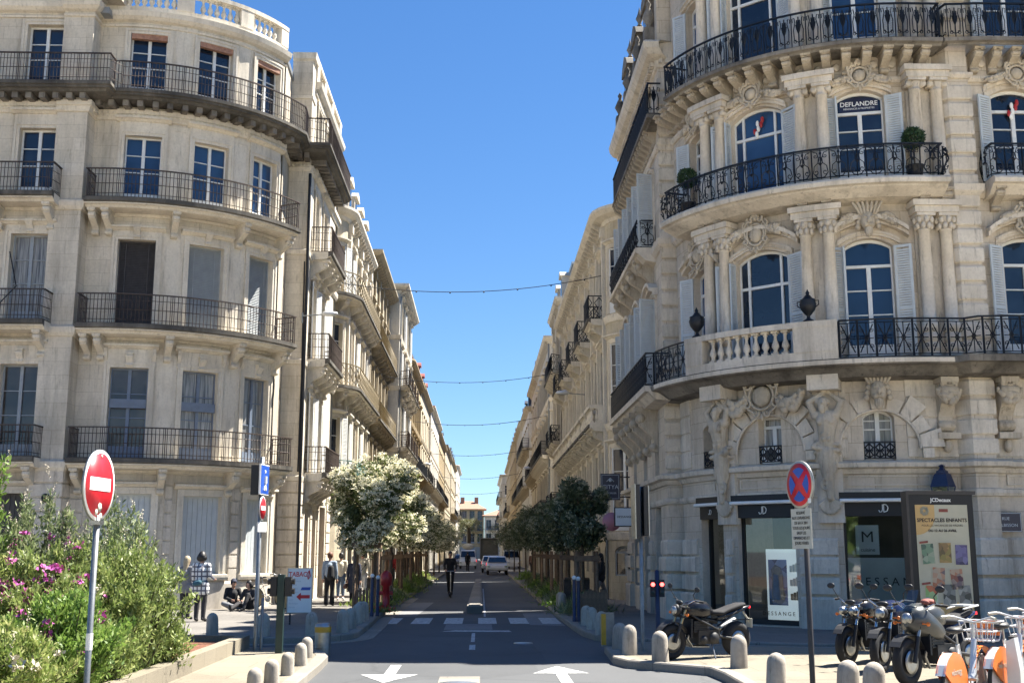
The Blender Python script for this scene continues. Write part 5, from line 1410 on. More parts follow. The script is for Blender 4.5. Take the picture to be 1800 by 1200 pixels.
RB('narrow stone house with a red plastered mansard', -1, 98.1, 117, -5.35, 16.2, [4.4,8.2,11.8], 'stone_street', 'stone_street', 2.8, 0, ('plaster_red',2.6), [(0,'each','iron_black'),(1,'each','iron_black')], awn=('cloth_cream',1))
RB('cream house with deep balconies beyond the red mansard', -1, 117.1, 140, -5.2, 16.6, [4.4,8.2,12.0], 'stone_white', 'stone_pale_trim', 3.0, 0, None, [(0,'long','iron_black'),(1,'long','iron_black')])
RB('stone house with dark slate mansard halfway down the left row', -1, 140.1, 165, -5.3, 16.2, [4.4,8.2,12.0], 'stone_ochre', 'stone_street', 3.0, 0, ('slate',2.4), [(1,'long','iron_black')])
RB('plain stone house far down the left row', -1, 165.1, 195, -5.2, 17.0, [4.4,8.2,12.0], 'stone_street', 'stone_street', 3.2, 0, None, [(0,'each','iron_black')])
RB('stone house with slate roof near the far end of the left row', -1, 195.1, 225, -5.1, 17.4, [4.4,8.2,12.4], 'stone_street', 'stone_ochre', 3.2, 0, ('slate',2.0), [(1,'long','iron_black')])
RB('last corner house of the left row with a rounded end under a low roof', -1, 225.1, 254, -4.7, 18.6, [4.6,8.8,13.0], 'stone_white', 'stone_pale_trim', 3.2, 2.0, None, [(0,'long','iron_black'),(1,'long','iron_black')])
RB('long gold stone house with stone balustrade balconies, beside the ornate corner building', 1, 42.5, 66.9, 4.9, 15.1, [2.6,6.75,10.95], 'stone_street', 'stone_pale_trim', 2.5, 1.4, None, [(1,'stone','iron_black'),(2,'alt','iron_black')], ww=1.1, ground='base', shut=None, wh=[3.1,3.0,2.6], eave=.6, pil=True)
RB('tall stone house with carved mansard and black rounded balconies', 1, 67.5, 74.8, 4.85, 17.0, [4.4,8.4,12.6], 'stone_street', 'stone_pale_trim', 2.5, 0, ('slate',2.4), [(0,'each','iron_black'),(1,'each','iron_black'),(2,'long','iron_black')], pil=True)
RB('pale stone house with heavy cornice after the carved mansard', 1, 78.2, 95.8, 4.75, 16.6, [4.4,8.4,12.4], 'stone_white', 'stone_pale_trim', 2.6, 0, None, [(0,'each','iron_black'),(1,'long','iron_black')], awn=('cloth_cream',0))
RB('stone house with tall dark slate mansard and dormers', 1, 96.2, 108.2, 4.8, 16.6, [4.4,8.4,12.4], 'stone_street', 'stone_street', 2.6, 0, ('slate',2.8), [(0,'each','iron_black'),(1,'long','iron_black')])
RB('stone house with black balconies on every floor halfway down the right row', 1, 112.6, 132, 4.75, 16.0, [4.4,8.2,12.0], 'stone_white', 'stone_street', 2.8, 0, ('slate',2.2), [(0,'long','iron_black'),(1,'long','iron_black'),(2,'long','iron_black')])
RB('grey stone house with a low roof far down the right row', 1, 132.7, 155, 4.8, 16.8, [4.4,8.2,12.0], 'stone_street', 'stone_street', 3.0, 0, None, [(1,'long','iron_black')])
RB('stone house with dormers far down the right row', 1, 155.7, 185, 4.7, 16.6, [4.4,8.2,12.0], 'stone_ochre', 'stone_street', 3.2, 0, ('slate',2.2), [(0,'long','iron_black')])
RB('stone house just before the white corner house', 1, 185.8, 214, 4.8, 16.4, [4.4,8.2,12.0], 'stone_street', 'stone_street', 3.2, 0, None, [(1,'long','iron_black')])
RB('white corner house with black balconies and shallow red roof closing the right row', 1, 218, 252, 4.0, 16.2, [4.4,8.2,12.0], 'stone_white', 'stone_white', 3.2, 0, None, [(0,'long','iron_black'),(1,'long','iron_black'),(2,'long','iron_black')], front=6)
# the buildings across the end of the street
def end_building(label, X0, X1, Y, H, mat, n, fl, roofh):
    b = thing('apartment_building', label, 'building', ((X0+X1)/2, Y, 0)); P = Path([(X0, Y), (X1, Y)]); sp = P.L/n
    ss = [sp*(i+.5) for i in range(n)]; ops = [(s, 1.3, z+.1, z+2.6, 0) for z in fl for s in ss]+[(s, 2.0, .1, 3.0, 0) for s in ss]
    wall(P, 0, P.L, -.1, H, ops, depth=.3).build('wall', mat, b)
    mb = MB(); sweep(mb, P, 0, P.L, [(0,H-.4),(.2,H-.35),(.6,H-.1),(.6,H+.1),(0,H+.12)])
    for z in fl: sweep(mb, P, 0, P.L, [(0,z-.2),(.12,z-.18),(.12,z),(0,z)])
    mb.build('cornice', mat, b)
    for z in fl:
        for s in ss: window(b, P, s, 1.3, z+.1, z+2.6, 0, 'tall', 'paint_slate_blue', pane=True, depth=.25)
    for s in ss: window(b, P, s, 2.0, .1, 3.0, 0, 'panel', 'shutter_grey', name='door', depth=.25)
    o = slab(b, P, 1, P.L-1, .8, fl[1], .25, mat); railing(P.sub(1.05, P.L-1.05, .72, True), fl[1], 1.0, 'bars', 2.5, 'iron_black', o)
    q = MB(); q.add([(X0-.7,Y-.7,H+.1),(X1+.7,Y-.7,H+.1),(X1+.7,Y+14,H+.1),(X0-.7,Y+14,H+.1),(X0+5,Y+6,H+roofh),(X1-3,Y+6,H+roofh)], [(0,1,5,4),(1,2,5),(2,3,4,5),(3,0,4),(0,3,2,1)]); q.build('roof', 'terracotta', b)
    q = MB()
    for x in (X0+P.L*.45, X1-2): q.box(x-.5,x+.5,Y+4,Y+5,H+.2,H+roofh+.9)
    q.build('chimney', 'terracotta', b); return b
end_building('ochre block with a red tiled roof closing the end of the street', -9.5, .8, 300, 12.6, 'stone_ochre', 5, [3.8,7.0,9.7], 2.4)
end_building('lower cream house with red tiles to the right of the ochre end block', .9, 12, 296, 10.8, 'stone_pale', 5, [3.8,7.2], 2.2)
# ------------------------------------------------------------ measured positions: ground point seen at a photo pixel
def G(px, py, z=PZ):
    u, v = px-900, py-600; p = R(10.43); yw = R(1.55)
    F = 2000*cos(p)+v*sin(p); Z = 2000*sin(p)-v*cos(p); t = (z-1.9)/Z
    return ((u*cos(yw)+F*sin(yw))*t, (-u*sin(yw)+F*cos(yw))*t, z)
def single(name, mb, mat, label, cat, loc, rz=0, group=None):
    o = mb.build(name, mat, None, False); o.location = loc; o.rotation_euler = (0,0,rz); return tag(o, label, cat, group)
# stone bollards: one mesh, each its own thing
bm_ = MB(); prof = [(.142,-.02),(.142,.0),(.138,.10),(.130,.35)]+[(.128*cos(a*pi/14), .35+.14*sin(a*pi/14)) for a in range(1, 7)]+[(0,.492)]
bm_.lathe(prof, n=20)
bme = bm_.mesh('stone_bollard', ['bollard_stone'])
bl = [((-5.77,25.4),'stone bollard beside the bushes near the woman in the checked shirt'), ((-4.6,25.0),'stone bollard right behind the grey pole of the blue walking sign'),
 ((-3.61,25.2),'stone bollard behind the steel drum bollard'), ((-3.05,26.0),'nearest of the shaded stone bollards lining the left kerb'),
 ((-3.02,27.3),'second of the shaded stone bollards lining the left kerb'), ((-3.06,29.1),'third of the shaded stone bollards lining the left kerb'), ((-3.08,30.0),'fourth of the shaded stone bollards lining the left kerb'), ((-3.08,30.9),'last shaded stone bollard on the left kerb before the blue posts'),
 (G(539,1155)[:2],'sunlit stone bollard at the tip of the left island'), (G(529,1169)[:2],'second sunlit stone bollard from the tip of the left island'), (G(505,1186)[:2],'third sunlit stone bollard along the left island kerb'), (G(477,1203)[:2],'sunlit stone bollard at the bottom edge of the photo on the left island'), (G(446,1223)[:2],'stone bollard on the left island cut off by the bottom of the photo'),
 ((2.60,20.4),'stone bollard next to the grey pole on the right island'), ((2.56,21.5),'stone bollard behind the grey pole beside the yellow banded post'), ((2.62,25.3),'shaded stone bollard on the right pavement corner'), ((2.58,26.9),'middle of the shaded stone bollards by the right kerb'), ((2.58,28.4),'farthest shaded stone bollard by the right kerb near the blue post'),
 ((2.95,19.2),'stone bollard by the front wheel of the lone motorcycle'), ((4.0,18.1),'sunlit stone bollard in front of the lone motorcycle rear wheel'), ((3.86,15.3),'sunlit stone bollard left of the no stopping sign pole'), ((4.42,14.1),'sunlit stone bollard right of the no stopping sign pole'), ((4.6,13.7),'stone bollard at the bottom edge in front of the three motorcycles'),
 ((-3.15,41.0),'small stone bollard by the left planting in the street'), ((-3.15,42.2),'second small stone bollard by the left planting in the street'), ((2.55,37.2),'small stone bollard by the right planting in the street'), ((2.55,36.2),'second small stone bollard by the right planting in the street')]
for i, ((x, y), lab) in enumerate(bl):
    o = bpy.data.objects.new('stone_bollard', bme); COL.objects.link(o); o.location = (x, y, PZ); o.rotation_euler = (0,0,i*1.7)
    sc = (.95+.08*((i*37 % 10)/10))*(.74 if 8 <= i <= 12 else 1); o.rotation_euler = (R(((i*29) % 7-3)*.8),R(((i*13) % 7-3)*.8),i*1.7); o.scale = (sc, sc, (.95+.10*((i*53 % 10)/10))*(.70 if 8 <= i <= 12 else 1)); tag(o, lab, 'bollard', 'rounded stone bollards')
# steel drum bollard and yellow banded post
mb = MB(); mb.lathe([(.15,0),(.15,.42)], n=20); mb.lathe([(.155,.42),(.155,.52)], n=20, mi=1); mb.lathe([(.15,.52),(.14,.57),(.10,.585),(0,.59)], n=20)
for z in (.14,.2): mb.lathe([(.153,z),(.156,z+.01),(.153,z+.02)], n=20)
single('steel_bollard', mb, ['steel','yellow_band'], 'fat brushed steel bollard with a yellow band on the left', 'bollard', (-2.93,21.9,0))
mb = MB(); mb.box(-.12,.12,-.08,.08,0,.62); mb.box(-.123,-.04,-.083,.083,.03,.60,1)
single('marker_post', mb, ['galvanised','yellow_band'], 'short square post with a yellow strip by the right kerb', 'bollard', (2.42,22.2,.0+PZ))
for i, (x, y, z, lab) in enumerate(((-3.0,32.3,1.05,'nearer dark blue post with white cap before the tree frame'), (-2.86,32.5,1.0,'dark blue post with white cap just right of its twin by the tree frame'), (2.40,29.8,1.05,'dark blue post with white cap at the right kerb corner'), (2.52,29.95,1.02,'dark blue post with white cap behind its twin at the right kerb corner'))):
    t = thing('street_post', lab, 'post', (x, y, PZ), 0, 'dark blue capped posts')
    mb = MB(); mb.lathe([(.055,0),(.055,z*.1),(.045,z*.11),(.045,z)], n=12); mb.build('pole', 'post_blue', t, False)
    mb = MB(); mb.ball((0,0,z+.05), .06, 10); mb.build('cap', 'sign_white', t, False)
# signs -------------------------------------------------------------
def sign_disc(par, r, z, rz, back, face, rim='sign_white'):
    d = MB(); d.lathe([(0.001,0),(r,0),(r,.02),(0.001,.02)], (0,0,0), 40, axis='Y'); o = d.build('sign_plate', back, par, False); o.location = (0,0,z); o.rotation_euler = (0,0,rz)
    e = MB(); e.lathe([(0.001,-.004),(r-.002,-.004),(r-.002,0),(0.001,0)], (0,0,0), 40, axis='Y'); e.build('rim', rim, o, False)
    e = MB(); e.lathe([(0.001,-.008),(r*.90,-.008),(r*.90,-.004),(0.001,-.004)], (0,0,0), 40, axis='Y'); e.build('face', face, o, False); return o
def pole(par, r, h, mat='galvanised', band=None):
    mb = MB(); mb.lathe([(r,0),(r,h),(0,h+.01)], n=12)
    o = mb.build('pole', mat, par, False)
    if band: b = MB(); b.lathe([(r+.003,band),(r+.003,band+.16)], n=12); b.build('sticker', 'sign_white', o, False)
    return o
def clamps(par, zs, r=.035):
    for z in zs:
        mb = MB(); mb.box(-.05,.05,-r-.02,r+.02,z-.02,z+.02); mb.build('clamp', 'steel', par, False)
t = thing('no_entry_sign', 'large red no entry sign on a grey pole in front of the bushes', 'road sign', (-3.83,11.6,PZ))
pole(t, .031, 2.12, 'galvanised', .82)
o = sign_disc(t, .355, 2.42, R(84), 'galvanised', 'sign_red'); mb = MB(); mb.box(-.235,.235,-.014,-.009,-.055,.075); mb.build('bar', 'sign_white', o, False)
for cx, cz, r_ in ((.02,-.22,.05),(-.05,-.27,.035),(.05,-.31,.04),(0,.29,.02)):
    mb = MB(); mb.lathe([(0.001,-.011),(r_,-.011),(r_*.9,-.009)], (cx,0,cz), 7, axis='Y'); mb.build('sticker_remnant', 'sign_cream', o, False)
clamps(t, (2.05,))
t = thing('pedestrian_sign_post', 'grey pole with a blue walking sign above a small no entry sign', 'road sign', (-4.1,21.5,PZ))
pole(t, .04, 3.5); mb = MB(); mb.box(-.27,.27,0,.03,2.80,3.36); o = mb.build('sign_plate', 'sign_white', t, False); o.rotation_euler = (0,0,R(84)); o.location = (.07,-.06,0)
mb = MB(); mb.box(-.25,.25,-.006,-.002,2.82,3.34); mb.build('face', 'sign_blue', o, False)
mb = MB(); mb.tube([(0,-.01,3.0),(0,-.01,3.14)], .035, 6); mb.ball((0,-.01,3.22), .035, 8, sc=(1,.3,1)); mb.tube([(0,-.01,3.0),(-.06,-.01,2.88)], .02, 5); mb.tube([(0,-.01,3.0),(.06,-.01,2.88)], .02, 5); mb.tube([(0,-.01,3.12),(.08,-.01,3.03)], .016, 5); mb.build('walking_figure', 'sign_white', o, False)
o = sign_disc(t, .225, 2.55, R(86), 'galvanised', 'sign_red'); o.location = (.05,-.05,2.55); mb = MB(); mb.box(-.15,.15,-.014,-.009,-.035,.045); mb.build('bar', 'sign_white', o, False)
mb = MB(); mb.box(-.12,.12,-.01,.01,2.12,2.30); o = mb.build('plate', 'sign_white', t, False); o.rotation_euler = (0,0,R(60)); o.location = (.05,-.05,0)
mb = MB(); mb.box(-.07,.07,-.10,.10,2.80,3.35); o = mb.build('signal_box', 'black_plastic', t, False); o.location = (-.11,0,0)
mb = MB(); mb.lathe([(.028,0),(.028,.92),(0,.93)], n=10); single('slim_post', mb, 'galvanised', 'short slim grey post beside the pole of the walking sign', 'post', (-4.0,21.55,PZ))
t = thing('traffic_signal', 'waist high dark green traffic signal seen from behind on the left island', 'traffic light', (-3.56,20.9,PZ))
mb = MB(); mb.box(-.06,.06,-.06,.06,0,1.36); mb.build('pole', 'post_green', t, False)
for sx in (-1, 1):
    mb = MB(); mb.box(sx*.13-.055,sx*.13+.055,-.07,.07,.98,1.32); o = mb.build('signal_head', 'black_plastic', t, False)
    for z in (1.07,1.24): mb = MB(); mb.tube([(sx*.185,0,z),(sx*.24,0,z)], [.05,.055], 10); mb.build('visor', 'black_plastic', o, False)
t = thing('traffic_signal', 'low dark blue post with two lit red lamps on the right pavement corner', 'traffic light', (3.9,25.6,PZ))
mb = MB(); mb.lathe([(.055,0),(.05,1.35),(0,1.37)], n=12); mb.build('pole', 'post_blue', t, False)
for sx in (-1, 1):
    mb = MB(); mb.box(sx*.10-.055,sx*.10+.055,-.06,.06,.78,1.15); o = mb.build('signal_head', 'black_plastic', t, False)
    mb = MB(); mb.lathe([(0.001,-.07),(.042,-.066),(.045,-.06)], (sx*.10,0,1.05), 14, axis='Y'); mb.build('lamp', 'lamp_red', o, False)
    mb = MB(); mb.lathe([(0.001,-.07),(.042,-.066),(.045,-.06)], (sx*.10,0,.88), 14, axis='Y'); mb.build('lens', 'post_green', o, False)
t = thing('sign_post', 'tall thin grey pole with two dark sign boxes seen edge on, right island', 'road sign', (2.96,21.3,PZ))
pole(t, .035, 2.95)
for x, z0, z1 in ((-.07,2.0,2.98),(.07,2.05,2.95)):
    mb = MB(); mb.box(x-.035,x+.035,-.28,.28,z0,z1); mb.build('sign_box', 'black_plastic', t, False); mb = MB(); mb.box(x*1.75-.008,x*1.75+.008,-.29,.29,z0-.01,z1+.01); mb.build('sign_plate', 'steel', t, False)
mb = MB(); mb.box(-.012,.012,-.02,.02,2.0,2.6); mb.build('bracket', 'steel', t, False)
t = thing('no_stopping_sign', 'round blue and red no stopping sign with a worn cream text plate below', 'road sign', (4.10,14.45,PZ))
pole(t, .035, 2.78, 'panel_brown'); RZ = R(-72)
o = sign_disc(t, .30, 2.60, RZ, 'galvanised', 'sign_red', 'sign_cream'); o.location = (-.06,-.02,2.60)
for k in range(4):
    a = k*pi/2; q = MB(); pts = [(.215*cos(a+b)*(1), .215*sin(a+b)) for b in (-.62,-.3,0,.3,.62)]+[(.075*cos(a+.0)+.0*cos(a), .075*sin(a))]
    q.prism(pts, -.012, -.0085); q.build('segment', 'sign_blue', o, False)
mb = MB(); mb.box(.19,.25,-.013,-.010,-.24,-.18); q = mb.build('sticker', 'sign_white', o, False)
mb = MB(); mb.box(-.25,.25,0,.012,-.27,.27); o = mb.build('text_plate', 'sign_cream', t, False); o.location = (-.06,-.02,2.05); o.scale = (.88,1,.92); o.rotation_euler = (0,0,RZ)
for i, s in enumerate(('RÉSERVÉ','AUX LIVRAISONS','DE 6H À 20H','TOUS LES JOURS','SAUF LES','DIMANCHES ET','JOURS FÉRIÉS')):
    text('lettering', s, .058, 'black_frame', o, (0,-.003,.21-.068*i), (R(90),0,0), .001)
clamps(t, (2.60,2.05))
# street lamp heads on wall brackets, left and right, and farther ones
def wall_lamp(lab, x, y, z, sx, sc=1.0):
    t = thing('wall_street_lamp', lab, 'street lamp', (x, y, z), 0, 'lamps on wall brackets over the street')
    mb = MB(); mb.tube([(0,0,0),(sx*.35*sc,0,.02),(sx*.8*sc,0,.06)], .025*sc, 6); mb.tube([(0,0,-.25),(0,0,.12)], .03, 6); mb.build('arm', 'galvanised', t, False)
    mb = MB(); M_ = Matrix.Rotation(R(90), 3, 'Y'); mb.ball((sx*1.05*sc,0,.08), .30*sc, 12, sc=(1.1,.55,.34)); mb.lathe([(.05,.22),(.12,.14),(.16,.1)], (sx*.95*sc,0,0), 10); mb.build('lamp_head', 'silver_paint', t, False)
wall_lamp('pale street lamp on a bracket by the drainpipe of the left corner building', -6.25, 39.0, 9.95, 1, .9)
wall_lamp('dark street lamp bracket on the long gold house on the right', 4.8, 52.0, 9.0, -1)
wall_lamp('small street lamp bracket far down the left row', -5.2, 88.0, 8.4, 1); wall_lamp('small street lamp bracket far down the right row', 4.75, 92.0, 8.4, -1)
# lantern on the right wall
t = thing('wall_lantern', 'dark traditional four sided lantern above the poster panel', 'street lamp', (10.6,26.0,3.35))
mb = MB(); mb.lathe([(.30,.0),(.20,.28),(.14,.32),(.14,.36),(.09,.38),(.05,.44),(.08,.48),(0,.52)], n=4, arc=None, smooth=False); mb.build('hood', 'post_blue', t, False)
mb = MB(); mb.lathe([(.20,-.45),(.27,-.01)], n=4, smooth=False); mb.build('pane', 'shop_glass', t, False)
mb = MB()
for k in range(4): a = k*pi/2; mb.tube([(.28*cos(a),.28*sin(a),0),(.20*cos(a),.20*sin(a),-.46)], .014, 5)
mb.lathe([(.21,-.48),(.21,-.44)], n=4, smooth=False); mb.tube([(0,0,-.46),(0,.2,-.7),(0,.5,-.7)], .02, 6); mb.build('frame', 'post_blue', t, False)
# street name plaque
t = thing('street_name_plaque', 'dark blue street name plaque on the stone wall at the far right', 'sign', (12.0,26.04,2.55))
mb = MB(); mb.box(-.36,.36,-.03,.0,-.22,.22); mb.build('plate', 'navy_panel', t, False)
mb = MB(); rect_frame(mb, -.35,.35,-.21,.21,.012,-.034,-.03); mb.build('border', 'panel_grey', t, False)
text('lettering', 'RUE', .10, 'panel_grey', t, (0,-.034,.08), (R(90),0,0), .002); text('lettering', "D'ALBISSON", .10, 'panel_grey', t, (0,-.034,-.07), (R(90),0,0), .002)
# poster panel -------------------------------------------------------
t = thing('poster_panel', 'tall black framed advertising panel with a children theatre poster', 'advertising panel', (8.97,22.3,PZ), R(4)); t.scale = (1.02,1,1.0)
mb = MB(); mb.box(-.64,.64,-.10,.10,.35,2.86); mb.build('cabinet', 'black_frame', t, False)
mb = MB(); mb.box(-.69,-.64,-.12,.12,0,2.92); mb.box(-.64,.70,-.12,.12,2.86,2.93); mb.build('frame', 'panel_brown', t, False)
mb = MB(); mb.box(-.58,.58,-.09,.09,0,.35); mb.build('foot', 'panel_brown', t, False)
mb = MB(); mb.box(-.52,.52,-.107,-.101,.55,2.66); po = mb.build('poster', 'paper_cream', t, False)
text('lettering', 'JCDecaux', .10, 'sign_white', t, (0,-.104,2.75), (R(90),0,0), .002, bold=.002)
def flatp(poly, y, mat, nm, par): q = MB(); q.prism(poly, y-.002, y); return q.build(nm, mat, par, False)
flatp([(-.52,2.66),(-.52,2.08)]+[(-.52+.38*sin(a), 2.46-.38*cos(a)+.0) for a in [i*pi/16 for i in range(0,9)]]+[(-.14,2.66)], -.108, 'gold_paper', 'orange_shape', po)
flatp([(-.52,.55),(.52,.55),(.52,.82),(-.52,.78)], -.108, 'gold_paper', 'orange_band', po)
q = MB()
for k in range(7): a = k*2*pi/7; q.lathe([(0.001,-.114),(.035,-.114)], (-.34+.06*cos(a),0,2.54+.06*sin(a)), 8, axis='Y')
q.build('flower_shape', 'paper_cream', po, False)
flatp([(-.05,2.52),(.13,2.52),(.13,2.58),(-.05,2.58)], -.110, 'plaster_red', 'badge', po)
text('lettering', 'SPECTACLES ENFANTS', .098, 'cloth_dark', po, (0,-.112,2.36), (R(90),0,0), .001, bold=.0025)
text('lettering', 'POUR LES VACANCES DE PÂQUES', .054, 'panel_brown', po, (0,-.112,2.26), (R(90),0,0), .001)
text('lettering', 'DU 12 AU 26 AVRIL', .066, 'cloth_dark', po, (0,-.112,2.16), (R(90),0,0), .001, bold=.002)
text('lettering', 'LE MERCREDI · SAMEDI · LUNDI · JEUDI', .042, 'paper_cream', po, (0,-.112,.74), (R(90),0,0), .001)
for (x, z, mt, rr_) in ((-.32,1.72,'green',4),(.02,1.74,'amber',0),(.34,1.70,'blue',-1),(-.14,1.27,'red',-4),(.22,1.24,'red',4),(-.30,.93,'sky',-3),(.05,.95,'dark',0),(.36,.93,'dark',4)):
    q = MB(); c, s_ = cos(R(rr_)), sin(R(rr_)); rc_ = lambda w_, h: [(x+a*c-b*s_, z+a*s_+b*c) for a, b in ((-w_,-h),(w_,-h),(w_,h),(-w_,h))]
    q.prism(rc_(.135,.205), -.113, -.111); o = q.build('small_picture', 'paper_cream', po, False); q = MB(); q.prism(rc_(.12,.19), -.116, -.1135); q.build('print', 'picture_'+mt, o, False)
for x, z in ((-.40,1.95),(-.40,1.17)): flatp([(x-.08,z-.04),(x+.09,z-.02),(x+.09,z+.02),(x-.08,z)], -.118, 'plaster_red', 'ribbon', po)
# shop signs sticking out on the right
t = thing('hanging_shop_sign', 'dark navy hanging sign with a small crest and pale lettering', 'shop sign', (4.55,37.6,3.55), R(0))
mb = MB(); mb.box(-.62,.02,-.05,.05,0,.86); mb.build('panel', 'navy_panel', t, False)
mb = MB(); mb.tube([(.03,0,.75),(.35,0,.75)], .02, 6); mb.tube([(.03,0,.1),(.35,0,.1)], .02, 6); mb.build('bracket', 'iron_black', t, False)
mb = MB(); rect_frame(mb, -.58,-.02,.04,.82,.012,-.054,-.05); mb.build('border', 'panel_grey', t, False)
text('lettering', 'CITYA', .19, 'panel_grey', t, (-.30,-.055,.42), (R(90),0,0), .002); text('lettering', 'IMMOBILIER', .075, 'panel_grey', t, (-.30,-.055,.22), (R(90),0,0), .002)
mb = MB(); mb.lathe([(0.001,-.056),(.05,-.056),(.05,-.05)], (-.3,0,.64), 12, axis='Y'); mb.tube([(-.42,-.054,.60),(-.3,-.054,.72),(-.18,-.054,.60)], .012, 5); mb.build('crest', 'panel_grey', t, False)
t = thing('hanging_shop_sign', 'round plain pink hanging sign below the navy one', 'shop sign', (4.5,37.6,2.85))
mb = MB(); mb.lathe([(0.001,-.05),(.30,-.05),(.30,.05),(0.001,.05)], (-.22,0,0), 28, axis='Y'); mb.build('panel', 'pink_paint', t, False)
mb = MB(); mb.tube([(.10,0,.0),(.38,0,.0)], .02, 6); mb.build('bracket', 'iron_black', t, False)
t = thing('hanging_shop_sign', 'square grey hanging sign of the salon beside the pink disc', 'shop sign', (4.46,33.4,2.88))
mb = MB(); mb.box(-.58,.0,-.04,.04,-.28,.28); mb.build('panel', 'black_frame', t, False); mb = MB(); mb.box(-.55,-.03,-.045,-.04,-.25,.25); mb.build('face', 'panel_grey', t, False)
text('lettering', 'DESSANGE', .09, 'black_frame', t, (-.29,-.047,0), (R(90),0,0), .002, bold=.001); mb = MB(); mb.tube([(.0,0,-.25),(.43,0,-.25)], .018, 6); mb.build('bracket', 'iron_black', t, False)
# TABAC board
t = thing('tobacco_shop_board', 'white standing sign board with red lettering and a red arrow', 'sign board', G(525,1096)[:2]+(PZ,), R(8))
mb = MB(); mb.box(-.31,.31,-.03,.03,.26,1.36); b_ = mb.build('board', 'sign_white', t, False)
mb = MB(); rect_frame(mb, -.31,.31,.26,1.36,.02,-.036,-.03); mb.build('border', 'steel', b_, False)
for x in (-.22,.22): mb = MB(); mb.box(x-.02,x+.02,-.18,.18,0,.04); mb.box(x-.02,x+.02,-.02,.02,.0,.26); mb.build('leg', 'black_plastic', t, False)
text('lettering', 'TABAC', .165, 'sign_red', b_, (-.055,-.033,1.20), (R(90),0,0), .002, bold=.002, sx=.85)
for i, s in enumerate(('Bimbeloterie','Timbres','Papeterie','Confiserie','Jeux','Loto','Recharges','Cartes')): text('lettering', s, .055, 'panel_grey', b_, (-.26,-.033,1.04-.09*i), (R(90),0,0), .001, align='LEFT')
flatp([(-.08,.66),(.03,.76),(.03,.70),(.25,.70),(.25,.62),(.03,.62),(.03,.56)], -.034, 'sign_red', 'arrow', b_); flatp([(.02,.82),(.25,.82),(.27,.89),(.05,.89)], -.034, 'sign_blue', 'badge', b_)
q = MB(); q.tube([(.22,-.034,1.30),(.16,-.034,1.2),(.20,-.034,1.08),(.25,-.034,1.16),(.22,-.034,1.30)], .010, 5); q.tube([(.215,-.034,1.26),(.205,-.034,1.1)], .008, 5); q.build('emblem', 'sign_red', b_, False)
# urns and topiary
def urn(lab, s):
    (x, y, z), a = carc.frame(s, .84, L1+.93); t = thing('balcony_urn', lab, 'urn', (x, y, z), a, 'dark urns on the stone balustrade')
    mb = MB(); mb.lathe([(.13,0),(.13,.03),(.05,.08),(.04,.14),(.09,.19),(.17,.30),(.20,.42),(.17,.50),(.185,.53),(.11,.57),(.06,.64),(.035,.66),(.05,.70),(.02,.75),(0,.80)], n=16); mb.build('vase', 'iron_black', t, False)
    for sx in (-1, 1): mb = MB(); mb.tube([(sx*.17,0,.34),(sx*.25,0,.40),(sx*.25,0,.50),(sx*.17,0,.50)], .014, 5); mb.build('handle', 'iron_black', t, False)
urn('dark metal urn on the left end of the stone balustrade', cB0+.3); urn('dark metal urn on the right end of the stone balustrade', cB1-.55)
rl = np.random.default_rng(11)
def topiary(lab, s):
    (x, y, z), a = carc.frame(s, .42, L2); t = thing('potted_topiary', lab, 'potted plant', (x, y, z), 0, 'clipped ball plants on the upper balcony')
    mb = MB(); mb.lathe([(.15,0),(.20,.36),(.22,.38),(.0,.36)], n=12); mb.build('pot', 'black_plastic', t, False)
    mb = MB(); mb.tube([(0,0,.36),(0,0,.85)], .02, 6); mb.build('stem', 'bark', t, False)
    d = rl.normal(size=(2200,3)); d /= np.linalg.norm(d, axis=1)[:,None]; Pn = d*(.27*(.75+.25*rl.random(2200)))[:,None]+np.array([0,0,1.08]); V, F = leaves(Pn, .06, .035, rl); npmesh('foliage', V, F, 'leaf_box', t)
topiary('round clipped bush in a pot at the right end of the upper balcony', carc.L-.75); topiary('round clipped bush in a pot at the left end of the upper balcony', cs(-66))
# overhead light cables
for i, (y, z, n) in enumerate(((44.5,12.5,9),(66,12.0,8),(88,11.9,7),(112,11.5,6),(140,11.0,6),(170,10.6,5))):
    t = thing('light_cable', ('nearest thin cable strung high across the street','second thin cable across the street','third thin cable across the street','fourth thin cable across the street','fifth thin cable across the street','farthest thin cable across the street')[i], 'cable', (0, y, z), 0, 'festoon cables across the street')
    mb = MB(); pts = [(-6+10.8*k/16, 0, -.55*4*(k/16)*(1-k/16)+.3*(k/16)) for k in range(17)]; mb.tube(pts, .015 if i < 2 else .02, 4, smooth=False); mb.build('wire', 'iron_black', t, False)
    mb = MB()
    for k in range(1, 16, 2): mb.ball((pts[k][0], 0, pts[k][2]-.03), .035, 6)
    mb.build('bulbs', 'black_plastic', t, False)
# fire hydrant, litter bin
t = thing('fire_hydrant', 'red fire hydrant standing under the wooden tree frame', 'hydrant', G(678,1075)[:2]+(PZ,))
mb = MB(); mb.lathe([(.16,0),(.16,.06),(.11,.08),(.11,.75),(.17,.78),(.18,1.0),(.15,1.12),(.06,1.2),(0,1.21)], n=14); mb.build('body', 'hydrant_red', t, False)
for a in (0, pi): mb = MB(); mb.tube([(0,0,.55),(.2*cos(a),.0,.55)], .06, 8); mb.build('outlet', 'hydrant_red', t, False)
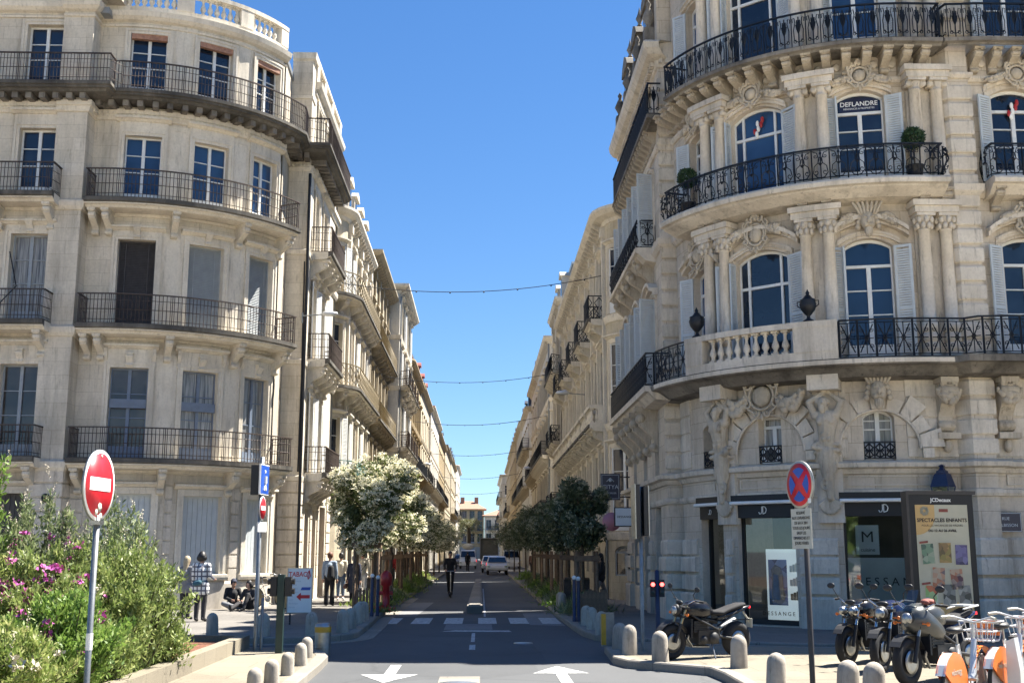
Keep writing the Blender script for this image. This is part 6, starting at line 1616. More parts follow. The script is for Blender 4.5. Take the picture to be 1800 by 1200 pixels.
# ------------------------------------------------------------ vegetation
def crown_pts(n, rx, ry, rz, rg, blobs=46, br=.30, flat=.0):
    """points on many small clumps spread through an uneven ellipsoid"""
    d = rg.normal(size=(blobs,3)); d /= np.linalg.norm(d, axis=1)[:,None]; rr = rg.random(blobs)**.45
    c = d*rr[:,None]*np.array([rx,ry,rz]); c[:,2] = np.maximum(c[:,2], -rz*.72)
    k = rg.integers(0, blobs, n); e = rg.normal(size=(n,3)); e /= np.linalg.norm(e, axis=1)[:,None]
    sz = (br*(.6+.9*rg.random(blobs)))[k]
    return c[k]+e*(sz*(.55+.45*rg.random(n)))[:,None]*min(rx,ry), c
def blossoms(C, per, r, L, rg):
    n = len(C); P = np.repeat(C, per, 0); e = rg.normal(size=(n*per,3)); e[:,2] = np.abs(e[:,2])*.8; e /= np.linalg.norm(e, axis=1)[:,None]
    return leaves(P+e*r*rg.random((n*per,1))**.5, L, L*.9, rg, .4)
def street_tree(label, x, y, rx, rz, zc, seed, group, leaf='leaf_tree', flo='blossom', nl=9000, nf=520, fr=True, lean=0):
    rg = np.random.default_rng(seed); t = thing('street_tree', label, 'tree', (x, y, PZ), 0, group)
    P, c = crown_pts(nl, rx, rx, rz, rg); P[:,2] += zc; V, F = leaves(P, .13, .065, rg, .2); npmesh('crown', V, F, leaf, t)
    if nf:
        d = P-np.array([0,0,zc]); q = np.linalg.norm(d/np.array([rx,rx,rz]), axis=1); idx = np.where(q > .66)[0]; idx = rg.choice(idx, min(nf, len(idx)), replace=False)
        V, F = blossoms(P[idx]+d[idx]*.06, 16, .105, .055, rg); npmesh('blossom', V, F, flo, t)
    mb = MB(); mb.tube([(0,0,0),(.02,0,.9),(lean,.02,1.7),(lean*.5,0,zc-.1),(.05,0,zc+rz*.4)], [.07,.055,.05,.045,.015], 8)
    for k in range(9):
        a = k*2.4; mb.tube([(lean*.6,0,zc-rz*.75+k*.09),(rx*.35*cos(a),rx*.35*sin(a),zc-rz*.3+.1*k),(rx*.75*cos(a),rx*.75*sin(a),zc+.12*k)], [.03,.02,.006], 5)
    mb.build('trunk', 'bark', t, False); return t
GL, GR = 'blossoming trees along the left pavement', 'dark trees along the right pavement'
ty = [(36.3,-3.3,1.40,1.36,3.15),(41.5,-3.2,1.25,1.2,3.0),(47.2,-3.3,1.25,1.2,3.15),(53.5,-3.5,1.2,1.15,3.1),(60,-3.5,1.2,1.2,3.0),(68,-3.5,1.25,1.2,3.0),(77,-3.5,1.3,1.2,3.0),(87,-3.5,1.3,1.2,3.0),(98,-3.5,1.4,1.3,3.0),(112,-3.5,1.4,1.3,3.0),(128,-3.5,1.5,1.4,3.1)]
tl = ['nearest flowering tree on the left, full cream blossomed crown above the wooden frame','second flowering tree on the left, right behind the big framed one','third flowering tree on the left row','fourth flowering tree on the left row','fifth flowering tree on the left row','sixth flowering tree on the left row','seventh tree down the left row','eighth tree down the left row','ninth tree down the left row','tenth tree down the left row','farthest tree of the left row']
for i, (y, x, rx, rz, zc) in enumerate(ty): street_tree(tl[i], x, y, rx, rz, zc, 100+i, GL, nl=(15000,9000,7000,5000)[min(i,3)] if i < 6 else 2600, nf=(1700,1100,800,560)[min(i,3)] if i < 6 else 260)
tr = [(35.2,3.1,.84,1.08,2.85),(39.6,3.0,.84,1.02,2.75),(44.2,2.95,.86,1.0,2.7),(50,2.9,.9,1.0,2.7),(57,2.95,1.1,1.15,2.9),(66,2.95,1.15,1.2,2.9),(76,2.95,1.2,1.2,2.9),(88,2.95,1.3,1.3,3.0),(102,2.95,1.4,1.4,3.1),(120,2.95,1.5,1.5,3.2)]
trl = ['nearest dark tree on the right with tall pointed grey green crown','second dark tree on the right just behind the pointed one','third dark tree on the right row','fourth dark tree on the right row','fifth dark tree on the right row','sixth dark tree on the right row','seventh dark tree on the right row','eighth dark tree on the right row','ninth dark tree on the right row','farthest dark tree on the right row']
for i, (y, x, rx, rz, zc) in enumerate(tr): street_tree(trl[i], x, y, rx, rz, zc, 200+i, GR, 'leaf_tree_dark', 'blossom_grey', nl=(11000,8000,6000,5000)[min(i,3)] if i < 6 else 2600, nf=(330,260,200,150)[min(i,3)] if i < 6 else 80)
# stakes and wooden frames round the trees
def tree_frame(label, x, y, w_, h, boards=True):
    t = thing('tree_frame', label, 'wooden frame', (x, y, PZ), 0, 'wooden guards round the young trees')
    for sx in (-1, 1):
        for sy in (-1, 1): mb = MB(); mb.lathe([(.05,0),(.045,h),(0,h+.03)], (sx*w_/2,sy*w_/2,0), 8); mb.build('post', 'timber', t, False)
    mb = MB(); mb.box(-w_/2-.08,w_/2+.08,-w_/2-.07,-w_/2-.045,h-.28,h-.12); mb.build('rail', 'timber', t, False)
    mb = MB(); mb.box(-w_/2-.08,w_/2+.08,w_/2+.045,w_/2+.07,h-.28,h-.12); mb.build('rail', 'timber', t, False)
    if boards:
        mb = MB()
        for k in range(6): mb.box(-w_/2+.06+k*(w_-.12)/6, -w_/2+.06+(k+.8)*(w_-.12)/6, -w_/2-.01, w_/2*0-w_/2+.012, .02, .62+.05*(k % 2))
        mb.build('low_fence', 'timber', t, False)
    return t
tree_frame('tall wooden frame round the nearest flowering tree', -3.5, 36.0, .72, 2.15)
for i, (y, x, lab) in enumerate(((41.3,-3.5,'wooden stakes round the second flowering tree'),(47,-3.5,'wooden stakes round the third flowering tree'),(53.3,-3.5,'wooden stakes round the fourth flowering tree'),(60,-3.5,'wooden stakes round the fifth flowering tree'),(68,-3.5,'wooden stakes round the sixth flowering tree'),
    (35.1,3.2,'wooden stakes round the nearest dark tree'),(39.5,3.05,'wooden stakes round the second dark tree'),(44.1,3.0,'wooden stakes round the third dark tree'),(50,2.95,'wooden stakes round the fourth dark tree'),(57,2.95,'wooden stakes round the fifth dark tree'))): tree_frame(lab, x, y, .6, 1.75, False)
# low wooden picket corner by the right kerb
t = thing('picket_fence', 'low dark wooden picket fence round the first right planting', 'fence', (2.75,31.2,PZ))
for k in range(12): mb = MB(); mb.box(-.05,.05,-.012,.012,0,.62+.06*(k % 3)); o = mb.build('picket', 'timber', t, False); o.location = (.05+.11*(k % 6), (0 if k < 6 else .9), 0)
mb = MB(); mb.box(0,.65,.015,.035,.40,.46); mb.box(0,.65,.865,.885,.40,.46); mb.build('rail', 'timber', t, False)
# planting strips: tufts as individual plants
def clump(label, x, y, z, rx, rz, n, L, Wd, leaf, seed, group, up=1.2, cat='plant', name='planting', fl=None, fn=0):
    rg = np.random.default_rng(seed); t = thing(name, label, cat, (x, y, z), 0, group)
    P = rg.normal(size=(n,3))*np.array([rx*.42,rx*.42,0]); P[:,2] = rg.random(n)*rz*.75*np.exp(-(P[:,0]**2+P[:,1]**2)/(rx*rx*.6)); V, F = leaves(P, L, Wd, rg, up); npmesh('foliage', V, F, leaf, t)
    if fl: Q = P[rg.integers(0, n, fn)]; Q[:,2] += .06; V, F = blossoms(Q, 9, .04, .035, rg); npmesh('flower', V, F, fl, t)
    return t
wl = ['bushy','spiky','loose','low','full','ragged','dense','feathery']
k = 0
for side, X_, grp in ((-1,-3.45,'plants in the left tree strip'), (1,2.95,'plants in the right tree strip')):
    for i, y in enumerate((33.0,34.2,38.4,40.2,43.2,45.2,49.2,51.6,56,58.5,64,72)):
        if side < 0 and i < 2: continue
        ref = ('before the nearest','beside the nearest','just past the nearest','before the second','behind the second','before the third','behind the third','before the fourth','behind the fourth','before the fifth','past the fifth','past the sixth')[i]
        clump('%s green plant %s %s tree' % (wl[(i*3+side) % 8], ref, 'flowering' if side < 0 else 'dark right hand'), X_+.12*sin(i*2.1), y, PZ, .75, .75 if i % 2 else .55, 900 if i < 8 else 500, .34 if i % 3 == 0 else .16, .03 if i % 3 == 0 else .06, ('leaf_green','leaf_olive','leaf_light')[i % 3] if side < 0 else ('leaf_olive','leaf_tree_dark','leaf_green')[i % 3], 300+k, grp); k += 1
clump('orange and yellow flower bed at the foot of the wooden tree frame', -3.0, 34.6, PZ, .45, .3, 500, .10, .05, 'leaf_light', 390, None, fl='flower_poppy', fn=60)
# planter tables of the terrace strips
for x, y, lab in ((-3.35,38.9,'wooden ledge table in the left tree strip'), (3.1,37.6,'wooden ledge table in the right tree strip')):
    t = thing('ledge_table', lab, 'table', (x, y, PZ)); mb = MB(); mb.box(-.4,.4,-.3,.3,.88,.93); mb.build('top', 'timber', t, False)
    for sx in (-1, 1): mb = MB(); mb.box(sx*.3-.12,sx*.3+.12,-.2,.2,0,.88); mb.build('leg', 'iron_brown', t, False)
# foreground shrubs in the flower bed --------------------------------
def shrub(label, x, y, r, h, n, leaf, seed, L=.09, Wd=.03, fl=None, fn=0, spikes=0, sr=.26, up=.6, z0=.26, spk='flower_spike', name='shrub'):
    rg = np.random.default_rng(seed); t = thing(name, label, 'shrub', (x, y, z0), 0, 'wild shrubs in the foreground bed')
    ns = 46; tips = []; st = MB()
    for i in range(ns):
        a = rg.random()*2*pi; q = rg.random()**.6; tx, ty = r*q*cos(a), r*q*sin(a); th = h*(1-.45*q*q)*(.72+.38*rg.random())
        b = (tx*.25, ty*.25, 0); m = (tx*.6, ty*.6, th*.55); e = (tx, ty, th); tips.append((b, m, e))
        st.tube([b, m, e], [.014,.009,.003], 4, smooth=False, cap=False)
    st.build('stem', 'bark', t, False)
    k = rg.integers(0, ns, n); u = rg.random(n)**.6; B = np.array([q[0] for q in tips])[k]; Mi = np.array([q[1] for q in tips])[k]; E = np.array([q[2] for q in tips])[k]
    C_p = np.where(u[:,None] < .5, B+(Mi-B)*(u*2)[:,None], Mi+(E-Mi)*(u*2-1)[:,None])
    P = C_p+rg.normal(size=(n,3))*np.array([sr*.5,sr*.5,sr*.38])*(1.1-.8*u)[:,None]; P[:,2] = np.maximum(P[:,2], .01)
    D = E-B; D /= np.linalg.norm(D, axis=1)[:,None]
    V, F = leaves(P, L, Wd, rg, up, D*.5); npmesh('foliage', V, F, leaf, t)
    if spikes:
        Q = []; 
        for i in range(spikes):
            b, m, e = tips[i % ns]; off = rg.normal(size=3)*.10; l = .10+.14*rg.random(); dr = np.array([rg.normal()*.25, rg.normal()*.25, 1.0]); c = np.array(e)+off*(i >= ns)
            for j in range(26): Q.append(c+dr*l*j/26+rg.normal(size=3)*.010)
        V, F = leaves(np.array(Q), .022, .014, rg, .6); npmesh('flower_spikes', V, F, spk, t)
    if fl:
        E_ = np.array([q[2] for q in tips]); M_ = np.array([q[1] for q in tips]); kk = rg.integers(0, ns, fn); ww = rg.random(fn)[:,None]; Q = M_[kk]+(E_[kk]-M_[kk])*ww+rg.normal(size=(fn,3))*.10; Q[:,1] -= .10
        V, F = blossoms(Q, 14, .07, .055, rg); npmesh('flower', V, F, fl, t)
    return t
sh = [('tall dark shrub at the far left edge', -7.7,16.6,1.25,3.5,16000,'leaf_green',.09,.035,None,0,20), ('tall spiky grey green shrub behind the no entry sign', -6.55,17.2,1.05,2.35,12000,'leaf_olive',.10,.028,'flower_purple',40,60),
 ('tall shrub with pale seed spikes right of the no entry sign', -5.55,17.3,.95,2.3,12000,'leaf_olive',.10,.026,None,0,50), ('big rounded olive shrub at the right end of the bed', -4.75,15.9,.85,1.75,12000,'leaf_bush',.09,.028,None,0,12),
 ('dense shrub in the middle of the bed', -5.4,14.9,.95,1.65,12000,'leaf_bush',.09,.03,'flower_purple',60,8), ('purple flowered shrub left of the sign pole', -6.4,14.6,.95,1.75,11000,'leaf_light',.08,.03,'flower_purple',130,16),
 ('purple flowered shrub at the left edge', -7.0,13.4,.9,1.6,11000,'leaf_light',.08,.03,'flower_purple',100,10), ('bright green shrub below the sign', -4.7,13.4,.8,1.15,10000,'leaf_green',.08,.03,'flower_purple',8,0),
 ('yellow green low shrub at the bottom left', -5.6,12.5,.9,1.0,10000,'leaf_light',.07,.03,'flower_poppy',7,0), ('pale grassy low shrub at the bottom of the bed', -4.75,12.0,.75,.85,9000,'leaf_light',.08,.022,'flower_spike',10,8),
 ('leafy low shrub in the bottom left corner', -5.2,10.9,.8,.75,9000,'leaf_light',.07,.03,'flower_purple',9,0), ('dark leaved low shrub in the bottom left corner', -6.3,11.6,.9,1.1,9000,'leaf_green',.08,.03,'flower_poppy',6,0), 
 ('rough shrub by the planter edge near the orange mulch', -4.72,14.7,.55,.75,6000,'leaf_bush',.08,.03,None,0,6), ('small shrub by the planter edge', -4.6,16.9,.45,.7,4000,'leaf_bush',.08,.03,None,0,6), ('back shrub between the tall ones', -6.1,19.2,1.0,2.0,8000,'leaf_bush',.09,.03,None,0,20)]
for i, (lab, x, y, r, h, n, lf, L, Wd, fl, fn, sp) in enumerate(sh): shrub(lab, x, y, r, h, n, lf, 500+i, L, Wd, fl, fn, sp)
# ground cover of the bed (uncountable)
rg = np.random.default_rng(77); n = 26000; P = np.stack([-8.5+4.0*rg.random(n), 8+9.5*rg.random(n), np.full(n, .27)+.15*rg.random(n)], 1)
V, F = leaves(P, .10, .02, rg, 1.2); o = npmesh('ground_cover', V, F, 'leaf_bush'); tag(o, kind='stuff')
# palm and green masses at the street end
t = thing('palm_tree', 'palm tree with drooping fronds at the end of the street', 'tree', (-2.5,240,0))
mb = MB(); mb.tube([(0,0,0),(.1,0,3.5),(0,0,7.6)], [.42,.36,.34], 10); mb.build('trunk', 'bark', t, False)
Q = []; rg = np.random.default_rng(5)
for k in range(46):
    a = rg.random()*2*pi; el = -.3+1.3*rg.random()
    for j in range(40):
        u = j/40; r_ = 3.0*u; Q.append((r_*cos(a)*cos(el*.6), r_*sin(a)*cos(el*.6), 7.7+r_*sin(el)-1.5*u*u*1.6))
V, F = leaves(np.array(Q), .7, .09, rg, -.4); npmesh('fronds', V, F, 'leaf_palm', t)
for i, (x, y, r_, h, lab) in enumerate(((3.0,225,2.2,4.6,'dark round tree at the end of the street before the cream house'), (4.6,200,2.0,4.2,'reddish dark tree near the end of the right pavement'), (-6.8,270,2.6,5.0,'dark tree left of the palm at the street end'))):
    street_tree(lab, x, y, r_, r_*.95, h, 700+i, None, 'leaf_tree_dark', 'blossom_grey', nl=3000, nf=0)
# ------------------------------------------------------------ people
def figure(label, loc, rz, J, cl, H=1.7, group=None, hair='short', vox=.013):
    """J: joints in a 1.7 m frame, the person faces -Y. cl: dict of materials"""
    t = thing('person', label, 'person', loc, rz, group); k = H/1.7; V = lambda n: tuple(k*c for c in J[n])
    def mix(a, b, u): a, b = V(a), V(b); return tuple(a[i]+(b[i]-a[i])*u for i in range(3))
    b = MB(); hd = V('head'); fx, fy = J.get('look', (0,-1)); up = 1
    b.ball((hd[0],hd[1],hd[2]+.01*k), .098*k, 14, sc=(.82,.98,1.18)); b.ball((hd[0]+fx*.03*k, hd[1]+fy*.03*k, hd[2]-.055*k), .066*k, 10, sc=(.85,.95,1))
    b.ball((hd[0]+fx*.105*k, hd[1]+fy*.105*k, hd[2]-.01*k), .016*k, 6, sc=(1,1,1.5)); b.ball((hd[0]+fx*.088*k, hd[1]+fy*.088*k, hd[2]-.06*k), .016*k, 6, sc=(1.3,1.0,.7))
    for s in (-1, 1): b.ball((hd[0]-fy*s*.082*k, hd[1]+fx*s*.082*k, hd[2]-.005*k), .022*k, 6, sc=(.6,.8,1.3)); b.ball((hd[0]+fx*.082*k-fy*s*.032*k, hd[1]+fy*.082*k+fx*s*.032*k, hd[2]+.02*k), .016*k, 6)
    limb(b, V('neck'), hd, .052*k, .05*k); limb(b, V('pelvis'), V('chest'), .125*k, .135*k); limb(b, V('chest'), V('neck'), .12*k, .055*k)
    limb(b, V('shL'), V('shR'), .055*k, .055*k)
    for s in 'LR':
        limb(b, V('sh'+s), V('el'+s), .05*k, .038*k); limb(b, V('el'+s), V('wr'+s), .037*k, .025*k)
        limb(b, V('hip'+s), V('kn'+s), .08*k, .052*k); limb(b, V('kn'+s), V('an'+s), .05*k, .034*k); limb(b, V('an'+s), V('to'+s), .034*k, .028*k)
        w, e = Vector(V('wr'+s)), Vector(V('el'+s)); d = (w-e).normalized(); q = d.cross(Vector((0,1,0))); q = q.normalized() if q.length > .1 else Vector((1,0,0)); n_ = d.cross(q)
        limb(b, tuple(w), tuple(w+d*.075*k), .028*k, .034*k, 8)
        for f in range(4):
            base = w+d*.08*k+q*(f-1.5)*.020*k; L_ = (.062,.07,.066,.05)[f]*k; m_ = base+d*L_*.55; limb(b, tuple(base), tuple(m_), .0105*k, .0098*k, 6); limb(b, tuple(m_), tuple(m_+(d*.8+n_*.45).normalized()*L_*.5), .0098*k, .0085*k, 6)
        limb(b, tuple(w+d*.03*k-q*.028*k), tuple(w+d*.075*k-q*.055*k+n_*.015*k), .012*k, .010*k, 6)
    fuse(b.build('body', cl.get('skin', 'skin'), t, False), .011*k, 2)
    # clothing as bodies of its own round the limbs
    c = MB(); lo = cl.get('hem', .0)
    limb(c, V('pelvis'), V('chest'), .150*k, .158*k); limb(c, V('chest'), mix('chest','neck',.6), .150*k, .085*k); limb(c, V('shL'), V('shR'), .075*k, .075*k)
    limb(c, mix('hipL','hipR',.0), mix('hipL','hipR',1.0), .105*k, .105*k)
    if lo: 
        for s in 'LR': limb(c, V('hip'+s), mix('hip'+s,'kn'+s,lo), .125*k, .13*k)
        limb(c, mix('hipL','hipR',.5), tuple((mix('hipL','knL',lo)[i]+mix('hipR','knR',lo)[i])/2 for i in range(3)), .13*k, .14*k)
    sl = cl.get('sleeve', .95)
    for s in 'LR':
        limb(c, V('sh'+s), V('el'+s), .073*k, .055*k); limb(c, V('el'+s), mix('el'+s,'wr'+s,sl), .055*k, .042*k)
    fuse(c.build('top', cl['top'], t, False), .016, 2)
    if cl.get('legs'):
        c = MB(); lg = cl.get('leg', .96)
        limb(c, V('hipL'), V('hipR'), .112*k, .112*k); limb(c, V('pelvis'), mix('hipL','hipR',.5), .13*k, .12*k)
        for s in 'LR': limb(c, V('hip'+s), V('kn'+s), .102*k, .075*k); limb(c, V('kn'+s), mix('kn'+s,'an'+s,lg), .073*k, cl.get('cuff', .055)*k)
        fuse(c.build('trousers', cl['legs'], t, False), .016, 2)
    for s in 'LR':
        c = MB(); a, o = Vector(V('an'+s)), Vector(V('to'+s)); limb(c, tuple(a), tuple(o), .045*k, .040*k); limb(c, tuple(a+Vector((0,0,-.02))), tuple(a-(o-a)*.25+Vector((0,0,-.02))), .04*k, .038*k)
        fuse(c.build('shoe', cl['shoe'], t, False), .012, 1)
    c = MB(); bx, by = -fx, -fy
    c.ball((hd[0]+bx*.018*k, hd[1]+by*.018*k, hd[2]+.032*k), .110*k, 14, sc=(.90,1.0,1.08))
    if hair == 'bob':
        for s in (-1, 0, 1): c.ball((hd[0]+bx*.04*k+s*.05*k, hd[1]+by*.04*k, hd[2]-.03*k), .085*k, 10)
        c.ball((hd[0]+bx*.03*k, hd[1]+by*.03*k, hd[2]+.01*k), .115*k, 12)
    elif hair == 'bun': c.ball((hd[0]+bx*.10*k, hd[1]+by*.10*k, hd[2]-.02*k), .05*k, 10, sc=(1,1,1.3)); c.ball((hd[0]+bx*.03*k, hd[1]+by*.03*k, hd[2]), .10*k, 10)
    elif hair == 'long': limb(c, (hd[0]+bx*.04*k, hd[1]+by*.04*k, hd[2]), (hd[0]+bx*.09*k, hd[1]+by*.09*k, hd[2]-.26*k), .095*k, .06*k)
    elif hair == 'cap': c.ball((hd[0]+fx*.07*k, hd[1]+fy*.07*k, hd[2]+.06*k), .07*k, 10, sc=(1,1.2,.35))
    ho = c.build('cap' if hair == 'cap' else 'hair', cl['hair'], t, False); fuse(ho, .012, 1)
    return t
def stand(step=0.0, al=(0,0), ar=(0,0), lean=0.0, wide=.10):
    """step: stride in metres (left foot forward), al/ar = (swing, elbow bend) in degrees"""
    J = dict(pelvis=(0,0,.96), chest=(0,-lean*.5,1.25), neck=(0,-lean*.8,1.43), head=(0,-lean*1.1-.015,1.585), shL=(.165,-lean*.7,1.375), shR=(-.165,-lean*.7,1.375), hipL=(.085,0,.90), hipR=(-.085,0,.90))
    for s, sx, (sw, eb), f in (('L',1,al,1), ('R',-1,ar,-1)):
        sh = J['sh'+s]; a = R(sw); e = (sh[0]+sx*.055, sh[1]-.28*sin(a), sh[2]-.27*cos(a)); b = a+R(eb); J['el'+s] = e; J['wr'+s] = (e[0]+sx*.01, e[1]-.25*sin(b), e[2]-.25*cos(b))
        st = f*step/2; kb = .05 if st > 0 else (-.02 if st == 0 else .02); ah = .075 if st >= 0 else .075+abs(st)*.28
        J['kn'+s] = (sx*wide, -st*.62-abs(kb), .485); J['an'+s] = (sx*wide, -st, ah); J['to'+s] = (sx*(wide+.02), -st-.15, .035 if st >= 0 else .03)
    return J
def bag(t, mat, pts, r, name='backpack', strap=None):
    c = MB(); 
    for a, b, ra, rb in pts: limb(c, a, b, ra, rb)
    o = fuse(c.build(name, mat, t, False), .016, 2)
    if strap: q = MB(); q.tube(strap, .014, 6); q.build('strap', mat, o, False)
    return o
PG = 'passers-by on the left pavement'
def GP(px, py): x, y, z = G(px, py); return (x, y, PZ)
# checked shirt woman, seen from behind, near the bushes
t = figure('person with short black hair in a black and white checked shirt seen from behind', GP(350,1092), R(175), stand(.06,(8,15),(4,70)), dict(top='cloth_plaid',legs='cloth_dark',shoe='cloth_black',hair='hair_dark',hem=.35), 1.74, None, 'bob')
bag(t, 'teal_cloth', [((-.02,.20,.98),(.10,.20,.96),.07,.06)], 0, 'waist_bag', [(-.16,.05,1.0),(-.02,.2,1.03),(.14,.12,1.02),(.17,-.05,1.0)])
figure('light haired person standing behind the bushes beside the one in the checked shirt', GP(324,1088), R(160), stand(0,(5,20),(5,20)), dict(top='cloth_grey',legs='cloth_dark',shoe='cloth_black',hair='hair_blond',hem=.2), 1.62, None, 'long')
# seated pair against the plinth
def seated(cross=True):
    J = dict(pelvis=(0,.05,.16), chest=(0,.0,.46), neck=(0,-.03,.64), head=(0,-.07,.78), shL=(.17,0,.59), shR=(-.17,0,.59), hipL=(.09,0,.13), hipR=(-.09,0,.13),
        elL=(.25,-.10,.36), elR=(-.25,-.10,.36), wrL=(.12,-.30,.30), wrR=(-.10,-.30,.30))
    if cross: J.update(knL=(.34,-.32,.20), knR=(-.34,-.32,.20), anL=(-.05,-.42,.08), anR=(.06,-.50,.08), toL=(-.18,-.44,.06), toR=(.20,-.52,.06))
    else: J.update(knL=(.14,-.34,.48), knR=(-.12,-.50,.20), anL=(.14,-.56,.08), anR=(-.12,-.88,.08), toL=(.15,-.70,.05), toR=(-.12,-.92,.18))
    return J
x, y, _ = GP(408,1071)
figure('bearded person in a cap and dark jacket sitting on the pavement against the wall', (x, y, PZ), R(25), seated(True), dict(top='cloth_black',legs='cloth_grey',shoe='cloth_grey',hair='cloth_navy',skin='skin_tan'), 1.74, None, 'cap')
x, y, _ = GP(438,1072)
t = figure('person in dark clothes sitting with knees up between the seated bearded one and the bicycle', (x, y, PZ), R(-20), seated(False), dict(top='cloth_dark',legs='cloth_dark',shoe='cloth_black',hair='hair_dark'), 1.66, None, 'bob')
# four walkers
t = figure('person with reddish short hair, pale blue shirt, wide black trousers and a black backpack', GP(578,1064), R(178), stand(.10,(2,12),(-4,10)), dict(top='cloth_blue',legs='cloth_black',shoe='cloth_black',hair='hair_red',cuff=.085), 1.72, PG)
bag(t, 'cloth_black', [((-.07,.20,1.22),(-.07,.22,.95),.10,.13)], 0, 'backpack', [(-.12,.14,1.40),(-.12,.2,1.3),(-.1,.2,1.1)])
t = figure('person in a cream sweater and cropped jeans with white shoes', GP(598,1055), R(182), stand(.22,(10,10),(-10,20)), dict(top='cloth_cream',legs='denim',shoe='cloth_white',hair='hair_dark',leg=.72), 1.70, PG, 'bun')
t = figure('grey haired person in a long dark coat carrying a brown bag', GP(621,1064), R(178), stand(.26,(14,8),(-12,6)), dict(top='cloth_navy',legs='cloth_black',shoe='cloth_black',hair='hair_grey',hem=.85), 1.62, PG)
bag(t, 'leather_brown', [((.27,-.05,.66),(.27,.09,.62),.07,.08)], 0, 'handbag', [(.25,-.08,.74),(.25,0,.86),(.25,.1,.74)])
t = figure('person in a beige jacket and white trousers walking ahead of the dark coat', GP(636,1056), R(184), stand(.3,(14,10),(-14,10)), dict(top='cloth_cream',legs='cloth_white',shoe='cloth_grey',hair='hair_dark'), 1.78, PG)
bag(t, 'cloth_black', [((-.12,.13,1.30),(.1,.16,1.0),.02,.02),((.14,.14,.98),(.18,.1,.86),.06,.07)], 0, 'shoulder_bag')
# right hand walker
t = figure('person with long dark hair, black top and pale trousers striding on the right pavement', GP(1057,1061), R(-70), stand(.62,(22,20),(-22,25)), dict(top='cloth_black',legs='cloth_grey',shoe='cloth_white',hair='hair_dark',hem=.15), 1.68, None, 'long')
x, y, _ = G(1812,1150)
figure('person in a black jacket partly cut off by the right edge of the photo', (x, 17.5, PZ), R(60), stand(0,(10,40),(10,40)), dict(top='cloth_black',legs='cloth_dark',shoe='cloth_black',hair='hair_dark'), 1.70)
for px, py, lab, c in ((688,1030,'person in red far along the left pavement','hydrant_red'), (822,1004,'person crossing the street far away in dark clothes','cloth_black'), (936,1012,'person in a brown coat far along the right pavement','leather_brown'), (713,1022,'person in dark clothes far along the left pavement','cloth_dark')):
    figure(lab, GP(px,py), R(170), stand(.3,(12,10),(-12,10)), dict(top=c,legs='cloth_dark',shoe='cloth_black',hair='hair_dark'), 1.7)
# scooter rider
sx_, sy_, _ = G(791,1049,0)
t = thing('electric_scooter', 'black electric kick scooter ridden down the left lane', 'scooter', (sx_, sy_, 0), R(5))
mb = MB(); mb.box(-.075,.075,-.35,.42,.10,.15); mb.build('deck', 'black_plastic', t, False)
mb = MB(); mb.tube([(0,-.42,.16),(0,-.36,.35),(0,-.28,1.08)], .024, 8); mb.tube([(-.24,-.28,1.08),(.24,-.28,1.08)], .016, 6); mb.build('steering_column', 'steel', t, False)
for y_ in (-.44,.50):
    mb = MB(); mb.lathe([(.055,-.025),(.10,-.022),(.108,0),(.10,.022),(.055,.025)], (0,y_,.108), 16, axis='X'); o = mb.build('wheel', 'rubber', t, False)
    mb = MB(); mb.tube([(0,y_,.22),(0,y_-.08,.20)] if y_ < 0 else [(0,y_,.22),(0,y_+.1,.17)], .03, 5); mb.build('mudguard', 'black_plastic', t, False)
mb = MB(); mb.lathe([(0.001,-.33),(.03,-.32),(.03,-.29)], (0,0,.95), 10, axis='Y'); mb.build('headlight', 'sign_white', t, False)
J = stand(0,(30,35),(30,35)); 
J.update(anL=(.05,-.08,.21), anR=(-.05,.16,.21), knL=(.07,-.10,.63), knR=(-.07,.06,.63), toL=(.06,-.22,.18), toR=(-.06,.02,.18))
for q in ('pelvis','chest','neck','head','shL','shR','hipL','hipR'): J[q] = (J[q][0], J[q][1]+.03, J[q][2]+.13)
J.update(elL=(.25,-.06,1.27), elR=(-.25,-.06,1.27), wrL=(.20,-.25,1.12), wrR=(-.20,-.25,1.12))
figure('person in a black jacket and dark trousers riding the electric scooter', (sx_, sy_, 0), R(5), J, dict(top='cloth_black',legs='cloth_black',shoe='cloth_dark',hair='hair_dark'), 1.74)
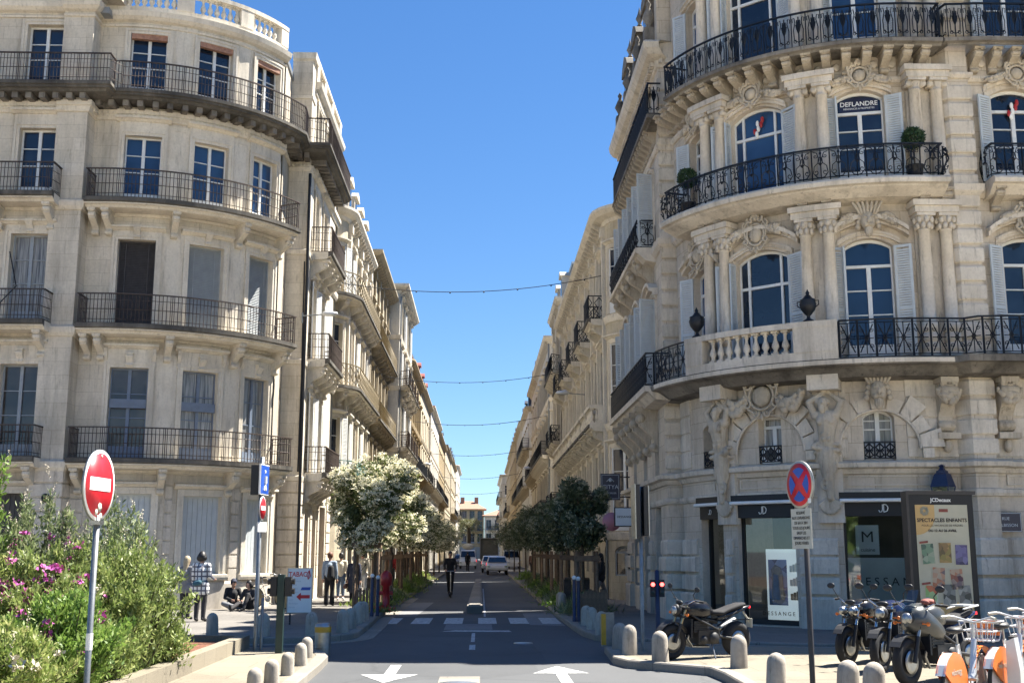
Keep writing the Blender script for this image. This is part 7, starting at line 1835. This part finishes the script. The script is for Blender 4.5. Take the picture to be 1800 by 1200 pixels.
# ------------------------------------------------------------ motorcycles
def wheel(par, c, r, w_, spokes=6, rim='black_plastic', tyre='rubber', disc=True, name='wheel', thin=False):
    o = bpy.data.objects.new(name, None)
    mb = MB(); n = 10; prof = [(r-w_*.55+w_*.55*cos(a*2*pi/n), w_*.5*sin(a*2*pi/n)) for a in range(n+1)]; mb.lathe(prof, (0,0,0), 28, axis='X'); tw = mb.build('wheel', tyre, par, False); tw.location = c
    mb = MB(); ri = r-w_*1.05; mb.lathe([(ri+.012,-w_*.32),(ri-.02,-w_*.28),(ri-.02,w_*.28),(ri+.012,w_*.32)], (0,0,0), 28, axis='X')
    if not thin:
        for k in range(spokes):
            a = 2*pi*k/spokes
            for d in (-.10,.10): mb.tube([(0,.03*cos(a),.03*sin(a)),(0,ri*.98*cos(a+d),ri*.98*sin(a+d))], .011, 5)
        mb.lathe([(0.001,-.05),(.045,-.05),(.045,.05),(0.001,.05)], (0,0,0), 12, axis='X')
    else:
        for k in range(20): a = 2*pi*k/20; mb.tube([((k % 2-.5)*.05,.02*cos(a),.02*sin(a)),(0,ri*cos(a+.25),ri*sin(a+.25))], .0018, 3, smooth=False, cap=False)
        mb.lathe([(0.001,-.035),(.022,-.035),(.022,.035),(0.001,.035)], (0,0,0), 10, axis='X')
    mb.build('rim', rim, tw, False)
    if disc:
        for s in ((-1, 1) if disc == 2 else (1,)):
            mb = MB(); mb.lathe([(.10,s*.065),(.15,s*.065),(.15,s*.070),(.10,s*.070)], (0,0,0), 24, axis='X'); mb.build('brake_disc', 'steel', tw, False)
    return tw
def motorcycle(label, loc, rz, tank='black_paint', fork='gold_metal', fair=None, sc=1.0, light=1, group=None, tail='black_paint', exh='steel'):
    """forward = -Y"""
    t = thing('motorcycle', label, 'motorcycle', loc, rz, group); t.scale = (sc,)*3
    WF, WR_ = -.74, .70
    wheel(t, (0,WF,.305), .305, .125, 5, disc=2); wheel(t, (0,WR_,.31), .31, .17, 5)
    for s in (-1, 1):
        mb = MB(); mb.tube([(s*.105,WF,.30),(s*.105,WF+.12,.62)], .030, 8); mb.build('fork_lower', 'black_plastic', t, False)
        mb = MB(); mb.tube([(s*.105,WF+.10,.56),(s*.105,WF+.24,.92)], .024, 8); mb.build('fork', fork, t, False)
    mb = MB(); mb.box(-.15,.15,WF+.17,WF+.28,.86,.90); mb.box(-.14,.14,WF+.13,WF+.24,.72,.75); mb.build('yoke', 'black_plastic', t, False)
    mb = MB()
    for k in range(9):
        a0 = R(35+14*k); a1 = R(35+14*(k+1)); r0 = .335
        mb.add([(-.075,WF-r0*cos(a0),.305+r0*sin(a0)),(.075,WF-r0*cos(a0),.305+r0*sin(a0)),(.075,WF-r0*cos(a1),.305+r0*sin(a1)),(-.075,WF-r0*cos(a1),.305+r0*sin(a1)),(-.075,WF-(r0+.012)*cos(a0),.305+(r0+.012)*sin(a0)),(.075,WF-(r0+.012)*cos(a0),.305+(r0+.012)*sin(a0)),(.075,WF-(r0+.012)*cos(a1),.305+(r0+.012)*sin(a1)),(-.075,WF-(r0+.012)*cos(a1),.305+(r0+.012)*sin(a1))], [(0,1,2,3),(7,6,5,4),(0,3,7,4),(1,5,6,2)])
    mb.build('mudguard', 'black_plastic', t, False)
    b = MB(); b.tube([(s*.0,WF+.24,.80),(0,-.25,.70),(0,.25,.62)], .045, 8)
    for s in (-1, 1): b.tube([(s*.06,WF+.26,.82),(s*.17,-.22,.66),(s*.16,.16,.50),(s*.12,.22,.36)], .022, 6); b.tube([(s*.10,.2,.55),(s*.11,.62,.80)], .018, 6); b.tube([(s*.12,.22,.38),(s*.12,WR_,.31)], .026, 6)
    b.build('frame', 'black_plastic', t, False)
    e = MB(); e.box(-.17,.17,-.28,.18,.26,.50); e.box(-.14,.14,-.36,-.06,.46,.66); e.lathe([(0.001,-.20),(.10,-.20),(.10,.20),(0.001,.20)], (0,.06,.36), 14, axis='X'); e.lathe([(0.001,-.19),(.07,-.19),(.07,.19),(0.001,.19)], (0,-.16,.34), 14, axis='X')
    for k in range(5): e.box(-.155,.155,-.37,-.04,.47+.04*k,.485+.04*k)
    en = e.build('engine', 'black_plastic', t, False)
    e = MB(); e.box(-.16,.16,-.44,-.40,.38,.70); e.build('radiator', 'iron_black', t, False)
    e = MB()
    for k in (-1, 0, 1): e.tube([(k*.09,-.36,.54),(k*.09,-.46,.36),(k*.07,-.34,.22),(k*.04,.05,.20)], .022, 6)
    e.build('exhaust_header', 'steel', t, False)
    e = MB(); e.tube([(-.14,.10,.24),(-.16,.42,.34),(-.17,.50,.42)], .026, 6); e.lathe([(0.001,0),(.055,0),(.06,.05),(.06,.38),(.045,.42),(0.001,.42)], (0,0,0), 14, axis='Y'); n0 = len(e.v)
    M_ = Matrix.Translation((-.17,.44,.46)) @ Matrix.Rotation(R(22), 4, 'X')
    st = 3*6; cnt = 0
    for i in range(n0-84-28, n0) if False else []: pass
    ex = MB(); ex.lathe([(0.001,0),(.055,0),(.06,.05),(.06,.38),(.045,.42),(0.001,.42)], (0,0,0), 14, axis='Y'); e2 = MB(); e2.tube([(-.14,.10,.24),(-.16,.42,.34),(-.17,.50,.46)], .026, 6); e2.merge(ex, lambda x_, y_, z_: tuple(M_ @ Vector((x_, y_, z_)))); e2.build('exhaust', exh, t, False)
    # tank, seat, tail lofted from rings (y, half width, z low, z high)
    def loft(rings, nm, mt, n=12):
        mb = MB(); vs = []
        for y_, hw, z0, z1 in rings:
            zc, hh = (z0+z1)/2, (z1-z0)/2
            for k in range(n): a = 2*pi*k/n; vs.append((hw*(abs(cos(a))**.75)*(1 if cos(a) >= 0 else -1), y_, zc+hh*(abs(sin(a))**.75)*(1 if sin(a) >= 0 else -1)))
        m = len(rings); fs = [(i*n+k,(i+1)*n+k,(i+1)*n+(k+1) % n,i*n+(k+1) % n) for i in range(m-1) for k in range(n)]
        mb.add(vs, fs, 0, True); mb.add(vs[:n], [tuple(range(n))]); mb.add(vs[-n:], [tuple(range(n-1,-1,-1))]); return mb.build(nm, mt, t, False)
    tk = loft([(-.46,.07,.80,.90),(-.40,.15,.72,.98),(-.22,.185,.68,1.02),(-.04,.17,.70,.98),(.08,.11,.74,.88),(.12,.08,.76,.84)], 'fuel_tank', tank)
    loft([(.06,.08,.74,.82),(.12,.13,.73,.83),(.30,.15,.73,.82),(.48,.12,.78,.88),(.72,.11,.84,.94),(.86,.07,.88,.94)], 'seat', 'cloth_black')
    tl = loft([(.20,.10,.64,.74),(.50,.12,.70,.80),(.80,.10,.80,.88),(.98,.04,.85,.89)], 'tail', tail)
    mb = MB(); mb.box(-.05,.05,.975,.99,.84,.88); mb.build('tail_light', 'tail_red', tl, False)
    mb = MB(); mb.tube([(0,.86,.78),(0,1.02,.58)], .02, 5); mb.box(-.08,.08,1.0,1.015,.50,.66); mb.build('number_plate', 'sign_cream', t, False)
    # bars, mirrors, headlight
    mb = MB(); mb.tube([(-.38,WF+.38,1.00),(-.25,WF+.28,1.02),(-.1,WF+.24,.93),(.1,WF+.24,.93),(.25,WF+.28,1.02),(.38,WF+.38,1.00)], .014, 8); hb = mb.build('handlebar', 'chrome', t, False)
    for s in (-1, 1):
        mb = MB(); mb.tube([(s*.27,WF+.29,1.02),(s*.39,WF+.385,1.0)], .02, 8); mb.build('grip', 'rubber', hb, False)
        mb = MB(); mb.tube([(s*.28,WF+.29,1.02),(s*.30,WF+.22,1.12),(s*.36,WF+.24,1.20)], .008, 5); mb.ball((s*.38,WF+.24,1.22), .06, 10, sc=(1.2,.25,.75)); mb.build('mirror', 'black_plastic', hb, False)
        mb = MB(); mb.tube([(s*.25,WF+.27,1.03),(s*.37,WF+.30,1.02)], .006, 4); mb.build('lever', 'chrome', hb, False)
        mb = MB(); mb.tube([(s*.15,WF+.16,.78),(s*.22,WF+.15,.78)], .008, 5); mb.ball((s*.24,WF+.15,.78), .028, 8); mb.build('indicator', 'orange_paint', t, False)
    for x_ in ((0,) if light == 1 else (-.09,.09)):
        mb = MB(); mb.ball((x_,WF+.10,.84), .105 if light == 1 else .08, 14, sc=(1,.85,1)); h = mb.build('headlight', 'black_plastic' if light == 1 else 'chrome', t, False)
        mb = MB(); r_ = .078 if light == 1 else .062; mb.lathe([(0.001,-.035),(r_*.6,-.028),(r_,0),(r_,.02)], (x_,WF+.035,.84), 18, axis='Y'); mb.build('lens', 'steel', h, False)
    mb = MB(); mb.ball((0,WF+.16,.97), .06, 8, sc=(1.7,.6,.7)); mb.build('instrument', 'black_plastic', t, False)
    if fair:
        loft([(WF+.02,.04,.74,.86),(WF+.10,.13,.66,.98),(WF+.24,.20,.62,1.02),(WF+.42,.22,.56,.92),(WF+.60,.20,.52,.80),(WF+.72,.15,.58,.72)], 'fairing', fair)
        mb = MB(); mb.add([(-.10,WF+.06,.94),(.10,WF+.06,.94),(.07,WF+.26,1.20),(-.07,WF+.26,1.20)], [(0,1,2,3)]); mb.build('windscreen', 'shop_glass', t, False)
    mb = MB(); mb.tube([(.12,.05,.28),(.30,.0,.03)], .012, 6); mb.build('kickstand', 'steel', t, False)
    mb = MB(); mb.box(-.02,.02,WR_-.1,WR_+.3,.63,.645); mb.build('rear_mudguard', 'black_plastic', t, False)
    return t
x, y, _ = G(1242,1157)
t = motorcycle('lone black naked motorcycle with gold forks and steel silencer parked before the salon', (x, y+.15, PZ), R(-68), sc=.96)
t.rotation_euler = (0, R(-5), R(-68-180+0)) if False else (R(0), R(4), R(-62))
MG = 'motorcycles parked in a row by the salon'
x, y, _ = G(1500,1172)
t = motorcycle('farthest of the three parked motorcycles, black with two round headlights', (x+.55, y+.75, PZ), R(-48), light=2, fork='chrome', group=MG, sc=1.0)
x, y, _ = G(1530,1180)
t = motorcycle('middle parked motorcycle with dark blue tank and round headlight', (x+.62, y+.40, PZ), R(-42), tank='dark_blue_paint', fork='chrome', group=MG, sc=1.02)
x, y, _ = G(1590,1203)
t = motorcycle('nearest parked motorcycle with matt grey fairing and silver seat rack', (x+.60, y+.30, PZ), R(-52), tank='grey_fairing', fork='steel', fair='grey_fairing', group=MG, sc=1.04, tail='dark_blue_paint', exh='black_plastic')
mb = MB(); mb.box(-.10,.10,.55,.86,.965,.985); mb.tube([(-.12,.5,.93),(-.12,.9,.97),(.12,.9,.97),(.12,.5,.93)], .013, 6); mb.build('rack', 'silver_paint', t, False)
mb = MB(); mb.ball((0,-.16,1.04), .09, 12, sc=(1.1,1.1,.5)); mb.ball((.05,-.30,1.04), .05, 8, sc=(1,1,.7)); mb.build('tank_bag', 'plaster_red', t, False)
# ------------------------------------------------------------ bicycles
def bike(label, loc, rz, kind='city', frame='cloth_cream', group=None, basket=None):
    t = thing('bicycle', label, 'bicycle', loc, rz, group); r = .34; WF, WR_ = -.52, .52
    rim = 'silver_paint' if kind == 'share' else 'gold_metal'
    wheel(t, (0,WF,r), r, .045 if kind == 'share' else .035, rim=rim, disc=0, thin=True); wheel(t, (0,WR_,r), r, .045 if kind == 'share' else .035, rim=rim, disc=0, thin=True)
    f = MB(); rr = .022 if kind == 'share' else .014
    bb = (0,.08,.30); hd = (0,WF+.22,.82); st = (0,.26,.80)
    if kind == 'share':
        f.tube([hd,(0,-.18,.46),bb], [.03,.045,.035], 8); f.tube([bb,st], rr, 8); f.tube([bb,(0,WR_,r)], .018, 6); f.tube([(0,.18,.6),(0,WR_,r)], .016, 6)
    else:
        f.tube([hd,bb], rr, 8); f.tube([hd,(0,.22,.70)], rr, 8); f.tube([bb,st], rr, 8); f.tube([bb,(0,WR_,r)], .010, 6); f.tube([(0,.22,.70),(0,WR_,r)], .009, 6)
    f.build('frame', frame, t, False)
    f = MB(); f.tube([(0,WF+.20,.98),hd,(0,WF+.10,.66),(.0,WF+.06,.60)], .016, 8)
    for s in (-1, 1): f.tube([(s*.03,WF+.08,.66),(s*.045,WF,r)], .012, 6)
    f.build('fork', frame, t, False)
    f = MB(); f.tube([(-.28,WF+.36,1.05),(-.2,WF+.26,1.06),(0,WF+.19,1.0),(.2,WF+.26,1.06),(.28,WF+.36,1.05)], .012, 8); hb = f.build('handlebar', 'silver_paint', t, False)
    for s in (-1, 1): f = MB(); f.tube([(s*.22,WF+.28,1.06),(s*.29,WF+.37,1.05)], .018, 8); f.build('grip', 'sign_cream' if kind == 'share' else 'rubber', hb, False)
    f = MB(); f.tube([(0,.24,.72),(0,.28,.93)], .013, 6); f.build('seat_post', 'steel', t, False)
    f = MB(); f.ball((0,.33,.95), .12, 12, sc=(.75,1.0,.32)); f.ball((0,.20,.96), .06, 10, sc=(.6,1.6,.4)); f.build('saddle', 'black_plastic', t, False)
    f = MB(); f.lathe([(.07,-.006),(.095,-.006),(.095,.006),(.07,.006)], (.05,.08,.30), 20, axis='X'); f.tube([(.06,.08,.30),(.075,.0,.16)], .010, 5); f.tube([(-.06,.08,.30),(-.075,.16,.44)], .010, 5); f.box(.07,.15,-.04,.04,.14,.165); f.box(-.15,-.07,.12,.2,.43,.455); f.build('crank', 'steel', t, False)
    if kind == 'share':
        for s in (-1, 1):
            f = MB(); pts = [(WR_-.40*cos(R(a)), r+.40*sin(R(a))) for a in range(-8, 150, 12)]+[(WR_+.02, r+.02)]
            f.add([(s*.05,a,b) for a, b in pts]+[(s*.035,a,b) for a, b in pts], [tuple(range(len(pts))), tuple(range(2*len(pts)-1, len(pts)-1, -1))]); g = f.build('skirt_guard', 'orange_paint', t, False)
            text('lettering', 'vélomagg', .085, 'sign_cream', g, (s*.053,WR_-.02,r+.20), (R(90),0,R(90*s)), .001)
        f = MB()
        for k in range(9):
            a0, a1 = R(-10+18*k), R(-10+18*(k+1)); q = .395; f.add([(-.05,WR_-q*cos(a0),r+q*sin(a0)),(.05,WR_-q*cos(a0),r+q*sin(a0)),(.05,WR_-q*cos(a1),r+q*sin(a1)),(-.05,WR_-q*cos(a1),r+q*sin(a1))], [(0,1,2,3)])
        f.build('mudguard', 'silver_paint', t, False)
        f = MB(); q = .40
        for k in range(7):
            a0, a1 = R(40+16*k), R(40+16*(k+1)); f.add([(-.04,WF-q*cos(a0),r+q*sin(a0)),(.04,WF-q*cos(a0),r+q*sin(a0)),(.04,WF-q*cos(a1),r+q*sin(a1)),(-.04,WF-q*cos(a1),r+q*sin(a1))], [(0,1,2,3)])
        f.build('mudguard', 'orange_paint', t, False)
        f = MB(); f.add([(-.15,WF+.06,.78),(.15,WF+.06,.78),(.15,WF-.20,.80),(-.15,WF-.20,.80),(-.19,WF+.10,1.04),(.19,WF+.10,1.04),(.20,WF-.28,1.04),(-.20,WF-.28,1.04)], [(0,1,2,3),(0,4,5,1),(1,5,6,2),(2,6,7,3),(3,7,4,0)]); f = MB()
        for z_, q_ in ((.80,0),(.90,.02),(1.0,.04)): f.tube([(-.15-q_,WF+.06+q_,z_),(.15+q_,WF+.06+q_,z_),(.15+q_,WF-.2-q_*2,z_),(-.15-q_,WF-.2-q_*2,z_)], .010, 5, closed=True)
        for a_ in range(-3, 4): f.tube([(a_*.05,WF-.2,.79),(a_*.062,WF-.28,1.0)], .006, 4); f.tube([(a_*.05,WF+.06,.79),(a_*.062,WF+.10,1.0)], .006, 4); f.tube([(a_*.05,WF-.2,.79),(a_*.05,WF+.06,.79)], .006, 4)
        f.build('basket', 'silver_paint', t, False)
        f = MB(); f.box(-.14,.14,WF-.285,WF-.265,.84,1.0); f.build('basket_panel', 'orange_paint', t, False)
        f = MB(); f.tube([(.05,WR_,r),(.1,WR_+.14,.02)], .012, 5); f.build('kickstand', 'steel', t, False)
    return t
x, y, _ = GP(470,1070)
bike('cream bicycle leaning against the pier of the left corner building', (x, y+.25, PZ), R(72), 'city', 'cloth_cream')
BG = 'hire bikes docked at the lower right'
bike('nearest hire bike with orange rear skirt guard and white handlebar', (5.22,12.5,PZ), R(140), 'share', 'silver_paint', BG)
bike('second hire bike with orange guard behind the nearest one', (6.05,13.2,PZ), R(138), 'share', 'silver_paint', BG)
bike('third hire bike with orange basket panel at the right edge', (6.75,14.2,PZ), R(140), 'share', 'silver_paint', BG)
for i, (x, y, lab) in enumerate(((5.85,12.75,'nearest tall pale docking post between the hire bikes'), (6.5,13.6,'second docking post behind the nearest hire bikes'), (5.95,12.0,'docking post at the bottom right corner'))):
    t = thing('docking_post', lab, 'docking post', (x, y, PZ), R(140), 'pale docking posts of the hire bikes')
    f = MB(); f.prism([(-.07,0),(.07,0),(.05,.80),(-.04,.84),(-.08,.5)], -.08, .08); f.build('column', 'silver_paint', t, False); f = MB(); f.box(-.04,.03,-.05,.05,.825,.85); f.build('screen', 'black_plastic', t, False); f = MB(); f.box(-.2,.2,-.2,.2,0,.02); f.build('foot', 'steel', t, False)
# ------------------------------------------------------------ cars far down the street
def car(label, loc, rz, paint='car_white', kind='hatch', group=None):
    t = thing('parked_car' if False else 'car', label, 'car' if kind != 'van' else 'van', loc, rz, group)
    if kind == 'van': W_, L_, prof = .92, 4.9, [(-2.45,.35),(-2.45,.8),(-2.2,1.05),(-1.6,1.2),(-1.05,1.95),(-.8,2.05),(2.35,2.05),(2.45,1.9),(2.45,.35)]
    else: W_, L_, prof = .86, 4.2, [(-2.1,.38),(-2.12,.62),(-1.95,.82),(-1.15,.95),(-.55,1.42),(-.2,1.5),(1.2,1.48),(1.85,1.2),(2.02,.95),(2.08,.6),(2.0,.38)]
    mb = MB(); n = len(prof); secs = [(-W_,.0),(-W_*.96,.0)]
    def ring(x, ins): return [(x, y*(1-.02*ins), z if z < .95 else z-(ins*.06)) for y, z in prof]
    xs = [(-W_*.80,1),(-W_,0),(W_,0),(W_*.80,1)] if False else [(-W_,0),(-W_*.97,0),(W_*.97,0),(W_,0)]
    vs = []
    for sx in (-1, 1):
        for y_, z_ in prof: hw = W_ if z_ <= .96 else W_-.16*(z_-.95)/(.55 if kind != 'van' else 1.1); vs.append((sx*hw, y_, z_))
    fs = [tuple(range(n))[::-1], tuple(range(n, 2*n))]+[(i, (i+1) % n, (i+1) % n+n, i+n) for i in range(n)]
    mb.add(vs, fs); bo = mb.build('body', paint, t, False); bv = bo.modifiers.new('b', 'BEVEL'); bv.width = .06; bv.segments = 3
    if kind == 'van': gl = [[(-.76,2.46,1.2),(.76,2.46,1.2),(.70,2.452,1.8),(-.70,2.452,1.8)], [(-.80,-1.56,1.24),(.80,-1.56,1.24),(.72,-1.10,1.88),(-.72,-1.10,1.88)]]
    else: gl = [[(-.72,2.0,.98),(.72,2.0,.98),(.62,1.36,1.41),(-.62,1.36,1.41)], [(-.76,-1.14,.98),(.76,-1.14,.98),(.64,-.60,1.38),(-.64,-.60,1.38)]]
    for g in gl:
        mb = MB(); sgn_ = 1 if g[0][1] > 0 else -1; mb.add([(a, b+sgn_*.025, c+.03) for a, b, c in g], [(0,1,2,3)]); mb.build('window', 'car_glass', t, False)
    for s in (-1, 1):
        mb = MB(); zt = 1.40 if kind != 'van' else 1.8; hw = W_-.14 if kind != 'van' else W_-.12
        mb.add([(s*(W_+.004),-.85,.98),(s*(W_+.004),1.6,.98),(s*(hw+.02),1.2,zt),(s*(hw+.02),-.5,zt)], [(0,1,2,3)]); mb.build('window', 'car_glass', t, False)
        mb = MB(); mb.box(s*(W_-.05)-.08,s*(W_-.05)+.08,(2.06 if kind != 'van' else 2.44),(2.10 if kind != 'van' else 2.47),.72,.98); mb.build('tail_light', 'tail_red', t, False)
        mb = MB(); mb.box(s*(W_-.16)-.12,s*(W_-.16)+.12,(-2.13 if kind != 'van' else -2.47),(-2.05 if kind != 'van' else -2.40),.62,.76); mb.build('headlight', 'chrome', t, False)
        mb = MB(); mb.ball((s*(W_+.10),-.62,1.0), .10, 8, sc=(1,.6,.7)); mb.build('wing_mirror', paint, t, False)
        for y_ in (-1.3,1.25): wheel(t, (s*(W_-.10),y_,.31), .31, .20, 8, 'silver_paint', disc=0)
    mb = MB(); mb.box(-.26,.26,(2.09 if kind != 'van' else 2.455),(2.105 if kind != 'van' else 2.47),.62,.74); mb.build('number_plate', 'sign_cream', t, False)
    mb = MB(); mb.box(-W_*.95,W_*.95,2.0 if kind != 'van' else 2.40,2.13 if kind != 'van' else 2.50,.30,.50); mb.build('bumper', 'black_plastic', t, False)
    return t
CG = 'cars in the distance down the street'
car('white hatchback driving away in the right lane', (1.35,96,0), R(180+180), 'car_white', 'hatch', CG)
car('second white car just ahead of the white hatchback', (.95,106,0), R(0), 'car_white', 'hatch', CG)
car('white van driving towards the camera with loads on the roof', (-1.4,128,0), R(0), 'car_white', 'van', CG)
car('white van parked beyond the right hand trees', (3.2,122,0), R(0), 'car_white', 'van', CG)
car('grey car parked far beyond the van on the left', (-2.6,150,0), R(0), 'car_grey', 'hatch', CG)
t = thing('lorry', 'dark open backed box lorry standing in the right lane ahead of the cars', 'lorry', (1.1,150,0))
mb = MB(); mb.box(-1.2,1.2,0,7,3.5,3.6); mb.box(-1.2,-1.12,0,7,.9,3.5); mb.box(1.12,1.2,0,7,.9,3.5); mb.box(-1.2,1.2,0,7,.8,.9); mb.box(-1.12,1.12,6.9,7,.9,3.5); mb.build('cargo_box', 'cloth_grey', t, False)
mb = MB(); mb.box(-1.1,1.1,.25,.3,.92,3.45); mb.build('dark_panel', 'dark_room', t, False)  # thin dark sheet just inside the open back
mb = MB(); mb.box(-1.1,1.1,7.3,9.0,.6,2.9); mb.build('cab', 'car_white', t, False)
for s in (-1, 1):
    for y_ in (1.4,7.9): wheel(t, (s*.98,y_,.45), .45, .26, 8, 'steel', disc=0)
mb = MB(); mb.box(-1.2,1.2,-.1,0,.5,.7); mb.build('bumper', 'black_plastic', t, False)
t = thing('roof_load', 'pale bundle tied on the roof of the oncoming van', 'luggage', (-1.4,128.3,2.05)); mb = MB(); mb.ball((0,0,.35), .6, 10, sc=(1.1,1.3,.6)); fuse(mb.build('bundle', 'cloth_cream', t, False), .06)
# ------------------------------------------------------------ unseen tree belt added behind the viewer to darken the lower windows' reflections
rg = np.random.default_rng(91); n = 9000; P = np.stack([-60+120*rg.random(n), -52+8*rg.random(n), 2+11*rg.random(n)**.8+2.0*np.sin(np.arange(n)*.0)], 1); P[:,2] *= (.75+.25*np.sin(P[:,0]*.45)*np.cos(P[:,0]*.17))
V, F = leaves(P, 1.5, .9, rg, .2); o = npmesh('unseen_tree_belt', V, F, 'leaf_green'); tag(o, kind='stuff')
# ------------------------------------------------------------ trim that came out of one loop is split into its separate pieces
def split_apart(ob, gap):
    me = ob.data; nv = len(me.vertices); co = np.empty(nv*3); me.vertices.foreach_get('co', co); co = co.reshape(-1,3)
    par = list(range(nv))
    def find(a):
        while par[a] != a: par[a] = par[par[a]]; a = par[a]
        return a
    polys = [tuple(p.vertices) for p in me.polygons]
    for f in polys:
        r = find(f[0])
        for v in f[1:]: par[find(v)] = r
    root = [find(i) for i in range(nv)]; ids = {}
    for i, r in enumerate(root): ids.setdefault(r, []).append(i)
    keys = list(ids); lo = np.array([co[ids[k]].min(0) for k in keys])-gap/2; hi = np.array([co[ids[k]].max(0) for k in keys])+gap/2
    m = len(keys); q = list(range(m))
    def f2(a):
        while q[a] != a: q[a] = q[q[a]]; a = q[a]
        return a
    for i in range(m):
        ov = np.where(((lo[i] <= hi[i+1:]) & (hi[i] >= lo[i+1:])).all(1))[0]+i+1
        for j in ov: q[f2(int(j))] = f2(i)
    grp = {k: f2(i) for i, k in enumerate(keys)}; gs = sorted(set(grp.values()))
    if len(gs) < 2 or len(gs) > 95: return
    fl = {g: [] for g in gs}
    for f in polys: fl[grp[root[f[0]]]].append(f)
    for n_, g in enumerate(gs):
        fs = fl[g]; used = sorted({v for f in fs for v in f}); mp = {v: i for i, v in enumerate(used)}
        nm = bpy.data.meshes.new(me.name); nm.from_pydata(co[used].tolist(), [], [tuple(mp[v] for v in f) for f in fs])
        for mt in me.materials: nm.materials.append(mt)
        if n_ == 0: ob.data = nm
        else: o2 = bpy.data.objects.new(ob.name.split('.')[0], nm); COL.objects.link(o2); o2.parent = ob.parent; o2.location = ob.location
for ob in list(COL.objects):
    if ob.type == 'MESH' and ob.parent and ob.name.split('.')[0] in ('window_surround','cornice','string_course','plinth','quoin','rustication','arched_hood','arch_voussoir','frieze_panel','entablature_block','awning','chimney','blind_box','blind_roll','drainpipe') and ob.data.users == 1:
        split_apart(ob, .11 if ob.name.startswith(('quoin','rust','plinth','arch_v','cornice')) else .03)
